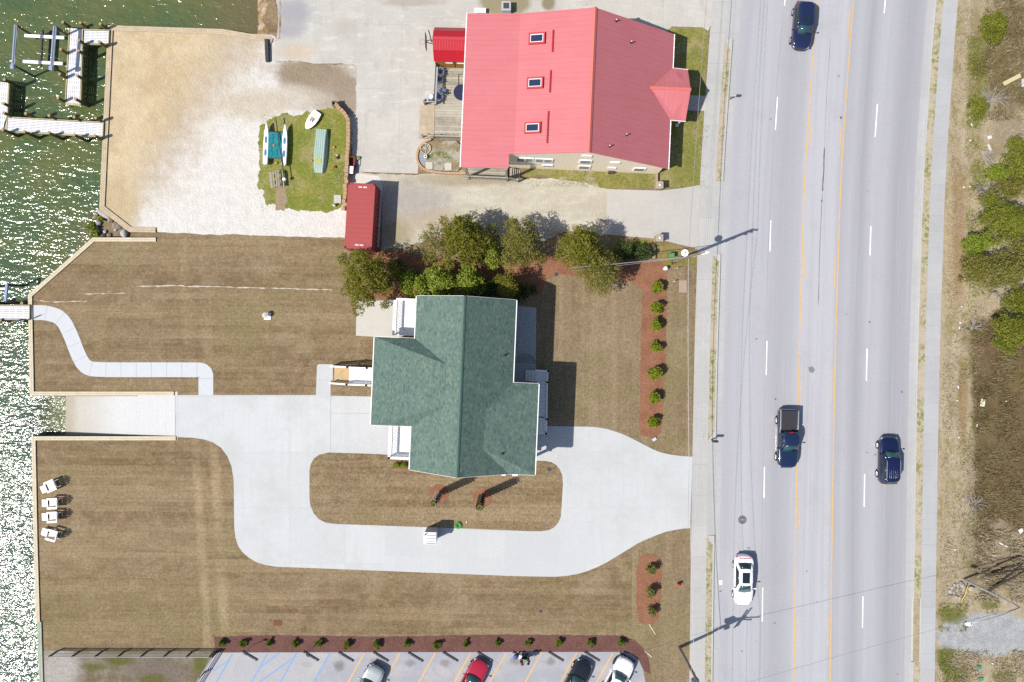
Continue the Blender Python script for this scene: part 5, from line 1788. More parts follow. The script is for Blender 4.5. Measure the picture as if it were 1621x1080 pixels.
    def panel(nm, idx, mat, inset=0.0):
        m = MB()
        vs = [lo[i] for i in idx] + [hi[i] for i in idx]
        k = len(idx)
        m.add(vs, [(i, i + 1, k + i + 1, k + i) for i in range(k - 1)])
        o = m.build(nm, mat, root, True)
        sm = o.modifiers.new('thick', 'SOLIDIFY'); sm.thickness = .03; sm.offset = 0
        return o
    panel('windscreen', [0, 1, 2], M['glass_t'])
    panel('rear_window', [6, 7, 8], M['glass'])
    panel('side_window', [3, 4, 5], M['glass'])
    panel('side_window', [9, 10, 11], M['glass'])
    for a, b in ((2, 3), (5, 6), (8, 9), (11, 0)):
        panel('pillar', [a, b], body)
    m = MB()
    for i in (4, 10):
        m.bar(lo[i] * 1.0 + Vector((math.copysign(.012, lo[i].x), 0, 0)), hi[i] + Vector((math.copysign(.012, hi[i].x), 0, 0)), .08, .02)
    m.build('door_pillar', M['dark'], root)
    # roof
    cx = (c['tf'] + c['tr']) / 2
    def sc(k, dz):
        return [Vector((p.x * k, cx + (p.y - cx) * k, p.z + dz)) for p in hi]
    m = MB(); m.loft([sc(1.03, -.025), sc(1.04, .005), sc(.93, .045), sc(.6, .065), sc(.2, .07)])
    rf = m.build('roof', body, root, True, auto=60)
    if sunroof:
        m = MB(); yy = c['tf'] - .45 if sunroof == 'front' else cx + .05
        ln = .55 if sunroof == 'front' else 1.02
        m.box((0, yy, c['zt'] + .072), (c['tw'] * 1.12, ln, .035)); m.build('sunroof', M['glass'], rf, bevel=.02)
    if ribs:
        for k in range(-3, 4):
            m = MB(); m.bar((k * c['tw'] * .26, c['tf'] - .35, c['zt'] + .058), (k * c['tw'] * .26, c['tr'] + .2, c['zt'] + .05), .035, .03)
            m.build('roof_rib', body, rf)
    if rails:
        for sx in (-1, 1):
            m = MB(); m.tube([(sx * c['tw'] * .96, c['tf'] - .2, c['zt'] + .03), (sx * c['tw'] * .96, c['tf'] - .35, c['zt'] + .10), (sx * c['tw'] * .96, c['tr'] + .3, c['zt'] + .10), (sx * c['tw'] * .96, c['tr'] + .1, c['zt'] + .03)], .028, 6)
            m.build('roof_rail', M['alu'], rf)
    # lamps, mirrors, wheels, bumpers
    fy, fw = st[1][0], st[1][1]
    zl = st[2][2] - .04
    for sx in (-1, 1):
        m = MB(); m.lump((sx * (Wm * .72), Lf * .905, hz(Lf * .9, 2) - .12), (.14, .14, .06), 1, .05, 2); m.build('headlight', M['lamp_w'], root, True)
        m = MB(); m.lump((sx * (Wm * (.74 if kind != 'pickup' else .90)), -Lr * .935, hz(-Lr * .95, 2) - .10), (.12, .10, .09), 2, .05, 2); m.build('tail_light', M['tail'], root, True)
        m = MB(); mx = sx * (c['w'] + .20); my = c['f'] - .32
        m.lump((mx, my, c['zb'] + .08), (.12, .08, .075), 3, .05, 2); m.bar((sx * (c['w'] - .02), my + .02, c['zb'] + .02), (mx, my, c['zb'] + .05), .05, .04)
        m.build('wing_mirror', body, root, True, auto=50)
        for y in wy:
            # dark arch and wheel
            wheel(root, sx * (st[5][1] + .012), y, wr, wr, rim)
    g = MB(); g.box((0, st[0][0] - .005, zb + .22), (st[0][1] * 1.5, .05, .16)); g.build('grille', M['dark'], root, bevel=.02)
    if kind == 'pickup':
        m = MB(); m.box((0, -1.80, 1.215), (1.50, 1.86, .05)); m.build('bed_cover', simple('bed_cover', C(66, 62, 70), .6, .3, grain=.05), root, bevel=.02)
        m = MB(); m.box((0, -.815, 1.20), (1.72, .10, .06)); m.build('bed_gap', M['black'], root)
        for sx in (-1, 1):
            m = MB(); m.bar((sx * .86, -.92, 1.25), (sx * .86, -2.76, 1.25), .07, .05); m.build('bed_rail', M['chrome'], root)
        m = MB(); m.box((-.06, -.70, 1.80), (.13, .07, .05)); m.box((.10, -.70, 1.80), (.13, .07, .05)); m.build('brake_light', M['tail'], rf)
        for sx in (-1, 1):
            m = MB(); m.bar((sx * 1.02, 1.25, .48), (sx * 1.02, -1.05, .48), .10, .05); m.build('side_step', M['chrome'], root)
    if kind == 'sedan':
        m = MB(); m.box((0, st[-2][0] + .16, 1.075), (1.1, .05, .012)); m.build('brake_light', M['tail'], root)
    return root

M['tail'] = simple('tail_lamp_red', (.45, .015, .02, 1), .2, .5)
M['navy'] = paint('navy_paint', (.011, .016, .056, 1), .22, .8)
M['navy_b'] = paint('deep_blue_paint', (.005, .009, .046, 1), .2, .8)
M['navy_c'] = paint('dark_blue_paint', (.008, .018, .052, 1), .2, .8)
M['white_car'] = paint('white_paint', (.78, .79, .81, 1), .3, .6)
M['black_car'] = paint('black_paint', (.012, .013, .018, 1), .18, .8)
M['red_car'] = paint('red_paint', (.36, .012, .035, 1), .25, .7)
M['silver_car'] = paint('silver_paint', (.42, .46, .46, 1), .3, .7, .3)

def on_road(x, y, south=True):
    dx = (RX(y + 40) - RX(y - 40)) / 80
    a = math.atan2(-1, dx)              # world direction when travelling down the photo
    p = P(x, y, 0); p.z = ZR
    return p, a - math.pi / 2 + (0 if south else math.pi)
p, a = on_road(1266.5, 44.5)
vehicle('car', 'navy car with a small sunroof near the top of the road, driving down', 'car', p, a, 'suv', M['navy'], M['galv'], sunroof='front')
p, a = on_road(1242.5, 692.5)
vehicle('pickup_truck', 'dark blue pickup truck with covered bed on the road', 'pickup truck', p, a, 'pickup', M['navy_c'], M['chrome'], ribs=True)
p, a = on_road(1401.5, 727.5, False)
vehicle('car', 'deep blue car with roof rails on the right hand lanes, driving up', 'car', p, a, 'suv', M['navy_b'], M['chrome'], rails=True, ribs=True)
p, a = on_road(1174, 915.5)
vehicle('car', 'white sedan with a dark sunroof driving down the road', 'car', p, a, 'sedan', M['white_car'], M['chrome'], sunroof='mid')
PA = math.atan2(47, 26) - math.pi / 2
vehicle('parked_car', 'silver parked car at the bottom edge, leftmost of the parked cars', 'car', P(582.5, 1083.5, 0), PA, 'suv', M['silver_car'], rails=False, ribs=True, group='cars in the parking lot')
vehicle('parked_car', 'red parked car in the parking lot at the bottom edge', 'car', P(745, 1077, 0), PA, 'sedan', M['red_car'], group='cars in the parking lot')
vehicle('parked_car', 'black parked car next to the white one in the parking lot', 'car', P(907.5, 1078, 0), PA, 'sedan', M['black_car'], group='cars in the parking lot')
vehicle('parked_car', 'white parked car at the right end of the parking lot', 'car', P(974, 1071, 0), PA, 'suv', M['white_car'], M['dark'], group='cars in the parking lot')
# wheel stops
def wheel_stops():
    m = MB()
    prof = [(-.10, 0), (-.08, .11), (.08, .11), (.10, 0)]
    T = None
    for i, (x, y) in enumerate(((383.7, 1030.5), (480.4, 1031), (536, 1032), (591, 1032), (646, 1032.3), (701, 1032), (756, 1032), (812, 1031.5), (868, 1031.5), (925, 1031.5), (981, 1033))):
        loc = P(x + 12, y + 7.2, 0) + Vector((0, 0, .028)); rz = math.atan2(-14.5, 24)
        lab = ORD[i] + ' dark wheel stop from the left, at the head of a parking stall'
        if T is None:
            T = thing('wheel_stop', lab, 'wheel stop', loc, rz, 'wheel stops along the mulch strip')
            mb = MB(); mb.loft([[Vector((sx * .86, y_, z_)) for y_, z_ in prof] for sx in (-1, 1)]); mb.build('bar', simple('dark_wheel_stop', C(92, 90, 92), .8, .2, grain=.1), T)
            b = MB()
            for sx in (-.6, .6): b.cyl((sx, 0, .1), (sx, 0, .125), .03, n=6)
            b.build('bolts', M['galv'], T)
        else:
            dup(T, loc, rz, lab)
wheel_stops()
# ---------------------------------------------------------------- container, boats and yard things
def container():
    root = thing('shipping_container', 'red shipping container with small white marks on both roof ends', 'shipping container', P(578.5, 349.5, 0), math.radians(-3.3))
    W2, L2, h = 1.30, 3.12, 2.6
    rn = N('container_red', 'obj')
    s = rn.sep()
    w = rn.ma('ABSOLUTE', rn.ma('SUBTRACT', rn.ma('FRACT', rn.ma('MULTIPLY', s[1], 1 / .46)), .5))
    rib = rn.mr(w, .04, .13, 1, 0)
    col = rn.mix(rn.ma('MULTIPLY', rib, .30), C(192, 88, 86), C(166, 70, 70))
    col = rn.mix(rn.mr(rn.noise(.8, 4, .6), .45, .75, 0, .4), col, C(184, 82, 78))
    rn.bump(rib, -.3, .03)
    red = rn.done(rn.grain(col, 4, .04, 3), .55, .3)
    b = MB()
    # corrugated long walls
    for sx in (-1, 1):
        n = 44; ring0 = []; ring1 = []
        for k in range(n + 1):
            y = -L2 + .12 + (2 * L2 - .24) * k / n
            d = (.03 if k % 4 in (0, 1) else 0)
            ring0.append(Vector((sx * (W2 - .03 - d), y, .15))); ring1.append(Vector((sx * (W2 - .03 - d), y, h - .1)))
        m = len(ring0)
        fs = [(i, i + 1, m + i + 1, m + i) for i in range(m - 1)]
        if sx < 0: fs = [f[::-1] for f in fs]
        b.add(ring0 + ring1, fs)
    b.build('side_wall', red, root)
    f = MB()
    for sx in (-1, 1):
        for z in (.08, h - .07):
            f.box((sx * (W2 - .05), 0, z), (.10, 2 * L2 - .3, .13))
        for sy in (-1, 1):
            f.box((sx * (W2 - .07), sy * (L2 - .07), h / 2), (.14, .14, h - .28))
    for sy in (-1, 1):
        for z in (.08, h - .07): f.box((0, sy * (L2 - .06), z), (2 * W2 - .3, .12, .13))
    f.build('frame', red, root)
    c = MB()
    for sx in (-1, 1):
        for sy in (-1, 1):
            for z in (.07, h - .05): c.box((sx * (W2 - .08), sy * (L2 - .09), z), (.165, .178, .14))
    c.build('corner_casting', simple('rusty_corner', C(112, 52, 46), .8, .2), root)
    r = MB(); r.box((0, 0, h - .025), (2 * W2 - .20, 2 * L2 - .06, .03))
    for sy in (-1, 1):
        r.box((0, sy * (L2 - .22), h - .008), (2 * W2 - .62, .40, .02))
    ro = r.build('roof', red, root)
    e = MB()
    e.box((0, L2 - .04, h / 2), (2 * W2 - .26, .05, h - .3)); e.build('end_wall', red, root)
    for sx in (-1, 1):
        d = MB(); d.box((sx * .57, -L2 + .03, h / 2), (1.12, .05, h - .3)); do = d.build('door', red, root)
        for k in (-1, 1):
            d = MB(); d.cyl((sx * .57 + k * .25, -L2 - .02, .2), (sx * .57 + k * .25, -L2 - .02, h - .2), .022, n=6); d.build('lock_bar', M['galv'], do)
    # white code marks, unreadable at this distance
    for sy, cx in ((1, .12), (-1, .10)):
        t = MB(); rnd = random.Random(7 + sy)
        x = cx - .40
        for k in range(9):
            w_ = .07
            if k not in (4,):
                t.box((x + w_ / 2, sy * (L2 - .36), h + .004), (w_ * .85, .13, .008))
            x += w_ + .02
        t.build('code_marks', M['white_w'], ro)
container()

def hull(mb, stations, z0, ny=9):
    """open or closed hull lofted along y: (y, halfwidth, keel z, deck z)"""
    rings = []
    for y, w, zk, zd in stations:
        ring = []
        for k in range(ny):
            t = math.pi * k / (ny - 1)
            x = math.cos(t); s = math.sin(t)
            ring.append(Vector((w * math.copysign(abs(x) ** .7, x), y, zd - (zd - zk) * s ** .8)))
        ring.append(Vector((-w * .5, y, zd + .02))); ring.append(Vector((0, y, zd + .035))); ring.append(Vector((w * .5, y, zd + .02)))
        rings.append(ring)
    mb.loft(rings)

def catamaran():
    root = thing('catamaran', 'small catamaran with white hulls and teal trampoline on the green grass', 'boat', P(439, 231, 0), math.radians(-2.5))
    wh = M['white']
    for sx, dy in ((-.92, 0), (.90, -.03)):
        m = MB()
        st = [(-2.02, .12, .30, .62), (-1.9, .21, .12, .63), (-1.0, .235, .05, .63), (0, .24, .04, .63), (.8, .215, .06, .63), (1.4, .15, .12, .65), (1.8, .075, .2, .68), (2.02, .015, .5, .70)]
        hull(m, [(y + dy, w, a, b) for y, w, a, b in st], 0)
        for v in m.v: v.x += sx
        ho = m.build('hull', wh, root, True, auto=45)
        for y in (.38, -.88):
            p = MB()
            n = 16
            p.add([Vector((sx + .115 * math.copysign(abs(math.cos(2 * math.pi * k / n)) ** .7, math.cos(2 * math.pi * k / n)), y + dy + .34 * math.copysign(abs(math.sin(2 * math.pi * k / n)) ** .7, math.sin(2 * math.pi * k / n)), .672)) for k in range(n)], [tuple(range(n))])
            p.build('deck_pad', simple('blue_pad', C(92, 158, 206, .55), .6, .3) if 'pad' not in M else M['pad'], ho)
            M['pad'] = ho.children[0].data.materials[0]
    n = N('teal_mesh', 'obj')
    cc = n.mix(n.mr(n.noise(2.2, 4, .6), .4, .65), C(24, 156, 164), C(16, 136, 148))
    n.bump(n.noise(3, 4, .6), .5, .05)
    tm = n.done(cc, .7, .25)
    m = MB()
    nx, ny = 8, 14
    for i in range(nx + 1):
        for j in range(ny + 1):
            x = -.72 + 1.44 * i / nx; y = -1.36 + 2.52 * j / ny
            z = .60 - .05 * math.sin(math.pi * i / nx) * math.sin(math.pi * j / ny) + .02 * mnoise.noise(Vector((x * 3, y * 3, 0)))
            m.v.append(Vector((x, y, z)))
    for i in range(nx):
        for j in range(ny):
            a = i * (ny + 1) + j
            m.f.append([a, a + ny + 1, a + ny + 2, a + 1]); m.mi.append(0)
    m.build('trampoline', tm, root, True)
    m = MB()
    for y in (1.18, -1.38): m.cyl((-.92, y, .60), (.92, y, .60), .045, n=8)
    m.build('cross_beam', M['dark'], root)
    rp = MB()
    rnd = random.Random(3)
    for x0 in (-.25, .25):
        pts = []
        for k in range(9):
            pts.append((x0 + rnd.uniform(-.10, .10), 1.0 - 2.2 * k / 8, .605))
        rp.tube(pts, .012, 4)
    rp.build('rope', M['dark'], root)
    b = MB(); b.lump((-.12, -.15, .62), (.16, .14, .05), 4, .4, 1); b.build('tiller_bag', simple('orange_cloth', C(206, 150, 84), .8, .1), root)
    # mast lying across the boat, with its float
    ms = MB()
    a = P(436.5, 187, .80); z = P(450, 283, .72)
    inv = root.matrix_basis.inverted() if False else (Matrix.Translation(root.location) @ Matrix.Rotation(root.rotation_euler.z, 4, 'Z')).inverted()
    a, z = inv @ a, inv @ z
    ms.cyl(a, z, .055, .05, n=8); mo = ms.build('mast', M['dark'], root, True, auto=40)
    f = MB(); f.lump(z + Vector((.02, -.05, .05)), (.20, .17, .16), 1, .03, 2); f.build('mast_float', wh, mo, True)
catamaran()

def dinghy():
    root = thing('dinghy', 'little white dinghy with a square cockpit on the grass', 'boat', P(495.5, 192.5, 0), math.radians(146))
    m = MB()
    st = [(-1.02, .38, .16, .36), (-.9, .43, .08, .37), (-.3, .50, .04, .38), (.2, .47, .05, .39), (.6, .36, .09, .40), (.9, .18, .18, .41), (1.03, .03, .33, .42)]
    hull(m, st, 0)
    ho = m.build('hull', M['white'], root, True, auto=40)
    n = 4
    m = MB()
    for dx, dy, w, d in ((0, .30, .46, .05), (0, -.20, .46, .05), (-.22, .05, .04, .5), (.22, .05, .04, .5)):
        m.box((dx, dy - .12, .415), (w, d, .06))
    m.build('coaming', M['white'], ho)
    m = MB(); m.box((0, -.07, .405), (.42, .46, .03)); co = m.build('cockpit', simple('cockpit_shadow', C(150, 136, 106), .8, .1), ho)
    m = MB(); m.box((.05, -.12, .428), (.20, .26, .02)); m.build('floor_board', simple('cockpit_plank', C(224, 190, 124), .8, .1), co)
    m = MB(); m.cyl((0, -.66, .40), (0, -.66, .425), .06, n=10); m.build('drain_plug', M['galv'], ho)
dinghy()

def jon_boat():
    root = thing('rowing_boat', 'pale green flat bottomed boat turned upside down on the grass', 'boat', P(508.5, 241, 0), math.radians(-4))
    gr = simple('pale_green_boat', C(188, 214, 202), .6, .3, grain=.06, gscale=1.5)
    dk = simple('green_boat_side', C(142, 182, 176), .6, .3, grain=.06, gscale=1.5)
    st = [(2.14, .46, .58, .50), (1.2, .58, .52, .52), (0, .62, .52, .53), (-1.2, .60, .50, .50), (-1.75, .50, .44, .44), (-2.12, .40, .40, .30)]
    m = MB(); rings = []
    for y, wg, wb, zb in st:
        z0 = 0 if abs(y) < 2 else .05
        rings.append([Vector((wg + .06, y, z0)), Vector((wb * .92, y, zb - .03)), Vector((wb * .86, y, zb)), Vector((-wb * .86, y, zb)), Vector((-wb * .92, y, zb - .03)), Vector((-wg - .06, y, z0))])
    m.loft(rings, closed=False)
    m.add(rings[0], [tuple(range(6))]); m.add(rings[-1], [tuple(range(5, -1, -1))])
    ho = m.build('hull', gr, root, True, auto=35)
    for k in range(-2, 3):
        r = MB()
        for (y0, a0, b0, z0), (y1, a1, b1, z1) in zip(st, st[1:]):
            r.bar((k * .19 * b0 / .5, y0, z0 + .012), (k * .19 * b1 / .5, y1, z1 + .012), .035, .025)
        r.build('keel_strip', gr, ho)
    for sx in (-1, 1):
        r = MB()
        for (y0, a0, b0, z0), (y1, a1, b1, z1) in zip(st, st[1:]): r.bar((sx * (a0 + .07), y0, .03), (sx * (a1 + .07), y1, .03), .07, .05)
        r.build('gunwale', dk, ho)
    p = MB(); p.add([(-.42, -.72, .541), (-.02, -.70, .545), (.24, -.73, .541), (.25, -1.28, .520), (-.1, -1.33, .520), (-.44, -1.27, .520)], [(0, 5, 4, 3, 2, 1)]); p.build('patch', simple('yellow_patch', C(206, 206, 128), .8, .15, grain=.15, gscale=4), ho)
jon_boat()

def picnic_table():
    root = thing('picnic_table', 'weathered grey picnic table on the green grass below the catamaran', 'picnic table', P(441.5, 285.5, 0), math.radians(6))
    gw = M['grey_wood']
    t = MB()
    for k in (-1, 0, 1):
        pass
    t.box((-.02, 0, .74), (.13, 1.6, .04)); t.box((-.62, 0, .45), (.20, 1.55, .04)); t.box((.52, 0, .45), (.20, 1.5, .04))
    t.box((.20, 0, .74), (.16, 1.6, .04)); t.box((-.26, 0, .74), (.05, 1.6, .04))
    t.build('boards', gw, root)
    for sy in (-.6, .0, .6):
        l = MB(); l.bar((-.62, sy, .40), (.56, sy, .40), .10, .05); l.bar((-.55, sy + .05, 0), (-.1, sy + .05, .72), .05, .09); l.bar((.5, sy + .05, 0), (.1, sy + .05, .72), .05, .09); l.build('leg', gw, root)
picnic_table()

def retaining_wall():
    root = thing('retaining_wall', 'curved wall of tan blocks along the right edge of the green grass', 'retaining wall', (0, 0, 0), 0)
    bm_ = simple('tan_block', C(206, 172, 138), .9, .15, grain=.14, gscale=2)
    line = smooth_line([(535.5, 171), (543, 178), (551, 187), (554.5, 197), (554.3, 215), (553, 240), (551.8, 265), (550.5, 290), (548, 312), (545.5, 334)], 2)
    acc = 0; n = 0
    rnd = random.Random(2)
    mb = MB(); cap = MB()
    pos = [P2(*p) for p in line]
    d = 0; i = 0; step = .36
    pts = []
    t = 0.0
    lens = [0]
    for a, b in zip(pos, pos[1:]): lens.append(lens[-1] + (b - a).length)
    while t < lens[-1]:
        for k in range(len(pos) - 1):
            if lens[k] <= t <= lens[k + 1]:
                q = pos[k].lerp(pos[k + 1], (t - lens[k]) / max(1e-6, lens[k + 1] - lens[k])); ang = math.atan2(*(pos[k + 1] - pos[k]).yx)
                break
        frac = t / lens[-1]
        hh = .78 if frac < .78 else .78 - (frac - .78) * 2.2
        mb.box((q.x, q.y, hh / 2 - .05), (step * .97, .26, hh), ang)
        off = rnd.uniform(-.03, .03) * (1 if frac < .7 else 3)
        cap.box((q.x + off, q.y + off * .5, hh + .02 + rnd.uniform(-.01, .01)), (step * .9, .34, .10), ang + rnd.uniform(-.06, .06))
        t += step
    mb.build('block_courses', bm_, root); cap.build('cap_blocks', bm_, root)
    m = MB()
    p = P2(534, 171)
    for dx, dy, w, d in ((0, .2, .5, .05), (0, -.2, .5, .05), (.22, 0, .05, .36), (-.22, 0, .05, .36)): m.box((p.x - .1 + dx, p.y + .2 + dy, .62), (w, d, .5))
    m.box((p.x - .1, p.y + .2, .3), (.42, .36, .6))
    m.build('end_box', simple('planter_box', C(168, 150, 122), .9, .1, grain=.2), root)
retaining_wall()

def garden_cart():
    root = thing('garden_cart', 'red framed cart beside the tan block wall', 'cart', P(558.8, 258.5, 0), math.radians(-4))
    m = MB()
    for z in (.35, .7):
        for a, b in (((-.22, -.45), (-.22, .45)), ((.26, -.45), (.26, .45)), ((-.22, -.45), (.26, -.45)), ((-.22, .45), (.26, .45))): m.bar((*a, z), (*b, z), .05, .05)
    for x in (-.22, .26):
        for y in (-.45, .45): m.box((x, y, .5), (.05, .05, .5))
    m.build('frame', simple('cart_red', C(176, 78, 60), .6, .3), root)
    m = MB(); m.box((.02, 0, .36), (.44, .86, .03)); m.build('tray', simple('cart_tray', C(110, 62, 54), .7, .2), root)
    for x in (-.27, .31):
        w = MB(); w.cyl((x - .03, -.25, .2), (x + .03, -.25, .2), .2, n=14); w.build('wheel', M['rubber'], root)
    t2 = thing('cooler', 'white lidded cooler next to the red cart by the block wall', 'cooler', P(557.5, 271.5, 0), math.radians(-6))
    m = MB(); m.box((0, 0, .28), (.48, .68, .52)); m.build('tub', simple('cooler_red', C(150, 60, 56), .5, .3), t2, bevel=.03)
    m = MB(); m.box((0, 0, .60), (.52, .74, .13)); m.build('lid', M['white'], t2, bevel=.04)
    t3 = thing('toy', 'small green and yellow toy on the concrete above the red cart', 'toy', P(567.5, 251.5, 0), math.radians(30))
    m = MB(); m.box((0, 0, .12), (.34, .2, .14)); m.build('body', simple('toy_green', C(140, 210, 60), .5, .3), t3, bevel=.02)
    m = MB(); m.box((.10, 0, .22), (.14, .18, .12)); m.build('cab', simple('toy_yellow', C(240, 196, 60), .5, .3), t3, bevel=.02)
    for x in (-.1, .1):
        w = MB(); w.cyl((x, -.12, .07), (x, .12, .07), .07, n=10); w.build('wheel', M['rubber'], t3)
garden_cart()

def small_yard():
    s = MB(); s.box((0, 0, .08), (.72, .80, .16)); o = s.build('slab', M['patio'], None, bevel=.02); o.location = P(534.8, 315.5, 0); tag(o, 'square pale slab on the grass near the red container', 'slab')
    t = thing('canister', 'small white canister standing under the pale slab by the red container', 'canister', P(530.2, 325.8, 0))
    m = MB(); m.cyl((0, 0, 0), (0, 0, .42), .12, n=12); m.cyl((0, 0, .42), (0, 0, .50), .12, .05, n=12); m.build('body', M['white'], t, True, auto=40)
    m = MB(); m.cyl((0, 0, .5), (0, 0, .56), .04, n=8); m.build('valve', M['dark'], t)
    # driftwood pieces and pots on the grass
    rnd = random.Random(11)
    wood = simple('driftwood', C(198, 186, 160), .9, .1, grain=.1)
    for i, (x, y, r, l) in enumerate(((539, 280, 60, .6), (533, 283, -50, .55), (540.5, 292, 62, .75), (534, 289, 10, .6), (542, 276, -5, .4), (537, 276.5, 80, .55))):
        m = MB(); pts = [(-l / 2, 0, .04), (-l / 6, rnd.uniform(-.04, .04), .05), (l / 6, rnd.uniform(-.04, .04), .05), (l / 2, 0, .04)]
        m.tube(pts, .045, 6, r1=.02); o = m.build('driftwood', wood, None, True); o.location = P(x, y, 0); o.rotation_euler = (0, 0, math.radians(r))
        tag(o, 'pale piece of driftwood lying on the grass by the block wall', 'driftwood', 'driftwood on the grass')
    for (x, y, c, lab) in ((531, 264.5, (150, 76, 62), 'red brown pot on the grass beside the upturned green boat'), (534.5, 246, (214, 200, 178), 'pale stone on the grass right of the upturned green boat'), (535, 250, (70, 62, 56), 'dark stone on the grass right of the upturned green boat'), (529.3, 233.4, (216, 172, 110), 'tiny tan stone on the grass between boat and wall'), (494, 255.5, (196, 166, 126), 'tan stone by the left side of the upturned boat'), (546.5, 270, (196, 176, 150), 'pale chip lying against the block wall'), (438.3, 258.5, (190, 172, 128), 'tan stone behind the catamaran stern')):
        m = MB(); m.lump((0, 0, .08), (.16, .13, .12), int(x), .25, 2); o = m.build('stone' if 'pot' not in lab else 'pot', simple('stone_' + str(int(x)), C(*c), .9, .1, grain=.1), None, True); o.location = P(x, y, 0)
        tag(o, lab, 'stone' if 'pot' not in lab else 'pot')
    # basketball hoop
    t = thing('basketball_hoop', 'basketball hoop on an arm at the left side of the red shed', 'basketball hoop', P(683, 66.5, 0))
    pz = lambda x, y, z: P(x, y, z) - t.location
    m = MB(); m.bar(pz(674, 54, 3.0), pz(674.5, 78, 3.0), .05, 1.0); m.build('backboard', M['dark'], t)
    m = MB(); m.tube([pz(685.5, 64, 2.3), pz(680, 63.5, 2.7), pz(675, 65, 2.85)], .04, 6); m.tube([pz(685.5, 69, 2.3), pz(680, 68.5, 2.7), pz(675, 66.5, 2.85)], .04, 6); m.cyl(pz(684, 66.5, 0) * Vector((1, 1, 0)) if False else Vector((0.02, 0, 0)), Vector((.02, 0, 2.6)), .05, n=8); m.build('arm', M['dark'], t)
    c = pz(668.5, 66.8, 2.9); m = MB(); n = 16
    m.tube([c + Vector((.23 * math.cos(2 * math.pi * k / n), .23 * math.sin(2 * math.pi * k / n), 0)) for k in range(n + 1)], .014, 5); m.build('ring', simple('hoop_red', C(232, 120, 106), .5, .3), t)
    # deck chairs, table and grill
    bl = simple('blue_grey_chair', C(110, 130, 176), .6, .3)
    def chair(label, x, y, r):
        t = thing('deck_chair', label, 'chair', P(x, y, 0) + Vector((0, 0, .47)), math.radians(r))
        m = MB(); m.box((0, 0, .42), (.52, .50, .05)); m.build('seat', bl, t, bevel=.02)
        m = MB(); m.box((-.28, 0, .74), (.05, .50, .60), M=Matrix.Rotation(-.2, 4, 'Y')); m.build('backrest', bl, t, bevel=.02)
        for sy in (-1, 1):
            m = MB(); m.box((0, sy * .27, .62), (.50, .05, .04)); m.build('arm', bl, t)
            for sx in (-1, 1):
                m = MB(); m.box((sx * .22, sy * .24, .21), (.04, .04, .42)); m.build('leg', bl, t)
    chair('upper of the blue grey chairs on the grey deck, beside the railing', 700.5, 119.5, -4)
    chair('second blue grey chair on the deck, right below the uppermost one', 698.5, 131, 4)
    chair('third blue grey chair on the deck, turned aside', 702.5, 149.5, 70)
    chair('lowest blue grey chair on the deck, by the end of the railing', 698.5, 159, -20)
    t = thing('patio_table', 'round dark table on the grey deck half under the red roof', 'table', P(732, 153, 0) + Vector((0, 0, .47)))
    m = MB(); m.cyl((0, 0, .70), (0, 0, .74), .78, n=32); m.build('table_top', simple('navy_table', (.020, .026, .06, 1), .35, .4, grain=.1, gscale=4), t, True, auto=40)
    for k in range(4):
        a = k * math.pi / 2 + .5; m = MB(); m.bar((.5 * math.cos(a), .5 * math.sin(a), 0), (.35 * math.cos(a), .35 * math.sin(a), .7), .04, .04); m.build('leg', M['dark'], t)
    t = thing('umbrella_pole', 'thin dark pole lying on the deck boards above the round table', 'pole', P(726.5, 131, 0) + Vector((0, 0, .48)))
    m = MB(); m.cyl((0, -.75, .04), (0.0, .62, .04), .03, n=6); m.build('shaft', M['dark'], t); m = MB(); m.cyl((0, .62, .04), (.33, .66, .04), .02, n=6); m.build('crank', M['dark'], t)
    t = thing('wash_tub', 'light blue grey bundle standing outside the deck railing', 'tub', P(683.5, 156.5, 0), .3)
    m = MB(); m.lump((0, 0, .32), (.36, .30, .34), 3, .25, 2); m.build('body', simple('pale_blue_tub', C(176, 186, 214), .6, .3), t, True)
    m = MB(); m.cyl((0, 0, .62), (0, 0, .66), .22, n=12); m.build('lid', M['white_w'], t)
    t = thing('log', 'grey post stump at the end of the hand rail by the deck steps', 'post', P(674.5, 163.5, 0), .6)
    m = MB(); m.cyl((0, 0, 0), (0, 0, .8), .12, n=8); m.build('shaft', M['grey_wood'], t); m = MB(); m.box((0, 0, .82), (.34, .2, .06)); m.build('cap', M['dark'], t)
    # planter with wheel
    root = thing('planter', 'low curved brick edged planter bed by the corner of the red roofed house', 'planter', (0, 0, 0))
    br = simple('salmon_brick', C(216, 180, 148), .9, .15, grain=.15, gscale=3)
    line = smooth_line([(681, 222), (670, 228), (662, 238), (660, 252), (664, 262), (672, 270), (690, 274), (715, 275.5), (738, 275.5)], 2)
    pos = [P2(*p) for p in line]; m = MB()
    lens = [0]
    for a, b in zip(pos, pos[1:]): lens.append(lens[-1] + (b - a).length)
    t_ = 0; rnd = random.Random(5)
    while t_ < lens[-1]:
        for k in range(len(pos) - 1):
            if lens[k] <= t_ <= lens[k + 1]:
                q = pos[k].lerp(pos[k + 1], (t_ - lens[k]) / max(1e-6, lens[k + 1] - lens[k])); ang = math.atan2(*(pos[k + 1] - pos[k]).yx); break
        m.box((q.x, q.y, .16), (.235, .22, .36 + rnd.uniform(-.02, .02)), ang + rnd.uniform(-.05, .05)); t_ += .25
    m.build('edging', br, root)
    inner = smooth_poly([(683, 224), (672, 230), (665, 240), (663, 252), (667, 261), (675, 268), (692, 271), (735, 273), (735, 224)], 1)
    m = MB(); m.prism(px(inner), .0, .2)
    n = N('planter_soil')
    col = n.mix(n.mr(n.noise(.9, 5, .7), .42, .6), C(190, 184, 174), C(160, 146, 116))
    col = n.mix(n.mr(n.noise(1.1, 5, .7, n.mp(loc=(3, 2, 0))), .50, .60, 0, .9), col, C(110, 122, 52))
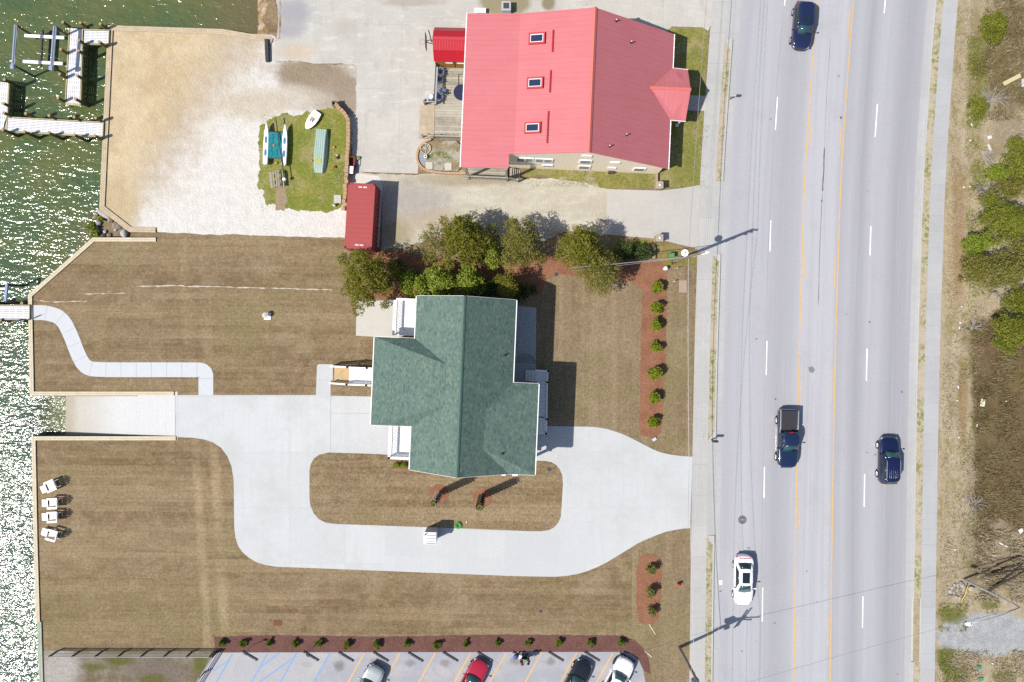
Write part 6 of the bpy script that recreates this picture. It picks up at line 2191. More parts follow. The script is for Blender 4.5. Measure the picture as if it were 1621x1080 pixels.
    col = n.mix(n.blob(668, 255, 8, 12, .3, .2, 1), col, C(170, 176, 184))
    m.build('soil', n.done(n.grain(col, 6, .18, 4), .95, .1), root)
    t = thing('wagon_wheel', 'pale wooden wagon wheel lying in the planter bed', 'wheel', P(674.5, 236.5, 0) + Vector((0, 0, .24)))
    m = MB(); n = 28
    m.tube([(.50 * math.cos(2 * math.pi * k / n), .50 * math.sin(2 * math.pi * k / n), .06) for k in range(n + 1)], .055, 6); m.build('rim', M['cap_old'], t, True)
    m = MB(); m.cyl((0, 0, .0), (0, 0, .14), .09, n=10); m.build('hub', M['cap_old'], t)
    for k in range(8):
        a = 2 * math.pi * k / 8; m = MB(); m.bar((.08 * math.cos(a), .08 * math.sin(a), .06), (.46 * math.cos(a), .46 * math.sin(a), .06), .035, .035); m.build('spoke', M['cap_old'], t)
    t = thing('tyre', 'small pale ring standing in the planter bed under the wagon wheel', 'wheel', P(674.5, 249.7, 0) + Vector((0, 0, .2)))
    m = MB(); m.tube([(.13 * math.cos(2 * math.pi * k / 16), .13 * math.sin(2 * math.pi * k / 16), .3) for k in range(17)], .05, 6); m.build('ring', M['white_w'], t, True)
    m = MB(); m.cyl((0, 0, 0), (0, 0, .28), .10, n=8); m.build('stand', M['dark'], t)
    for x, y, lab in ((680, 263.5, 'white square stepping stone at the lower left of the planter bed'), (710, 265, 'white square stepping stone at the middle of the planter bed')):
        m = MB(); m.box((0, 0, .24), (.68, .72, .10)); o = m.build('stepping_stone', M['patio'], None, bevel=.02); o.location = P(x, y, 0); tag(o, lab, 'stepping stone')
    # cooling unit and things behind the house
    t = thing('air_conditioner', 'square grey cooling unit behind the top edge of the red roof', 'air conditioner', P(801.5, 15.5, 0))
    m = MB(); m.box((0, 0, .42), (.92, .92, .84)); m.build('case', simple('cooler_case', C(206, 208, 214), .5, .3), t, bevel=.03)
    m = MB(); m.box((0, 0, .845), (.56, .56, .02)); g = m.build('fan_opening', M['black'], t)
    m = MB()
    for k in range(6): m.box((0, -.25 + .1 * k, .862), (.54, .018, .012))
    m.build('grille', M['galv'], g)
    t = thing('bench', 'white slatted bench behind the top left edge of the red roof', 'bench', P(760.5, 20, 0))
    m = MB()
    for k in range(9): m.box((-.5 + .125 * k, 0, .44), (.10, .5, .035))
    m.build('seat', M['white_w'], t)
    for sx in (-1, 1):
        m = MB(); m.box((sx * .45, 0, .21), (.06, .44, .42)); m.build('leg', M['white_w'], t)
    # black pump box and gate pillars
    t = thing('meter_box', 'dark brown box on the grass under the tan house wall', 'box', P(967, 272.3, 0))
    m = MB(); m.box((0, 0, .25), (.56, .44, .5)); m.build('case', simple('dark_brown_box', C(76, 60, 66), .6, .3), t, bevel=.03); m = MB(); m.box((0, 0, .52), (.60, .48, .05)); m.build('lid', simple('dark_brown_lid', C(92, 76, 80), .6, .3), t, bevel=.015)
    brick = simple('brick_pillar', C(190, 170, 148), .9, .15, grain=.16, gscale=5)
    for (x, y, lab, wall) in ((1040.5, 297, 'tan brick gate pillar above the small driveway, on the grass', (1038.5, 273, 1038.5, 292)), (1040.3, 379.5, 'tan brick gate pillar below the small driveway, by the green hedge', (1034.3, 389, 1034.3, 410))):
        t = thing('gate_pillar', lab, 'pillar', P(x, y, 0))
        m = MB(); m.box((0, 0, .55), (.62, .60, 1.1)); m.build('shaft', brick, t); m = MB(); m.box((0, 0, 1.14), (.72, .70, .09)); m.build('cap', simple('pillar_cap', C(196, 182, 164), .9, .15, grain=.1), t, bevel=.02)
        m = MB(); m.lump((.02, 0, 1.24), (.12, .12, .08), 2, .05, 2); m.build('lamp_base', M['white_w'], t, True)
        a, b = P(wall[0], wall[1], 0) - t.location, P(wall[2], wall[3], 0) - t.location
        m = MB(); m.bar(a + Vector((0, 0, .18)), b + Vector((0, 0, .18)), .24, .40); m.build('low_wall', brick, t)
small_yard()

# ---------------------------------------------------------------- things on the lawns
def lawn_things():
    t = thing('portable_toilet', 'white portable toilet with ribbed roof standing on the concrete drive', 'portable toilet', P(684.7, 843, 0) + Vector((0, 0, .028)), math.radians(-1))
    gw = simple('toilet_grey', C(206, 212, 224), .5, .3)
    w = MB(); w.box((0, 0, 1.02), (1.12, 1.10, 2.04)); w.build('cabin', gw, t, bevel=.05)
    r = MB()
    prof = [(.60, 2.04), (.58, 2.13), (.2, 2.20), (-.25, 2.18), (-.52, 2.08), (-.62, 1.90), (-.64, 1.80)]
    rings = [[Vector((x, y, z)) for y, z in prof] + [Vector((x, -.60, 1.80)), Vector((x, .55, 2.0))] for x in (-.59, .59)]
    r.loft(rings)
    ro = r.build('roof', M['white'], t, True, auto=30)
    for y, z in ((.34, 2.185), (.06, 2.205), (-.22, 2.19), (-.44, 2.125)):
        k = MB(); k.tube([(-.55, y, z), (-.2, y - .03, z + .015), (.2, y - .03, z + .015), (.55, y, z)], .034, 6); k.build('roof_rib', simple('rib_grey', C(176, 184, 204), .5, .3) if 'rg' not in M else M['rg'], ro, True); M['rg'] = ro.children[0].data.materials[0]
    v = MB(); v.cyl((-.46, .40, 2.1), (-.46, .40, 2.42), .05, n=10); v.build('vent_pipe', M['dark'], ro)
    d = MB(); d.box((0, -.57, .95), (.78, .04, 1.75)); do = d.build('door', M['white_w'], t, bevel=.02)
    d = MB(); d.box((.28, -.60, 1.0), (.06, .05, .14)); d.build('handle', M['dark'], do)
    t = thing('garden_hose', 'bright green coiled hose on the brown lawn edge by the portable toilet', 'hose', P(725.5, 831.5, 0) + Vector((0, 0, .036)))
    m = MB(); pts = []
    for k in range(220):
        a = k * .33; r_ = .17 + .15 * ((k * .37) % 1.0) + .0
        r_ = .14 + .21 * (k % 55) / 55
        pts.append((r_ * math.cos(a), r_ * math.sin(a), .02 + .045 * (k // 55)))
    pts += [(.38, -.28, .03), (.6, -.30, .02), (.82, -.2, .02), (.92, 0, .02), (.88, .2, .02)]
    m.tube(pts, .021, 5); m.build('coil', simple('green_hose', C(96, 214, 116), .45, .3), t, True)
    m = MB(); m.cyl((.88, .2, .03), (.80, .42, .04), .03, n=6); m.box((.80, .35, .05), (.12, .06, .06)); m.build('nozzle', M['white_w'], t)
    t = thing('wellhead', 'white cap on a post beside a small white slab in the upper brown lawn', 'wellhead', P(423.5, 500.8, 0))
    m = MB(); m.box((.0, .0, .03), (.68, .68, .08)); m.build('slab', M['white_w'], t, bevel=.01)
    m = MB(); m.cyl((-.05, .08, 0), (-.05, .08, .58), .06, n=10); po = m.build('post', M['grey_wood'], t)
    m = MB(); m.cyl((-.05, .08, .58), (-.05, .08, .66), .28, .27, n=20); m.cyl((-.05, .08, .66), (-.05, .08, .70), .27, .12, n=20); m.cyl((-.05, .08, .70), (-.05, .08, .74), .06, n=10); m.build('cap', simple('cream_cap', C(226, 216, 200), .6, .3), po, True, auto=35)
    # small flat lids
    dk = simple('drain_lid', C(96, 98, 112), .7, .3, grain=.1, gscale=8)
    for x, y, w, c, lab in ((880.5, 434.5, .36, dk, 'small square drain lid on the lawn under the trees by the shadow of the house'), (869.5, 743, .34, dk, 'small square drain lid at the upper right corner of the lawn island'), (856, 968, .26, dk, 'small square drain lid in the lawn above the dark mulch strip'), (546, 408, .36, dk, 'small square lid on the lawn below the red container')):
        t = thing('drain_lid', lab, 'drain lid', P(x, y, 0) + Vector((0, 0, .036 if y == 743 else .012)))
        m = MB(); m.box((0, 0, .02), (w, w, .04)); m.build('lid', c, t, bevel=.008)
        m = MB()
        for k in range(3): m.box((-.08 + .08 * k, 0, .044), (.025, w * .7, .008))
        m.build('slots', M['black'], t)
    t = thing('grate', 'red striped plastic grate lying on the south lawn', 'grate', P(439.5, 986.5, 0) + Vector((0, 0, .004)))
    m = MB()
    for k in range(5): m.box((0, -.22 + .11 * k, .03), (.84, .06, .04))
    m.build('slats', simple('brick_red_grate', C(170, 106, 78), .8, .2), t)
    m = MB()
    for x in (-.3, 0, .3): m.box((x, 0, .018), (.05, .52, .03))
    m.build('cross_bars', simple('brick_red_bar', C(150, 96, 72), .8, .2), t)
    m = MB(); m.box((0, 0, .03), (.80, 1.22, .05)); o = m.build('vault_lid', simple('vault_concrete', C(190, 172, 152), .9, .15, grain=.06, gscale=5), None, bevel=.09); o.location = P(1081, 453.5, 0); tag(o, 'pale rounded utility lid on the lawn beside the sidewalk', 'utility lid')
    # hydrants, posts, boxes
    t = thing('water_barrel', 'white round topped standpipe at the corner of the mulch bed', 'standpipe', P(1052.6, 425.5, 0))
    m = MB(); m.cyl((0, 0, 0), (0, 0, .52), .2, n=14); m.lump((0, 0, .52), (.2, .2, .16), 1, .0, 2); m.build('body', M['white'], t, True, auto=40); m = MB(); m.cyl((0, 0, .64), (0, 0, .72), .05, n=8); m.build('cap', M['galv'], t)
    t = thing('transformer_box', 'green utility box on the grass by the utility pole', 'utility box', P(1061, 405, 0))
    m = MB(); m.box((0, 0, .32), (.50, .42, .64)); m.build('case', simple('utility_green', C(86, 150, 88), .5, .3), t, bevel=.02); m = MB(); m.box((0, -.02, .67), (.54, .47, .07)); m.build('lid', simple('utility_green_lid', C(104, 168, 104), .5, .3), t, bevel=.015)
    t = thing('fire_hydrant', 'small red hydrant on the lawn by the sidewalk, right of the lower mulch bed', 'hydrant', P(1073.5, 923.5, 0))
    m = MB(); m.cyl((0, 0, 0), (0, 0, .5), .12, n=12); m.lump((0, 0, .5), (.14, .14, .14), 1, .0, 2); m.build('body', simple('hydrant_red', C(212, 60, 76), .5, .3), t, True, auto=40)
    for d in ((.2, 0), (-.2, 0), (0, -.2)):
        m = MB(); m.cyl((0, 0, .38), (d[0], d[1], .38), .06, n=8); m.build('outlet', simple('hydrant_cap', C(226, 90, 100), .5, .3) if 'hc' not in M else M['hc'], t); M['hc'] = t.children[-1].data.materials[0]
    for x, y, lab in ((1069.5, 425.8, 'upper thin marker stake on the lawn by the utility pole'), (1064.7, 446.6, 'lower thin marker stake on the lawn next to the pale utility lid')):
        t = thing('marker_stake', lab, 'stake', P(x, y, 0))
        m = MB(); m.cyl((0, 0, 0), (0, 0, .78), .035, n=8); m.build('shaft', M['cap_new'], t); m = MB(); m.cyl((0, 0, .78), (0, 0, .86), .045, n=8); m.build('cap', M['white_w'], t)
    t = thing('post_stump', 'short dark stump at the foot of the utility pole', 'stump', P(1065.5, 416.5, 0))
    m = MB(); m.cyl((0, 0, 0), (0, 0, .3), .16, .13, n=10); m.build('bole', simple('dark_stump', C(84, 62, 50), .9, .1), t); m = MB(); m.cyl((0, 0, .3), (0, 0, .31), .12, n=10); m.build('cut_top', M['piling'], t)
    for x, y, sc, lab in ((1158.3, 157.2, 1, 'grey mailbox on the verge opposite the small front gable'), (1130.6, 696.3, 1, 'black mailbox on the verge above the large driveway opening')):
        t = thing('mailbox', lab, 'mailbox', P(x - 4.5, y, 0), math.radians(-2))
        bmx = simple('grey_mailbox', C(214, 212, 206), .5, .3) if y < 400 else M['dark']
        m = MB(); m.box((0, 0, .5), (.10, .10, 1.0)); m.build('post', M['grey_wood'] if y < 400 else M['dark'], t)
        m = MB(); rings = []
        for xx in (-.22, .34):
            rings.append([Vector((xx, .11 * math.cos(math.pi * k / 8), 1.14 + .11 * math.sin(math.pi * k / 8))) for k in range(9)] + [Vector((xx, -.11, 1.0)), Vector((xx, .11, 1.0))])
        m.loft(rings); b = m.build('box', bmx, t, True, auto=40); m = MB(); m.box((.355, 0, 1.1), (.02, .18, .18)); m.build('door', bmx, b)
        m = MB(); m.box((.1, -.125, 1.2), (.05, .02, .16)); m.build('flag', M['red'], b)
    t = thing('manhole_cover', 'round dark manhole cover on the left lane of the road', 'manhole cover', P(1175.8, 823.5, 0) + Vector((0, 0, ZR + .002)))
    m = MB(); m.cyl((0, 0, 0), (0, 0, .012), .42, n=32); m.build('frame', simple('manhole_iron', C(116, 112, 116), .7, .4, grain=.15, gscale=8), t)
    m = MB()
    for rr in (.34, .24, .13):
        n = 24
        m.tube([(rr * math.cos(2 * math.pi * k / n), rr * math.sin(2 * math.pi * k / n), .016) for k in range(n + 1)], .022, 4)
    m.build('rings', simple('manhole_ring', C(164, 160, 162), .6, .4), t)
    m = MB(); m.cyl((0, 0, .012), (0, 0, .018), .05, n=10); m.build('lift_hole', M['white_w'], t)
    # house number painted on the gutter
    cu = bpy.data.curves.new('kerb_number', 'FONT'); cu.body = '88'; cu.size = .48; cu.extrude = .0015; cu.align_x = 'CENTER'
    o = bpy.data.objects.new('painted_number', cu); COL.objects.link(o)
    bpy.context.view_layer.update()
    me = bpy.data.meshes.new_from_object(o.evaluated_get(bpy.context.evaluated_depsgraph_get())); bpy.data.objects.remove(o)
    me.materials.clear(); me.materials.append(M['white_paint']); o = bpy.data.objects.new('painted_number', me); COL.objects.link(o)
    o.location = P(1144, 923, 0); o.location.z = ZR + .007; o.rotation_euler = (0, 0, math.radians(90))
    tag(o, 'white painted number on the gutter left of the white sedan', 'painted number')
    # surveyor's laths
    for x0, y0, x1, y1, lab in ((1027.5, 988, 1037.5, 1004, 'pale lath lying under the lower mulch bed'), (1020, 1029.5, 1031.5, 1040, 'pale lath lying against the end of the dark mulch strip')):
        m = MB(); a, b = P(x0, y0, 0), P(x1, y1, 0); c = (a + b) / 2
        m.bar(a - c + Vector((0, 0, .04)), b - c + Vector((0, 0, .05)), .09, .03); o = m.build('lath', M['cap_new'], None); o.location = c; tag(o, lab, 'lath')
lawn_things()

# railing fence at the lower left
def fence(label, base, h=1.15, step=2.35, rails=(1.1, .76, .42)):
    root = thing('fence', label, 'fence', (0, 0, 0))
    al = simple('fence_rail_metal', C(170, 170, 172), .6, .3) if 'fr' not in M else M['fr']; M['fr'] = al
    pts = [P2(*p) for p in base]
    for k, z in enumerate(rails):
        m = MB()
        for a, b in zip(pts, pts[1:]): m.bar((a.x, a.y, z), (b.x, b.y, z), .035 if k else .07, .10)
        m.build('rail', al, root)
    for a, b in zip(pts, pts[1:]):
        l = (b - a).length; n = max(1, round(l / step))
        for i in range(n + 1):
            q = a.lerp(b, i / n); m = MB(); m.box((q.x, q.y, h / 2), (.13, .13, h + .06)); m.build('post', M['dark'], root)
fence('dark posted rail fence running along the lower edge of the south lawn', [(89, 1032), (339, 1032.5)])
fence('rail fence slanting down beside the parking lot', [(343, 1033), (304, 1095), (180, 1290)], step=2.4)

# accessible parking signs
for (x, y, lab) in ((400, 1021.5, 'left blue backed parking sign on a pole in the dark mulch'), (496.3, 1024, 'right blue backed parking sign on a pole in the dark mulch')):
    t = thing('parking_sign', lab, 'sign', P(x, y, 0), PA + .0)
    m = MB(); m.cyl((0, 0, 0), (0, 0, 2.05), .03, n=8); m.build('pole', M['galv'], t)
    m = MB(); m.box((0, -.035, 1.85), (.31, .012, .46)); po = m.build('panel', simple('sign_panel_blue', C(120, 160, 232), .5, .3) if 'spb' not in M else M['spb'], t); M['spb'] = po.data.materials[0]
# ---------------------------------------------------------------- trees and plants
import numpy as np

def m_leaf(name, stops, transl=.34, rough=.7):
    n = N(name, 'obj')
    g = n.nd("ShaderNodeNewGeometry")
    r = g.outputs['Random Per Island']
    col = n.ramp(r, [(p, C(*c)) for p, c in stops])
    big = n.noise(.55, 3.0, .6)
    col = n.mix(n.mr(big, .38, .66, 0, .55), col, C(*stops[-1][1]))
    n.done(col, rough, .2)
    tl = n.nd("ShaderNodeBsdfTranslucent")
    n.put(tl.inputs[0], col)
    mx = n.nd("ShaderNodeMixShader"); mx.inputs[0].default_value = transl
    n.t.links.new(n.b.outputs[0], mx.inputs[1]); n.t.links.new(tl.outputs[0], mx.inputs[2])
    n.t.links.new(mx.outputs[0], n.out.inputs[0])
    return n.m
M['cedar'] = m_leaf('cedar_foliage', [(0, (100, 108, 26)), (.4, (136, 140, 40)), (.75, (166, 164, 56)), (1, (186, 180, 84))])
M['cedar_b'] = m_leaf('olive_cedar_foliage', [(0, (114, 116, 44)), (.4, (148, 146, 62)), (.75, (172, 166, 84)), (1, (190, 182, 108))])
M['lime'] = m_leaf('bright_shrub_foliage', [(0, (108, 140, 30)), (.4, (150, 174, 46)), (.75, (182, 198, 72)), (1, (204, 212, 104))])
M['green'] = m_leaf('dark_hedge_foliage', [(0, (56, 80, 34)), (.4, (78, 102, 48)), (.75, (100, 122, 66)), (1, (124, 138, 86))])
M['shrub'] = m_leaf('young_shrub_foliage', [(0, (112, 134, 26)), (.4, (150, 168, 36)), (.75, (180, 192, 56)), (1, (198, 206, 82))])
M['shrub_d'] = m_leaf('dull_shrub_foliage', [(0, (112, 120, 48)), (.4, (144, 148, 66)), (.75, (172, 170, 92)), (1, (196, 190, 134))])
M['shrub_s'] = m_leaf('small_shrub_foliage', [(0, (94, 122, 28)), (.4, (126, 150, 40)), (.75, (152, 170, 60)), (1, (172, 184, 88))])
M['bush_e'] = m_leaf('roadside_foliage', [(0, (104, 120, 28)), (.4, (140, 150, 42)), (.75, (166, 172, 62)), (1, (184, 186, 90))])
M['bark'] = m_wood('grey_bark', (128, 112, 92), (98, 84, 68), 4)
M['twig'] = simple('bare_twig', C(178, 170, 164), .9, .1, grain=.1)

def leaf_mesh(name, lobes, leaf, per, seed, mat, parent=None, aspect=1.6, up=.35, droop=0.0):
    """many small leaf blades spread over the lobes of a crown; lobes: (centre, radii)"""
    rng = np.random.default_rng(seed)
    P_, D_, = [], []
    for c, r in lobes:
        k = int(per * max(.25, (r[0] * r[1]) / .36))
        d = rng.normal(size=(k, 3)); d /= np.linalg.norm(d, axis=1)[:, None]
        d[:, 2] = np.where(d[:, 2] < -.35, -d[:, 2], d[:, 2])
        rad = rng.uniform(.55, 1.0, size=(k, 1)) ** .5
        rad = np.where(rng.random((k, 1)) < .16, rad * rng.uniform(1.0, 1.45, (k, 1)), rad)
        wob = 1 + .28 * np.sin(d[:, :1] * 5 + seed) * np.cos(d[:, 1:2] * 6 + seed * 2) + rng.normal(size=(k, 1)) * .07
        P_.append(np.array(c) + d * np.array(r) * rad * wob); D_.append(d)
    p = np.concatenate(P_); d = np.concatenate(D_)
    k = len(p)
    t = d + rng.normal(size=(k, 3)) * .75
    t[:, 2] -= droop
    t /= np.linalg.norm(t, axis=1)[:, None]
    nrm = d * .6 + rng.normal(size=(k, 3)) * .55 + np.array([0, 0, up])
    s = np.cross(t, nrm); s /= (np.linalg.norm(s, axis=1)[:, None] + 1e-9)
    L = leaf * rng.uniform(.6, 1.4, size=(k, 1)); W = L / aspect
    v = np.stack([p - t * L * .5, p + s * W * .5, p + t * L * .5, p - s * W * .5], axis=1).reshape(-1, 3)
    me = bpy.data.meshes.new(name)
    me.vertices.add(4 * k); me.vertices.foreach_set('co', v.astype(np.float32).ravel())
    me.loops.add(4 * k); me.loops.foreach_set('vertex_index', np.arange(4 * k, dtype=np.int32))
    me.polygons.add(k); me.polygons.foreach_set('loop_start', np.arange(0, 4 * k, 4, dtype=np.int32)); me.polygons.foreach_set('loop_total', np.full(k, 4, dtype=np.int32))
    me.materials.append(mat); me.update(calc_edges=True)
    o = bpy.data.objects.new(name, me); COL.objects.link(o)
    if parent is not None: o.parent = parent
    return o

def limbs(parent, h, rx, ry, seed, r0=.16, n=7, name='trunk', mat=None, top=.85, lean=(0, 0)):
    rnd = random.Random(seed)
    m = MB()
    pts = [(0, 0, -.1)]
    for k in range(1, 5):
        pts.append((lean[0] * k / 4 + rnd.uniform(-.12, .12), lean[1] * k / 4 + rnd.uniform(-.12, .12), h * top * k / 4))
    m.tube(pts, r0, 8, r1=r0 * .3)
    for i in range(n):
        a = 2 * math.pi * i / n + rnd.uniform(-.4, .4)
        t = rnd.uniform(.3, .85)
        q = Vector(pts[0]).lerp(Vector(pts[-1]), t)
        e = Vector((math.cos(a) * rx * rnd.uniform(.5, .85), math.sin(a) * ry * rnd.uniform(.5, .85), q.z + h * rnd.uniform(.05, .22)))
        m.tube([q, q.lerp(e, .5) + Vector((0, 0, .12)), e], r0 * .4, 6, r1=r0 * .1)
    return m.build(name, mat or M['bark'], parent, True)

def dome(rx, ry, h, n, seed, lr=(.5, .85), zlo=.35, flat=.55, shape=1.0, hole=0.0):
    """lobes on a dome; heights fall off towards the rim"""
    rnd = random.Random(seed)
    out = []
    for i in range(n):
        f = math.sqrt((i + .5) / n) * .92
        a = i * 2.39996 + rnd.uniform(-.35, .35)
        f *= rnd.uniform(.82, 1.08)
        edge = 1 + .22 * math.sin(a * 3 + seed) + .16 * math.sin(a * 7 + seed * 2) + rnd.uniform(-.10, .16)
        x, y = math.cos(a) * rx * f * edge * .86, math.sin(a) * ry * f * edge * .86
        r = rnd.uniform(*lr)
        z = h * (1 - (1 - flat) * f ** 1.8) - r * .6 + rnd.uniform(-.35, .25)
        out.append(((x, y, z), (r * rnd.uniform(.85, 1.25), r * rnd.uniform(.85, 1.25), r * .8)))
        if rnd.random() < .75:
            z2 = h * zlo + (z - h * zlo) * rnd.uniform(.2, .7)
            out.append(((x * 1.02, y * 1.02, z2), (r * .95, r * .95, r * .8)))
    return out

def tree(label, x, y, h, rx, ry, mat, seed, n=26, lr=(.5, .85), leaf=.17, per=210, name='tree', group=None, aspect=2.0, zlo=.3, flat=.5, droop=.1, cat='tree', off=(0, 0)):
    loc = P(x, y, h * .6); loc.z = 0
    t = thing(name, label, cat, loc, 0, group)
    if aspect == 2.0:
        n = int(n * 1.7); lr = (lr[0] * .68, lr[1] * .80); aspect = 2.6
    lb = dome(rx / S, ry / S, h, n, seed, lr, zlo, flat)
    leaf_mesh('crown', lb, leaf, per, seed, M[mat], t, aspect, droop=droop)
    limbs(t, h, rx / S, ry / S, seed, r0=.05 + h * .018, n=8)
    return t
G1 = 'cedars between the gravel drive and the green roofed house'
tree('wide olive cedar at the left end of the trees, touching the patio', 583, 442, 6.6, 50, 50, 'cedar', 1, 40, (.42, .75), .19, 230, group=G1, flat=.35)
tree('wispy olive cedar with thin crown between the red container and the big round cedar', 686, 386, 4.4, 26, 40, 'cedar_b', 22, 18, (.34, .62), .17, 110, group=G1, zlo=.2)
tree('big round cedar in the middle of the tree row, between gravel drive and house', 736, 382, 6.0, 46, 44, 'cedar', 2, 38, (.45, .8), .19, 230, group=G1)
tree('pale olive cedar right of the big round one, casting shadow on the gravel drive', 824, 387, 5.6, 36, 40, 'cedar_b', 3, 30, (.42, .75), .18, 210, group=G1)
tree('tall cedar at the right of the tree row nearest the concrete driveway', 921, 392, 6.0, 32, 36, 'cedar', 4, 28, (.42, .75), .18, 220, group=G1)
tree('cedar overhanging the front lawn beside the mulch bed', 949, 431, 5.2, 36, 36, 'cedar_b', 5, 30, (.38, .7), .18, 190, group=G1)
G2 = 'shrubs behind the green roofed house'
tree('yellow green shrub at the left end behind the green roof, next to bare twigs', 646, 448, 3.2, 15, 24, 'lime', 6, 12, (.34, .55), .15, 210, 'shrub', G2, cat='shrub', aspect=1.4)
tree('bright green shrub just above the left corner of the green roof', 668, 455, 3.6, 15, 22, 'lime', 7, 12, (.34, .55), .15, 220, 'shrub', G2, cat='shrub', aspect=1.4)
tree('large bright green shrub above the green roof, left of its ridge', 698, 448, 4.2, 30, 27, 'lime', 8, 24, (.38, .62), .16, 230, 'shrub', G2, cat='shrub', aspect=1.4)
tree('bright green shrub above the ridge of the green roof', 744, 446, 4.2, 26, 24, 'lime', 9, 20, (.36, .6), .16, 210, 'shrub', G2, cat='shrub', aspect=1.4)
tree('green shrub between the big cedar and the pale cedar', 776, 402, 4.0, 18, 28, 'lime', 10, 14, (.36, .58), .16, 190, 'shrub', G2, cat='shrub', aspect=1.4)
tree('dark green shrub in the shade above the right part of the green roof', 768, 458, 3.0, 30, 15, 'green', 11, 16, (.36, .58), .16, 200, 'shrub', G2, cat='shrub', aspect=1.4)
tree('spiky yellow green cedar above the right corner of the green roof', 802, 452, 4.6, 20, 22, 'cedar', 12, 14, (.32, .55), .22, 190, 'shrub', G2, cat='shrub', aspect=3.2)
tree('low dark shrub in the house shade right of the spiky cedar', 826, 462, 2.2, 16, 14, 'green', 13, 10, (.34, .52), .16, 190, 'shrub', G2, cat='shrub', aspect=1.4)
tree('thin grey green shrub in the shade between the wide cedar and the bare twigs', 632, 432, 2.6, 24, 24, 'green', 14, 14, (.32, .52), .16, 110, 'shrub', G2, cat='shrub', aspect=1.6)
tree('dark green hedge clump beside the cedar, left part of the low hedge', 991, 399, 1.6, 22, 15, 'green', 15, 16, (.3, .5), .14, 260, 'hedge', 'hedge by the driveway', cat='hedge', aspect=1.4)
tree('dark green hedge clump next to the lower brick gate pillar', 1017, 400, 1.5, 17, 13, 'green', 16, 12, (.3, .48), .14, 260, 'hedge', 'hedge by the driveway', cat='hedge', aspect=1.4)
GE = 'trees and bushes beyond the far sidewalk'
tree('round bush alone at the top of the right edge strip', 1573, 42, 2.2, 22, 29, 'bush_e', 31, 24, (.34, .56), .17, 250, 'bush', GE, cat='bush')
tree('olive bush below the yellow plank on the far side of the road', 1549, 172, 1.6, 14, 20, 'bush_e', 32, 13, (.3, .5), .16, 230, 'bush', GE, cat='bush')
tree('low loose olive bush left of the yellow plank', 1550, 108, 1.1, 14, 30, 'cedar_b', 33, 14, (.3, .5), .16, 90, 'bush', GE, cat='bush')
tree('dense green tree cut off by the right edge above the thicket', 1617, 255, 4.2, 24, 36, 'bush_e', 34, 22, (.42, .7), .18, 240, 'tree', GE)
tree('bright green bush at the top left of the right hand thicket', 1578, 274, 2.8, 20, 12, 'lime', 35, 12, (.34, .55), .16, 230, 'bush', GE, cat='bush')
tree('olive bush in the upper thicket beside the grey bare twigs', 1598, 297, 3.0, 24, 20, 'cedar_b', 36, 16, (.38, .6), .17, 190, 'bush', GE, cat='bush')
tree('small olive bush at the left border of the upper thicket', 1566, 318, 2.0, 16, 12, 'bush_e', 37, 10, (.34, .52), .16, 190, 'bush', GE, cat='bush')
tree('large round cedar in the middle of the right hand thicket', 1592, 352, 4.8, 34, 34, 'bush_e', 38, 34, (.42, .7), .18, 240, 'tree', GE)
tree('bright green shrub sticking out towards the far sidewalk', 1547, 386, 3.2, 26, 18, 'lime', 39, 18, (.36, .58), .16, 230, 'bush', GE, cat='bush')
tree('olive cedar spreading below the bright shrub of the thicket', 1545, 422, 3.4, 28, 26, 'cedar_b', 40, 22, (.38, .62), .17, 200, 'tree', GE)
tree('pale olive cedar in the lower middle of the thicket', 1588, 430, 4.2, 32, 32, 'cedar_b', 41, 28, (.4, .66), .17, 190, 'tree', GE)
tree('olive tree at the right edge between pale cedar and lowest tree', 1622, 405, 4.4, 20, 34, 'cedar_b', 43, 18, (.4, .66), .17, 190, 'tree', GE)
tree('green bush at the right edge above the lowest tree', 1612, 478, 3.2, 24, 20, 'bush_e', 42, 16, (.38, .6), .17, 220, 'bush', GE, cat='bush')
tree('lowest dense tree of the thicket above the brown marsh', 1602, 525, 3.8, 28, 32, 'bush_e', 44, 28, (.42, .66), .18, 250, 'tree', GE)

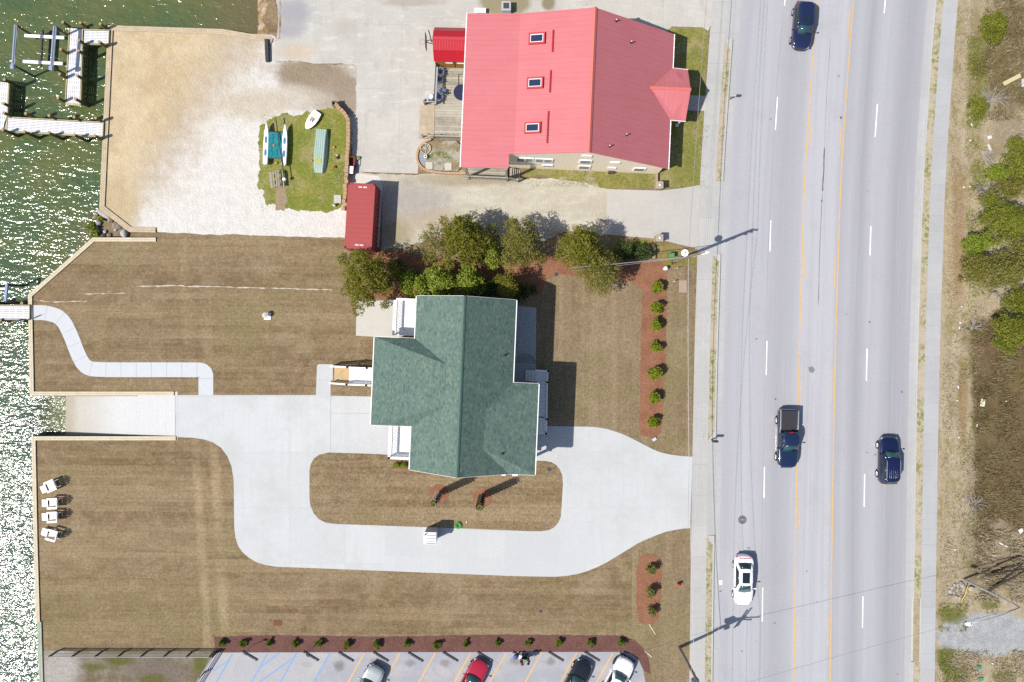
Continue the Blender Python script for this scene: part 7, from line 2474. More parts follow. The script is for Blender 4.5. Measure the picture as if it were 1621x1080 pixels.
def shrub_rows():
    protos = {}
    def make(kind, label, loc, rz, group):
        if kind not in protos:
            t = thing('shrub', label, 'shrub', loc, rz, group)
            mat, h, r, n, per, leaf = {'front': ('shrub', 1.15, .52, 12, 520, .13), 'south': ('shrub_d', 1.1, .46, 9, 360, .13), 'strip': ('shrub_s', .62, .34, 7, 640, .10)}[kind]
            lb = dome(r, r, h, n, {'front': 3, 'south': 5, 'strip': 8}[kind], (r * .36, r * .56), .25, .5)
            leaf_mesh('foliage', lb, leaf, per, 77, M[mat], t, 1.7)
            limbs(t, h * .8, r * .8, r * .8, 5, .025, 5, 'stem')
            protos[kind] = t
            return t
        c = dup(protos[kind], loc, rz, label, random.Random(loc.x).uniform(.9, 1.12)); c['group'] = group
        return c
    W7 = ['topmost', 'second', 'third', 'fourth', 'fifth', 'sixth', 'lowest']
    for i, (x, y) in enumerate(((1041, 455), (1040, 487), (1039.5, 513), (1038.5, 549), (1037, 591), (1036.5, 629.5), (1034.5, 668))):
        l = P(x, y, .6); l.z = 0
        make('front', W7[i] + ' young green shrub from the top in the long front mulch bed', l, i * 1.3, 'shrubs in the front mulch bed')
    for i, (x, y) in enumerate(((1032, 901.5), (1031, 937), (1032, 968))):
        l = P(x, y, .6); l.z = 0
        make('south', ('topmost', 'middle', 'lowest')[i] + ' thin shrub of the three in the small lower mulch bed', l, i * 1.1, 'shrubs in the lower mulch bed')
    for i, x in enumerate((351, 385, 426, 468, 505, 549.6, 596.5, 644, 691.7, 737, 788, 836, 885, 935, 983.6)):
        y = (1019, 1019, 1018, 1019, 1018, 1021, 1021, 1020, 1022, 1019.5, 1018, 1018, 1017.5, 1018.6, 1017.5)[i]
        l = P(x, y, .35); l.z = 0
        make('strip', ORD[i] + ' small shrub from the left in the dark red mulch strip', l, i * .9, 'shrubs in the mulch strip')
shrub_rows()
for x, y, lab in ((629, 733, 'left tiny shrub under the lower white porch of the house'), (641, 733.5, 'right tiny shrub under the lower white porch of the house')):
    t = thing('shrub', lab, 'shrub', P(x, y + 2, 0), 0, 'shrubs by the porch')
    leaf_mesh('foliage', dome(.3, .25, .5, 6, 2, (.12, .2), .2), .10, 420, int(x), M['shrub'], t, 1.6)
    limbs(t, .4, .2, .2, 3, .02, 3, 'stem')

# freshly planted palms: bare booted trunks with a small green bud
def palm(label, x, y, seed, proto=[None]):
    t = thing('palm_tree', label, 'palm', P(x, y, 0) + Vector((0, 0, .03)), 0, 'young palms in the lawn island')
    h = 4.7
    m = MB()
    rings = []
    for k in range(15):
        z = h * .97 * k / 14; r = .20 + .06 * math.sin(k * .8 + seed) * .4 + (.05 if k > 9 else 0)
        rings.append([Vector((r * math.cos(2 * math.pi * i / 10), r * math.sin(2 * math.pi * i / 10), z - .05)) for i in range(10)])
    m.loft(rings)
    m.build('trunk', m_wood('palm_fibre', (120, 100, 82), (92, 76, 62), 4) if 'pf' not in M else M['pf'], t, True); M['pf'] = t.children[0].data.materials[0]
    b = MB(); rnd = random.Random(seed)
    for k in range(26):
        z = .35 + (h - .5) * k / 26
        for j in range(5):
            a = 2 * math.pi * (j + .5 * (k % 2)) / 5 + .12 * k
            r = .21
            p = Vector((r * math.cos(a), r * math.sin(a), z)); e = p + Vector((math.cos(a + .35) * .17, math.sin(a + .35) * .17, .30))
            b.bar(p, e, .12, .035)
    b.build('frond_boots', m_wood('palm_boot', (204, 186, 168), (164, 146, 130), 4) if 'pb' not in M else M['pb'], t); M['pb'] = t.children[1].data.materials[0]
    f = MB()
    for j in range(7):
        a = 2 * math.pi * j / 7 + seed
        p = Vector((0, 0, h - .2)); e = p + Vector((math.cos(a) * .13, math.sin(a) * .13, .50 - .08 * (j % 3)))
        for s in range(-3, 4):
            q = e + Vector((math.cos(a + s * .35) * .20, math.sin(a + s * .35) * .20, .12 - .03 * abs(s)))
            d = Vector((-math.sin(a), math.cos(a), 0)) * .03
            f.add([e - d * .5, e + d * .5, q], [(0, 1, 2)])
        f.bar(p, e, .035, .02)
    f.build('bud_fronds', M['shrub'], t)
palm('left bare palm trunk in a round mulch ring below the green roof', 695.6, 780.5, 1)
palm('right bare palm trunk in a round mulch ring below the green roof', 763, 785, 2)

# bare grey brush
def brush(label, x, y, r, h, seed, n=14, mat='twig', th=.022, name='dead_branches', group=None, ang=None, spread=6.28):
    rnd = random.Random(seed)
    t = thing(name, label, 'dead branches', P(x, y, 0), 0, group)
    m = MB(); f = m
    for i in range(n):
        a = (ang + rnd.uniform(-spread / 2, spread / 2)) if ang is not None else rnd.uniform(0, 6.28)
        l = r * rnd.uniform(.5, 1.1); z = h * rnd.uniform(.4, 1.0)
        p0 = Vector((rnd.uniform(-.15, .15), rnd.uniform(-.15, .15), .02)); p2 = Vector((math.cos(a) * l, math.sin(a) * l, z)); p1 = p0.lerp(p2, .5) + Vector((rnd.uniform(-.15, .15), rnd.uniform(-.15, .15), h * .15))
        m.tube([p0, p1, p2], th * 1.6, 5, r1=th * .7)
        for k in range(3):
            q = p0.lerp(p1, .4) if k == 0 else p1.lerp(p2, rnd.uniform(.1, .8)); b = a + rnd.uniform(-1, 1)
            f.tube([q, q + Vector((math.cos(b) * l * .25, math.sin(b) * l * .25, .12)), q + Vector((math.cos(b + .3) * l * .42, math.sin(b + .3) * l * .42, .16))], th * .8, 4, r1=th * .35)
    m.build('stems', M[mat], t)
    return t
brush('pale bare twigs between the wide cedar and the shrubs behind the house', 671, 455, 1.5, 2.2, 1, 12, th=.03)
GB = 'bare brush beyond the far sidewalk'
brush('grey bare brush heap just below the yellow plank', 1568, 158, 1.6, .8, 2, 26, group=GB, th=.02)
brush('bleached bare branches left of the large round thicket cedar', 1556, 338, 1.9, 1.2, 3, 12, group=GB, th=.034)
brush('white forked branch at the right edge under the large round cedar', 1612, 400, 1.5, 2.6, 4, 10, group=GB, th=.034)
brush('grey branches lying over the upper thicket beside the olive bush', 1612, 296, 1.5, 3.2, 5, 10, group=GB, th=.034)
brush('grey brush at the lower rim of the thicket above the marsh', 1572, 458, 1.4, 1.0, 6, 18, group=GB, th=.024)
brush('grey twiggy heap at the lower end of the pale reed line', 1541, 798, 1.4, .5, 7, 22, group=GB, th=.018)
brush('thin bleached stalk clump left of the marsh corner', 1537, 520, 1.2, .8, 8, 9, group=GB, th=.026)
brush('bare grey twigs around the small olive bush of the upper thicket', 1556, 300, 1.6, 1.4, 9, 20, group=GB, th=.022)
brush('long fallen bleached branches between plank and thicket', 1552, 240, 2.0, .5, 10, 8, group=GB, th=.045, ang=-.9, spread=1.4)

def snag(label, x, y, x2, y2, h, seed):
    t = thing('dead_tree', label, 'dead tree', P(x, y, 0))
    e = P(x2, y2, h) - t.location
    m = MB(); m.tube([(0, 0, 0), e * .5 + Vector((.1, .1, .2)), e], .17, 7, r1=.06); m.build('trunk', simple('dark_bark', C(84, 74, 66), .9, .1, grain=.2), t, True)
    m = MB(); rnd = random.Random(seed)
    for k in range(4):
        q = e * rnd.uniform(.5, .95); m.tube([q, q + Vector((rnd.uniform(-.5, .5), rnd.uniform(-.5, .5), .3))], .04, 5, r1=.015)
    m.build('branch_stubs', M['bark'], t)
snag('dark leaning dead trunk, the lower of two at the right edge above the gravel', 1563, 935, 1628, 900, 1.5, 1)
snag('dark leaning dead trunk, the upper of two at the right edge above the gravel', 1551, 913, 1628, 899, 1.2, 2)

# dry weeds and reeds of the rough ground: nobody could count them
def weeds(name, regions, mat, size, seed, edge=True):
    rng = np.random.default_rng(seed)
    P_ = []; S_ = []
    for (x0, y0, x1, y1, k, sz) in regions:
        x = rng.uniform(x0, x1, k); y = rng.uniform(y0, y1, k)
        if edge:
            ok = np.array([a > RX(b) + 227 for a, b in zip(x, y)]); x, y = x[ok], y[ok]; k = len(x)
        cl = np.array([mnoise.noise(Vector((a * .035, b * .035, seed))) for a, b in zip(x, y)])
        keep = cl + rng.normal(size=k) * .12 > -.05
        x, y = x[keep], y[keep]
        P_.append(np.stack([(x - CX) / S, (CY - y) / S, np.zeros(len(x))], 1)); S_.append(np.full(len(x), sz))
    p = np.concatenate(P_); s = np.concatenate(S_); k = len(p)
    a = rng.uniform(0, 2 * np.pi, k); el = rng.uniform(.15, 1.0, k)
    d = np.stack([np.cos(a) * np.cos(el), np.sin(a) * np.cos(el), np.sin(el)], 1)
    L = (s * rng.uniform(.5, 1.5, k))[:, None]
    w = np.stack([-np.sin(a), np.cos(a), np.zeros(k)], 1) * L * .13
    v = np.stack([p - w * .5, p + w * .5, p + d * L * .6 + w * .35, p + d * L], 1).reshape(-1, 3)
    me = bpy.data.meshes.new(name)
    me.vertices.add(4 * k); me.vertices.foreach_set('co', v.astype(np.float32).ravel())
    me.loops.add(4 * k); me.loops.foreach_set('vertex_index', np.arange(4 * k, dtype=np.int32))
    me.polygons.add(k); me.polygons.foreach_set('loop_start', np.arange(0, 4 * k, 4, dtype=np.int32)); me.polygons.foreach_set('loop_total', np.full(k, 4, dtype=np.int32))
    me.materials.append(mat); me.update(calc_edges=True)
    o = bpy.data.objects.new(name, me); COL.objects.link(o)
    return o
M['dry'] = m_leaf('dry_weed_blades', [(0, (136, 120, 86)), (.4, (172, 154, 118)), (.7, (200, 184, 152)), (1, (220, 206, 180))], .2)
M['marsh'] = m_leaf('marsh_reed_blades', [(0, (104, 88, 58)), (.4, (132, 114, 80)), (.7, (152, 134, 94)), (1, (170, 156, 116))], .2)
M['wgreen'] = m_leaf('green_weed_blades', [(0, (110, 120, 46)), (.5, (142, 150, 66)), (1, (168, 172, 92))], .2)
tag(weeds('dry_grass', [(1484, -20, 1640, 300, 7000, .34), (1484, 300, 1560, 600, 3500, .28), (1484, 560, 1545, 960, 4500, .28), (1545, 840, 1640, 950, 7000, .5), (1485, 1030, 1640, 1100, 4000, .36)], M['dry'], .4, 3), 'dry pale weeds covering the rough ground beyond the far sidewalk', 'weeds', kind='stuff')
tag(weeds('marsh_grass', [(1540, 490, 1640, 850, 16000, .42), (1560, -20, 1640, 190, 7000, .38)], M['marsh'], .4, 5), 'brown marsh grass at the right edge', 'marsh grass', kind='stuff')
tag(weeds('green_weeds', [(1530, 60, 1562, 200, 2600, .32), (1528, 200, 1560, 470, 2600, .32), (1520, 470, 1546, 900, 1600, .3), (1496, 300, 1516, 900, 1200, .2), (1486, 955, 1530, 1000, 900, .3), (1486, 1028, 1530, 1080, 1600, .3), (1555, 945, 1580, 970, 500, .3), (1535, 200, 1570, 300, 1400, .34), (1484, 0, 1512, 260, 1100, .25)], M['wgreen'], .3, 9), 'green weeds along the rough ground beyond the far sidewalk', 'weeds', kind='stuff')
tag(weeds('verge_grass', [(RX(y) - 141.5, y, RX(y) - 132.8, y + 30, 46, .13) for y in list(range(66, 270, 30)) + list(range(405, 690, 30)) + list(range(850, 1080, 30))] + [(RX(y) + 188, y, RX(y) + 198, y + 30, 14, .10) for y in list(range(-10, 920, 30))], M['wgreen'], .2, 12, False), 'weeds growing in the narrow verges beside the kerbs', 'weeds', kind='stuff')
tag(weeds('lawn_grass', [(1052, 42, 1120, 298, 3000, .16), (414, 180, 553, 332, 3600, .15), (835, 268, 1040, 296, 2400, .15)], M['wgreen'], .2, 15, False), 'short grass tufts of the small green lawns', 'grass', kind='stuff')

for x, y, r, lab in ((147, 360, .42, 'bright green weed clump among the riprap stones'), (154, 371, .36, 'green weed clump at the corner of the new bulkhead below the riprap'), (163, 347, .26, 'small green weed beside the large pale oblong rock')):
    t = thing('weed_clump', lab, 'plant', P(x, y, -.6))
    leaf_mesh('foliage', dome(r, r, .5, 7, 4, (r * .4, r * .6), .2), .16, 300, int(x), M['lime'], t, 1.8)
# riprap by the gravel entrance
def heap():
    rnd = random.Random(9)
    ms = [simple('grey_rubble', C(190, 188, 186), .9, .15, grain=.12, gscale=3), simple('brown_rubble', C(168, 156, 140), .9, .15, grain=.12, gscale=3)]
    for i in range(34):
        x = rnd.uniform(1503, 1533); y = rnd.uniform(923, 948)
        if (x - 1516) ** 2 / 260 + (y - 935) ** 2 / 150 > 1: continue
        s = rnd.uniform(.10, .22)
        m = MB(); m.lump((0, 0, s * .5), (s * 1.3, s, s * .8), i, .3, 1); o = m.build('rock', ms[i % 3 == 2], None); o.location = P(x, y, 0); o.rotation_euler = (0, 0, rnd.uniform(0, 6))
        tag(o, 'small grey stone in the rubble patch by the lamp post', 'rock', 'rubble by the lamp post')
    m = MB(); m.lump((0, 0, .2), (.30, .24, .22), 3, .2, 2); o = m.build('rock', simple('tan_boulder', C(206, 190, 164), .9, .15, grain=.1), None, True, auto=30); o.location = P(1535.5, 931, 0)
    tag(o, 'rounded tan boulder at the foot of the lamp post', 'rock')
heap()
# planks and litter
def litter():
    m = MB(); m.box((0, 0, .32), (2.0, .40, .10), M=Matrix.Rotation(.10, 4, 'Y')); o = m.build('plank', simple('yellow_plank', C(240, 226, 176), .8, .15, grain=.05, gscale=2), None, bevel=.01)
    o.location = P(1598.5, 128, 0); o.rotation_euler = (0, 0, math.radians(27)); tag(o, 'pale yellow plank lying on the rough ground at the right edge', 'plank')
    for x, y, w, d, r, c, lab in ((1554.5, 637.5, .42, .75, -8, (246, 240, 214), 'white board lying in the brown marsh'), (1565.5, 218, .36, .30, 20, (240, 240, 244), 'white scrap on the ground above the fallen branches'), (1566, 236, .25, .95, 22, (214, 206, 200), 'grey board among the fallen branches below the plank'), (1615, 840, .42, .4, 30, (240, 232, 222), 'white scrap at the right edge beside the pale reeds'), (1587, 862, .9, .16, -25, (226, 222, 218), 'white stick on the dry ground above the dead trunks'), (1618.5, 132, .3, .8, 0, (204, 202, 206), 'grey scrap at the right edge next to the yellow plank'), (1549, 1056.5, .40, .36, 10, (70, 150, 130), 'upper green lid on the ground in the bottom right corner'), (1552.5, 1074.5, .38, .34, 0, (84, 150, 116), 'lower green lid on the ground in the bottom right corner'), (1519.5, 1074, .32, .28, 5, (108, 110, 130), 'grey lid on the ground in the bottom right corner'), (1035.5, 695.5, .42, .28, 30, (206, 208, 226), 'pale flat scrap at the lower end of the front mulch bed')):
        m = MB(); m.box((0, 0, .10), (w, d, .05)); m.box((w * .1, d * .1, .13), (w * .8, d * .7, .03), .06); o = m.build('scrap', simple('scrap_' + str(int(x)) + '_' + str(int(y)), C(*c, .75), .7, .2), None, bevel=.01); o.location = P(x, y, 0); o.rotation_euler = (0, 0, math.radians(r)); tag(o, lab, 'scrap')
    bits = simple('litter_white', C(238, 236, 240, .75), .6, .2)
    for i, (x, y) in enumerate(((1541, 180), (1534, 187), (1537, 198), (1521.5, 486), (1519, 511), (1517.5, 519), (1534.5, 296), (1525, 297), (1516, 613), (1514.5, 634), (1517.5, 692), (1545.5, 674), (1592, 635), (1535, 223), (1543, 122), (1570, 1050), (1511, 870))):
        m = MB(); m.lump((0, 0, .10), (.10 + .03 * (i % 3), .08, .05), i, .4, 1); o = m.build('litter', bits, None); o.location = P(x, y, 0); o.rotation_euler = (0, 0, i)
        tag(o, 'small white piece of litter on the rough ground beyond the far sidewalk', 'litter', 'litter beyond the far sidewalk')
litter()
# ---------------------------------------------------------------- poles, wires, lamp
M['pole_wood'] = m_wood('pole_timber', (176, 166, 150), (148, 138, 122), 2)
M['wire'] = simple('wire_grey', (.30, .30, .31, 1), .5, .4, .3)
def sag(a, b, s=.5, n=14):
    a, b = Vector(a), Vector(b)
    return [a.lerp(b, k / n) - Vector((0, 0, s * 4 * (k / n) * (1 - k / n))) for k in range(n + 1)]

def poles():
    # northern pole, leaning slightly
    b1 = P(1068, 413, 0); t1 = P(1111, 400, 11.4)
    root = thing('utility_pole', 'tall wooden utility pole with white dish and insulators by the small driveway', 'utility pole', b1)
    d = t1 - b1
    m = MB(); m.cyl(Vector((0, 0, -.2)), d, .17, .12, n=12); m.build('shaft', M['pole_wood'], root, True, auto=40)
    at = lambda k: d * k
    for k, nm in ((.965, 0), (.90, 1), (.83, 2)):
        p = at(k)
        a = MB(); a.bar(p, p + Vector((.62, .05, .02)), .07, .08); ao = a.build('bracket', M['galv'], root)
        i = MB(); i.cyl(p + Vector((.35, .03, .06)), p + Vector((.66, .05, .10)), .075, .075, n=10); i.cyl(p + Vector((.45, .04, .07)), p + Vector((.49, .04, .07)), .11, n=10); i.cyl(p + Vector((.56, .05, .08)), p + Vector((.60, .05, .08)), .11, n=10); i.build('insulator', M['white'], ao, True, auto=40)
    p = at(.60)
    ds = MB(); n = 20; c = p + Vector((-.50, .28, .2)); R_ = Euler((.35, -.25, 0)).to_matrix()
    rings = []
    for k, (rr, zz) in enumerate(((.32, .08), (.24, .035), (.12, .01), (.02, 0))):
        rings.append([c + R_ @ Vector((rr * math.cos(2 * math.pi * i / n), rr * math.sin(2 * math.pi * i / n), zz)) for i in range(n)])
    rings2 = [[q - R_ @ Vector((0, 0, .02)) for q in r] for r in rings[::-1]]
    ds.loft(rings[:] + rings2, caps=False); do = ds.build('dish', M['white'], root, True, auto=50)
    a = MB(); a.bar(p, c - Vector((0, 0, .03)), .05, .05); a.box(c + Vector((.02, 0, .18)), (.07, .07, .10))
    for ang in (.3, 2.4, 4.5): a.bar(c + R_ @ Vector((.28 * math.cos(ang), .28 * math.sin(ang), .07)), c + Vector((.02, 0, .18)), .02, .02)
    a.build('feed_arm', M['dark'], do)
    for k in (.62, .70):
        m = MB(); q = at(k); m.cyl(q + Vector((.20, -.02, 0)), q + Vector((.20, -.02, .5)), .10, n=10); m.build('cable_box', M['white_w'], root)
    # southern pole with cross-arms
    b2 = P(1075, 1025, 0); h2 = 9.0
    root2 = thing('utility_pole', 'wooden utility pole with crossed arms at the bottom beside the sidewalk', 'utility pole', b2)
    m = MB(); m.cyl((0, 0, -.2), (0, 0, h2 + .2), .17, .11, n=12); m.build('shaft', M['pole_wood'], root2, True, auto=40)
    for z, a, l, o in ((8.75, math.radians(3), 2.9, .25), (8.30, math.radians(-2), 2.6, -.1), (9.0, math.radians(52), 2.3, 0), (8.55, math.radians(54), 2.2, -.05)):
        e = Vector((math.cos(a) * l / 2, math.sin(a) * l / 2, 0)); c = Vector((math.cos(a) * o, math.sin(a) * o, z))
        m = MB(); m.bar(c - e, c + e, .10, .12); ao = m.build('cross_arm', M['pole_wood'], root2)
        for k in (-.9, -.35, .35, .9):
            i = MB(); i.cyl(c + e * k + Vector((0, 0, .06)), c + e * k + Vector((0, 0, .26)), .05, .035, n=8); i.build('insulator', M['white_w'], ao)
    m = MB(); c = Vector((-.42, .18, 7.6)); m.cyl(c - Vector((0, 0, .45)), c + Vector((0, 0, .45)), .26, n=14); m.lump(c + Vector((0, 0, .45)), (.26, .26, .10), 1, 0, 2); m.bar(c, Vector((0, 0, 7.6)), .08, .1); m.build('transformer', simple('transformer_grey', C(168, 180, 214), .4, .4), root2, True, auto=40)
    m = MB(); m.box((.12, -.2, 6.4), (.24, .3, .5)); m.build('pole_box', simple('pole_box_blue', C(150, 176, 224), .5, .4), root2)
    # lamp on the far side
    b3 = P(1524.5, 917, 0); t3 = P(1618, 963, 7.6)
    root3 = thing('street_lamp', 'grey steel street lamp leaning over the gravel in the bottom right corner', 'street lamp', b3)
    d3 = t3 - b3
    m = MB(); m.cyl((0, 0, -.1), d3, .12, .075, n=10); m.build('post', M['galv'], root3, True, auto=40)
    l3 = P(1537, 987, 7.9) - b3
    st = d3 * .97
    m = MB(); m.tube([st, st.lerp(l3, .4) + Vector((0, 0, .25)), st.lerp(l3, .75) + Vector((0, 0, .2)), l3], .05, 8, r1=.03); m.build('arm', M['galv'], root3, True)
    m = MB(); m.lump(l3 + Vector((-.15, -.05, 0)), (.40, .20, .10), 2, .0, 2); lo = m.build('lamp_head', M['white_w'], root3, True)
    m = MB(); m.cyl(l3 + Vector((-.05, -.03, .08)), l3 + Vector((-.05, -.03, .16)), .05, n=8); m.build('sensor', M['dark'], lo)
    for k in (.35, .6):
        m = MB(); q = d3 * k; m.cyl(q - Vector((0, 0, .08)), q + Vector((0, 0, .08)), .125, n=10); m.build('band', M['galv'], root3)
    # guy marker
    t = thing('guy_guard', 'yellow guy wire guard by the stones near the lamp post', 'guy guard', P(1520, 954, 0))
    e = P(1532, 928, .9) - t.location
    m = MB(); m.tube([(0, 0, .05), e * .5 + Vector((.05, 0, .1)), e], .05, 7); m.build('tube', simple('guard_yellow', C(238, 206, 80), .5, .3), t, True)
    m = MB(); m.cyl((0, 0, 0), (0, 0, .2), .06, n=8); m.build('anchor', M['galv'], t)
    # wires
    def wire(label, pts, r=.010):
        m = MB(); m.tube(pts, r, 5); o = m.build('wire', M['wire'], None); tag(o, label, 'wire')
    far = Vector((b1.x + 3.4, b1.y + 46, 0))
    A = [b1 + at(k) + Vector((.64, .05, .1)) for k in (.965, .90, .83)]
    Bs = [b2 + Vector((-1.1, 0, 9.0)), b2 + Vector((1.6, .1, 9.0)), b2 + Vector((.6, 0, 8.55))]
    for i in range(3):
        wire(('uppermost', 'middle', 'lowest of the three')[i] + ' power line between the two wooden poles', sag(A[i], Bs[i], .9))
        wire(('uppermost', 'middle', 'lowest of the three')[i] + ' power line running from the tall pole to the top edge', sag(A[i], far + Vector((.3 * i, 0, 11 - .7 * i)), .7))
        e = Bs[i] + Vector((1.0, -40, 0))
        wire(('first', 'second', 'third')[i] + ' power line leaving the lower pole through the bottom edge', sag(Bs[i], e, .6))
    wire('pale low cable between the two wooden poles along the front lawn', sag(b1 + at(.55), b2 + Vector((.1, 0, 5.6)), .9), .022)
    wire('pale low cable from the tall pole to the top edge along the sidewalk', sag(b1 + at(.55), far + Vector((0, 0, 6)), .6), .02)
    wire('thick cable from the tall pole into the cedars', sag(b1 + at(.52), P(905, 424, 4.2), .25), .032)
    wire('second cable from the tall pole into the cedars, just below the thick one', sag(b1 + at(.47), P(905, 429, 3.8), .3), .016)
    wire('long wire crossing the road from the lower pole to the lamp post', sag(b2 + Vector((1.3, .1, 9.0)), b3 + d3 * .98, .35), .014)
    wire('thin slanting stay wire from the lower pole into the dark mulch strip', [b2 + Vector((0, 0, 7.5)), P(1019, 1030, 0)], .012)
poles()
# ---------------------------------------------------------------- people in the parking lot
def skin_body(name, joints, edges, mat, parent, sub=2):
    me = bpy.data.meshes.new(name)
    me.from_pydata([j[0] for j in joints], edges, [])
    o = bpy.data.objects.new(name, me); COL.objects.link(o)
    o.parent = parent
    sk = o.modifiers.new('skin', 'SKIN')
    sk.use_smooth_shade = True
    data = me.skin_vertices[0].data if me.skin_vertices else None
    if data is None:
        bpy.context.view_layer.objects.active = o
        bpy.context.view_layer.update()
        data = me.skin_vertices[0].data
    for i, (p, r) in enumerate(joints):
        data[i].radius = (r, r) if not isinstance(r, tuple) else r
        data[i].use_root = (i == 0)
    ss = o.modifiers.new('sub', 'SUBSURF'); ss.levels = sub; ss.render_levels = sub
    me.materials.append(mat)
    return o

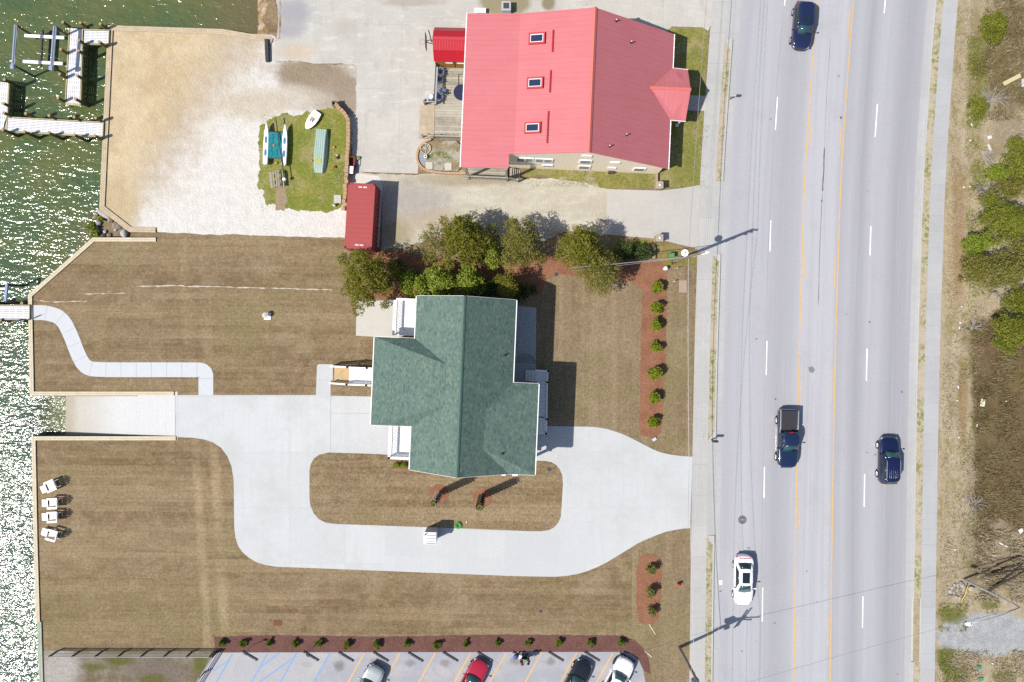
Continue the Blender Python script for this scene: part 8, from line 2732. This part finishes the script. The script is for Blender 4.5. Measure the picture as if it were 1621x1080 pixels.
def person(label, loc, rz, h, top, trousers, hair, skin=(214, 170, 144), arms='down', bag=None):
    root = thing('person', label, 'person', loc, rz)
    k = h / 1.75
    sk = simple('skin_' + top[0], C(*skin), .6, .3)
    tm = simple('top_' + top[0], C(*top[1]), .85, .15, grain=.05)
    tr = simple('trousers_' + top[0], C(*trousers), .85, .15, grain=.05)
    hm = simple('hair_' + top[0], C(*hair), .6, .3)
    v = lambda x, y, z: Vector((x * k, y * k, z * k))
    # body: pelvis root, spine, neck, head, arms with hands, legs with feet; local front = +y
    J = [(v(0, 0, .95), .14 * k), (v(0, .01, 1.15), .125 * k), (v(0, 0, 1.35), .145 * k), (v(0, 0, 1.48), .07 * k), (v(0, .02, 1.58), .075 * k), (v(0, .02, 1.68), .088 * k)]
    E = [(0, 1), (1, 2), (2, 3), (3, 4), (4, 5)]
    for sx in (-1, 1):
        b = len(J)
        el = v(sx * .25, -.02, 1.12) if arms == 'down' or sx < 0 else v(sx * .24, .12, 1.15)
        wr = v(sx * .27, .10, .90) if arms == 'down' or sx < 0 else v(sx * .16, .34, 1.18)
        J += [(v(sx * .18, 0, 1.40), .065 * k), (el, .045 * k), (wr, .032 * k), (wr + (wr - el).normalized() * .06 * k, .034 * k)]
        E += [(2, b), (b, b + 1), (b + 1, b + 2), (b + 2, b + 3)]
        # fingers and thumb
        d = (wr - el).normalized()
        side = Vector((0, 1, 0)) if abs(d.y) < .8 else Vector((0, 0, 1))
        base = b + 3
        for f, (o_, l) in enumerate(((-.03, .07), (-.01, .08), (.01, .075), (.03, .06))):
            q = J[base][0] + side * o_ * k + d * .035 * k
            n = len(J)
            J += [(q, .0095 * k), (q + d * l * .55 * k, .009 * k), (q + d * l * k + Vector((0, .012 * k, 0)), .008 * k)]
            E += [(base, n), (n, n + 1), (n + 1, n + 2)]
        n = len(J); J += [(J[base][0] + side * .04 * k - d * .01 * k, .011 * k), (J[base][0] + side * .065 * k + d * .03 * k, .009 * k)]
        E += [(base, n), (n, n + 1)]
        b = len(J)
        st = .10 if sx > 0 else -.06
        J += [(v(sx * .10, 0, .88), .10 * k), (v(sx * .11, st * .6 + .03, .50), .065 * k), (v(sx * .11, st, .09), .045 * k), (v(sx * .12, st + .15, .04), .04 * k)]
        E += [(0, b), (b, b + 1), (b + 1, b + 2), (b + 2, b + 3)]
    bo = skin_body('body', J, E, sk, root, 2)
    # clothing: shirt and trousers as slightly larger skins over the same skeleton
    Js = [(v(0, 0, .97), .155 * k), (v(0, .01, 1.15), .142 * k), (v(0, 0, 1.36), .160 * k), (v(0, 0, 1.45), .085 * k)]
    Es = [(0, 1), (1, 2), (2, 3)]
    for sx in (-1, 1):
        n = len(Js); el = v(sx * .25, -.02, 1.12) if arms == 'down' or sx < 0 else v(sx * .24, .12, 1.15)
        s0 = v(sx * .18, 0, 1.40)
        Js += [(s0, .080 * k), (s0.lerp(el, .75), .062 * k)]; Es += [(2, n), (n, n + 1)]
    skin_body('shirt', Js, Es, tm, root, 2)
    Jt = [(v(0, 0, .97), .158 * k)]; Et = []
    for sx in (-1, 1):
        n = len(Jt); st = .10 if sx > 0 else -.06
        Jt += [(v(sx * .10, 0, .87), .115 * k), (v(sx * .11, st * .6 + .03, .50), .082 * k), (v(sx * .11, st, .13), .066 * k)]
        Et += [(0, n), (n, n + 1), (n + 1, n + 2)]
    skin_body('trousers', Jt, Et, tr, root, 2)
    hr = MB(); hr.lump(v(0, -.008, 1.70), (.112 * k, .122 * k, .105 * k), 5, .05, 2); hr.build('hair', hm, root, True)
    fc = MB(); fc.lump(v(0, .115, 1.645), (.014 * k, .022 * k, .02 * k), 1, 0, 1)
    fc.build('nose', sk, root, True)
    for sx in (-1, 1):
        e = MB(); e.lump(v(sx * .035, .105, 1.675), (.012 * k, .008 * k, .008 * k), 1, 0, 1); e.build('eye', M['dark'], root, True)
        e = MB(); e.lump(v(sx * .095, .02, 1.655), (.014 * k, .025 * k, .032 * k), 1, 0, 1); e.build('ear', sk, root, True)
        st = .10 if sx > 0 else -.06
        s = MB(); s.lump(v(sx * .12, st + .07, .045), (.055 * k, .15 * k, .05 * k), 2, .03, 2); s.build('shoe', M['dark'], root, True)
    mo = MB(); mo.box(v(0, .112, 1.605), (.045 * k, .008 * k, .010 * k)); mo.build('mouth', simple('lips_' + top[0], C(176, 100, 96), .5, .3), root)
    return root
p1 = P(836, 1051, 1.7); p1.z = .028
person('person with dark hair in a green top and dark trousers standing in the parking lot', p1, math.radians(120), 1.78, ('green', (96, 190, 128)), (44, 48, 60), (40, 32, 34), arms='out')
p2 = P(825.5, 1052.5, 1.55); p2.z = .028
person('person in a maroon top with light trousers, left of the person in green', p2, math.radians(-60), 1.66, ('maroon', (128, 78, 88)), (204, 196, 190), (196, 150, 128), arms='out')
t = thing('bag', 'blue bag on the ground at the end of a wheel stop beside the two people', 'bag', P(816, 1038.5, 0) + Vector((0, 0, .028)), .5)
m = MB(); m.lump((0, 0, .22), (.30, .22, .24), 4, .18, 2); m.build('body', simple('blue_bag', C(110, 134, 206), .6, .3), t, True)
m = MB(); m.tube([(-.14, 0, .40), (-.08, 0, .56), (.08, 0, .56), (.14, 0, .40)], .02, 6); m.build('handle', M['dark'], t)
t = thing('stroller', 'black folding cart with white basket between the blue bag and the two people', 'cart', P(828, 1037, 0) + Vector((0, 0, .028)), math.radians(-12))
m = MB()
for y in (-.2, .2):
    m.bar((-.4, y, .12), (.42, y, .62), .035, .035); m.bar((.4, y, .12), (-.3, y, .55), .035, .035)
m.bar((.42, -.2, .62), (.42, .2, .62), .04, .04); m.build('frame', M['dark'], t)
m = MB(); m.box((-.28, 0, .5), (.30, .36, .22)); m.build('basket', M['white_w'], t, bevel=.03)
m = MB(); m.box((.1, 0, .42), (.44, .34, .10)); m.build('seat', simple('cart_navy', C(44, 52, 78), .8, .2), t, bevel=.03)
for x in (-.4, .4):
    for y in (-.23, .23):
        m = MB(); m.cyl((x, y - .02, .11), (x, y + .02, .11), .11, n=14); m.build('wheel', M['rubber'], t)
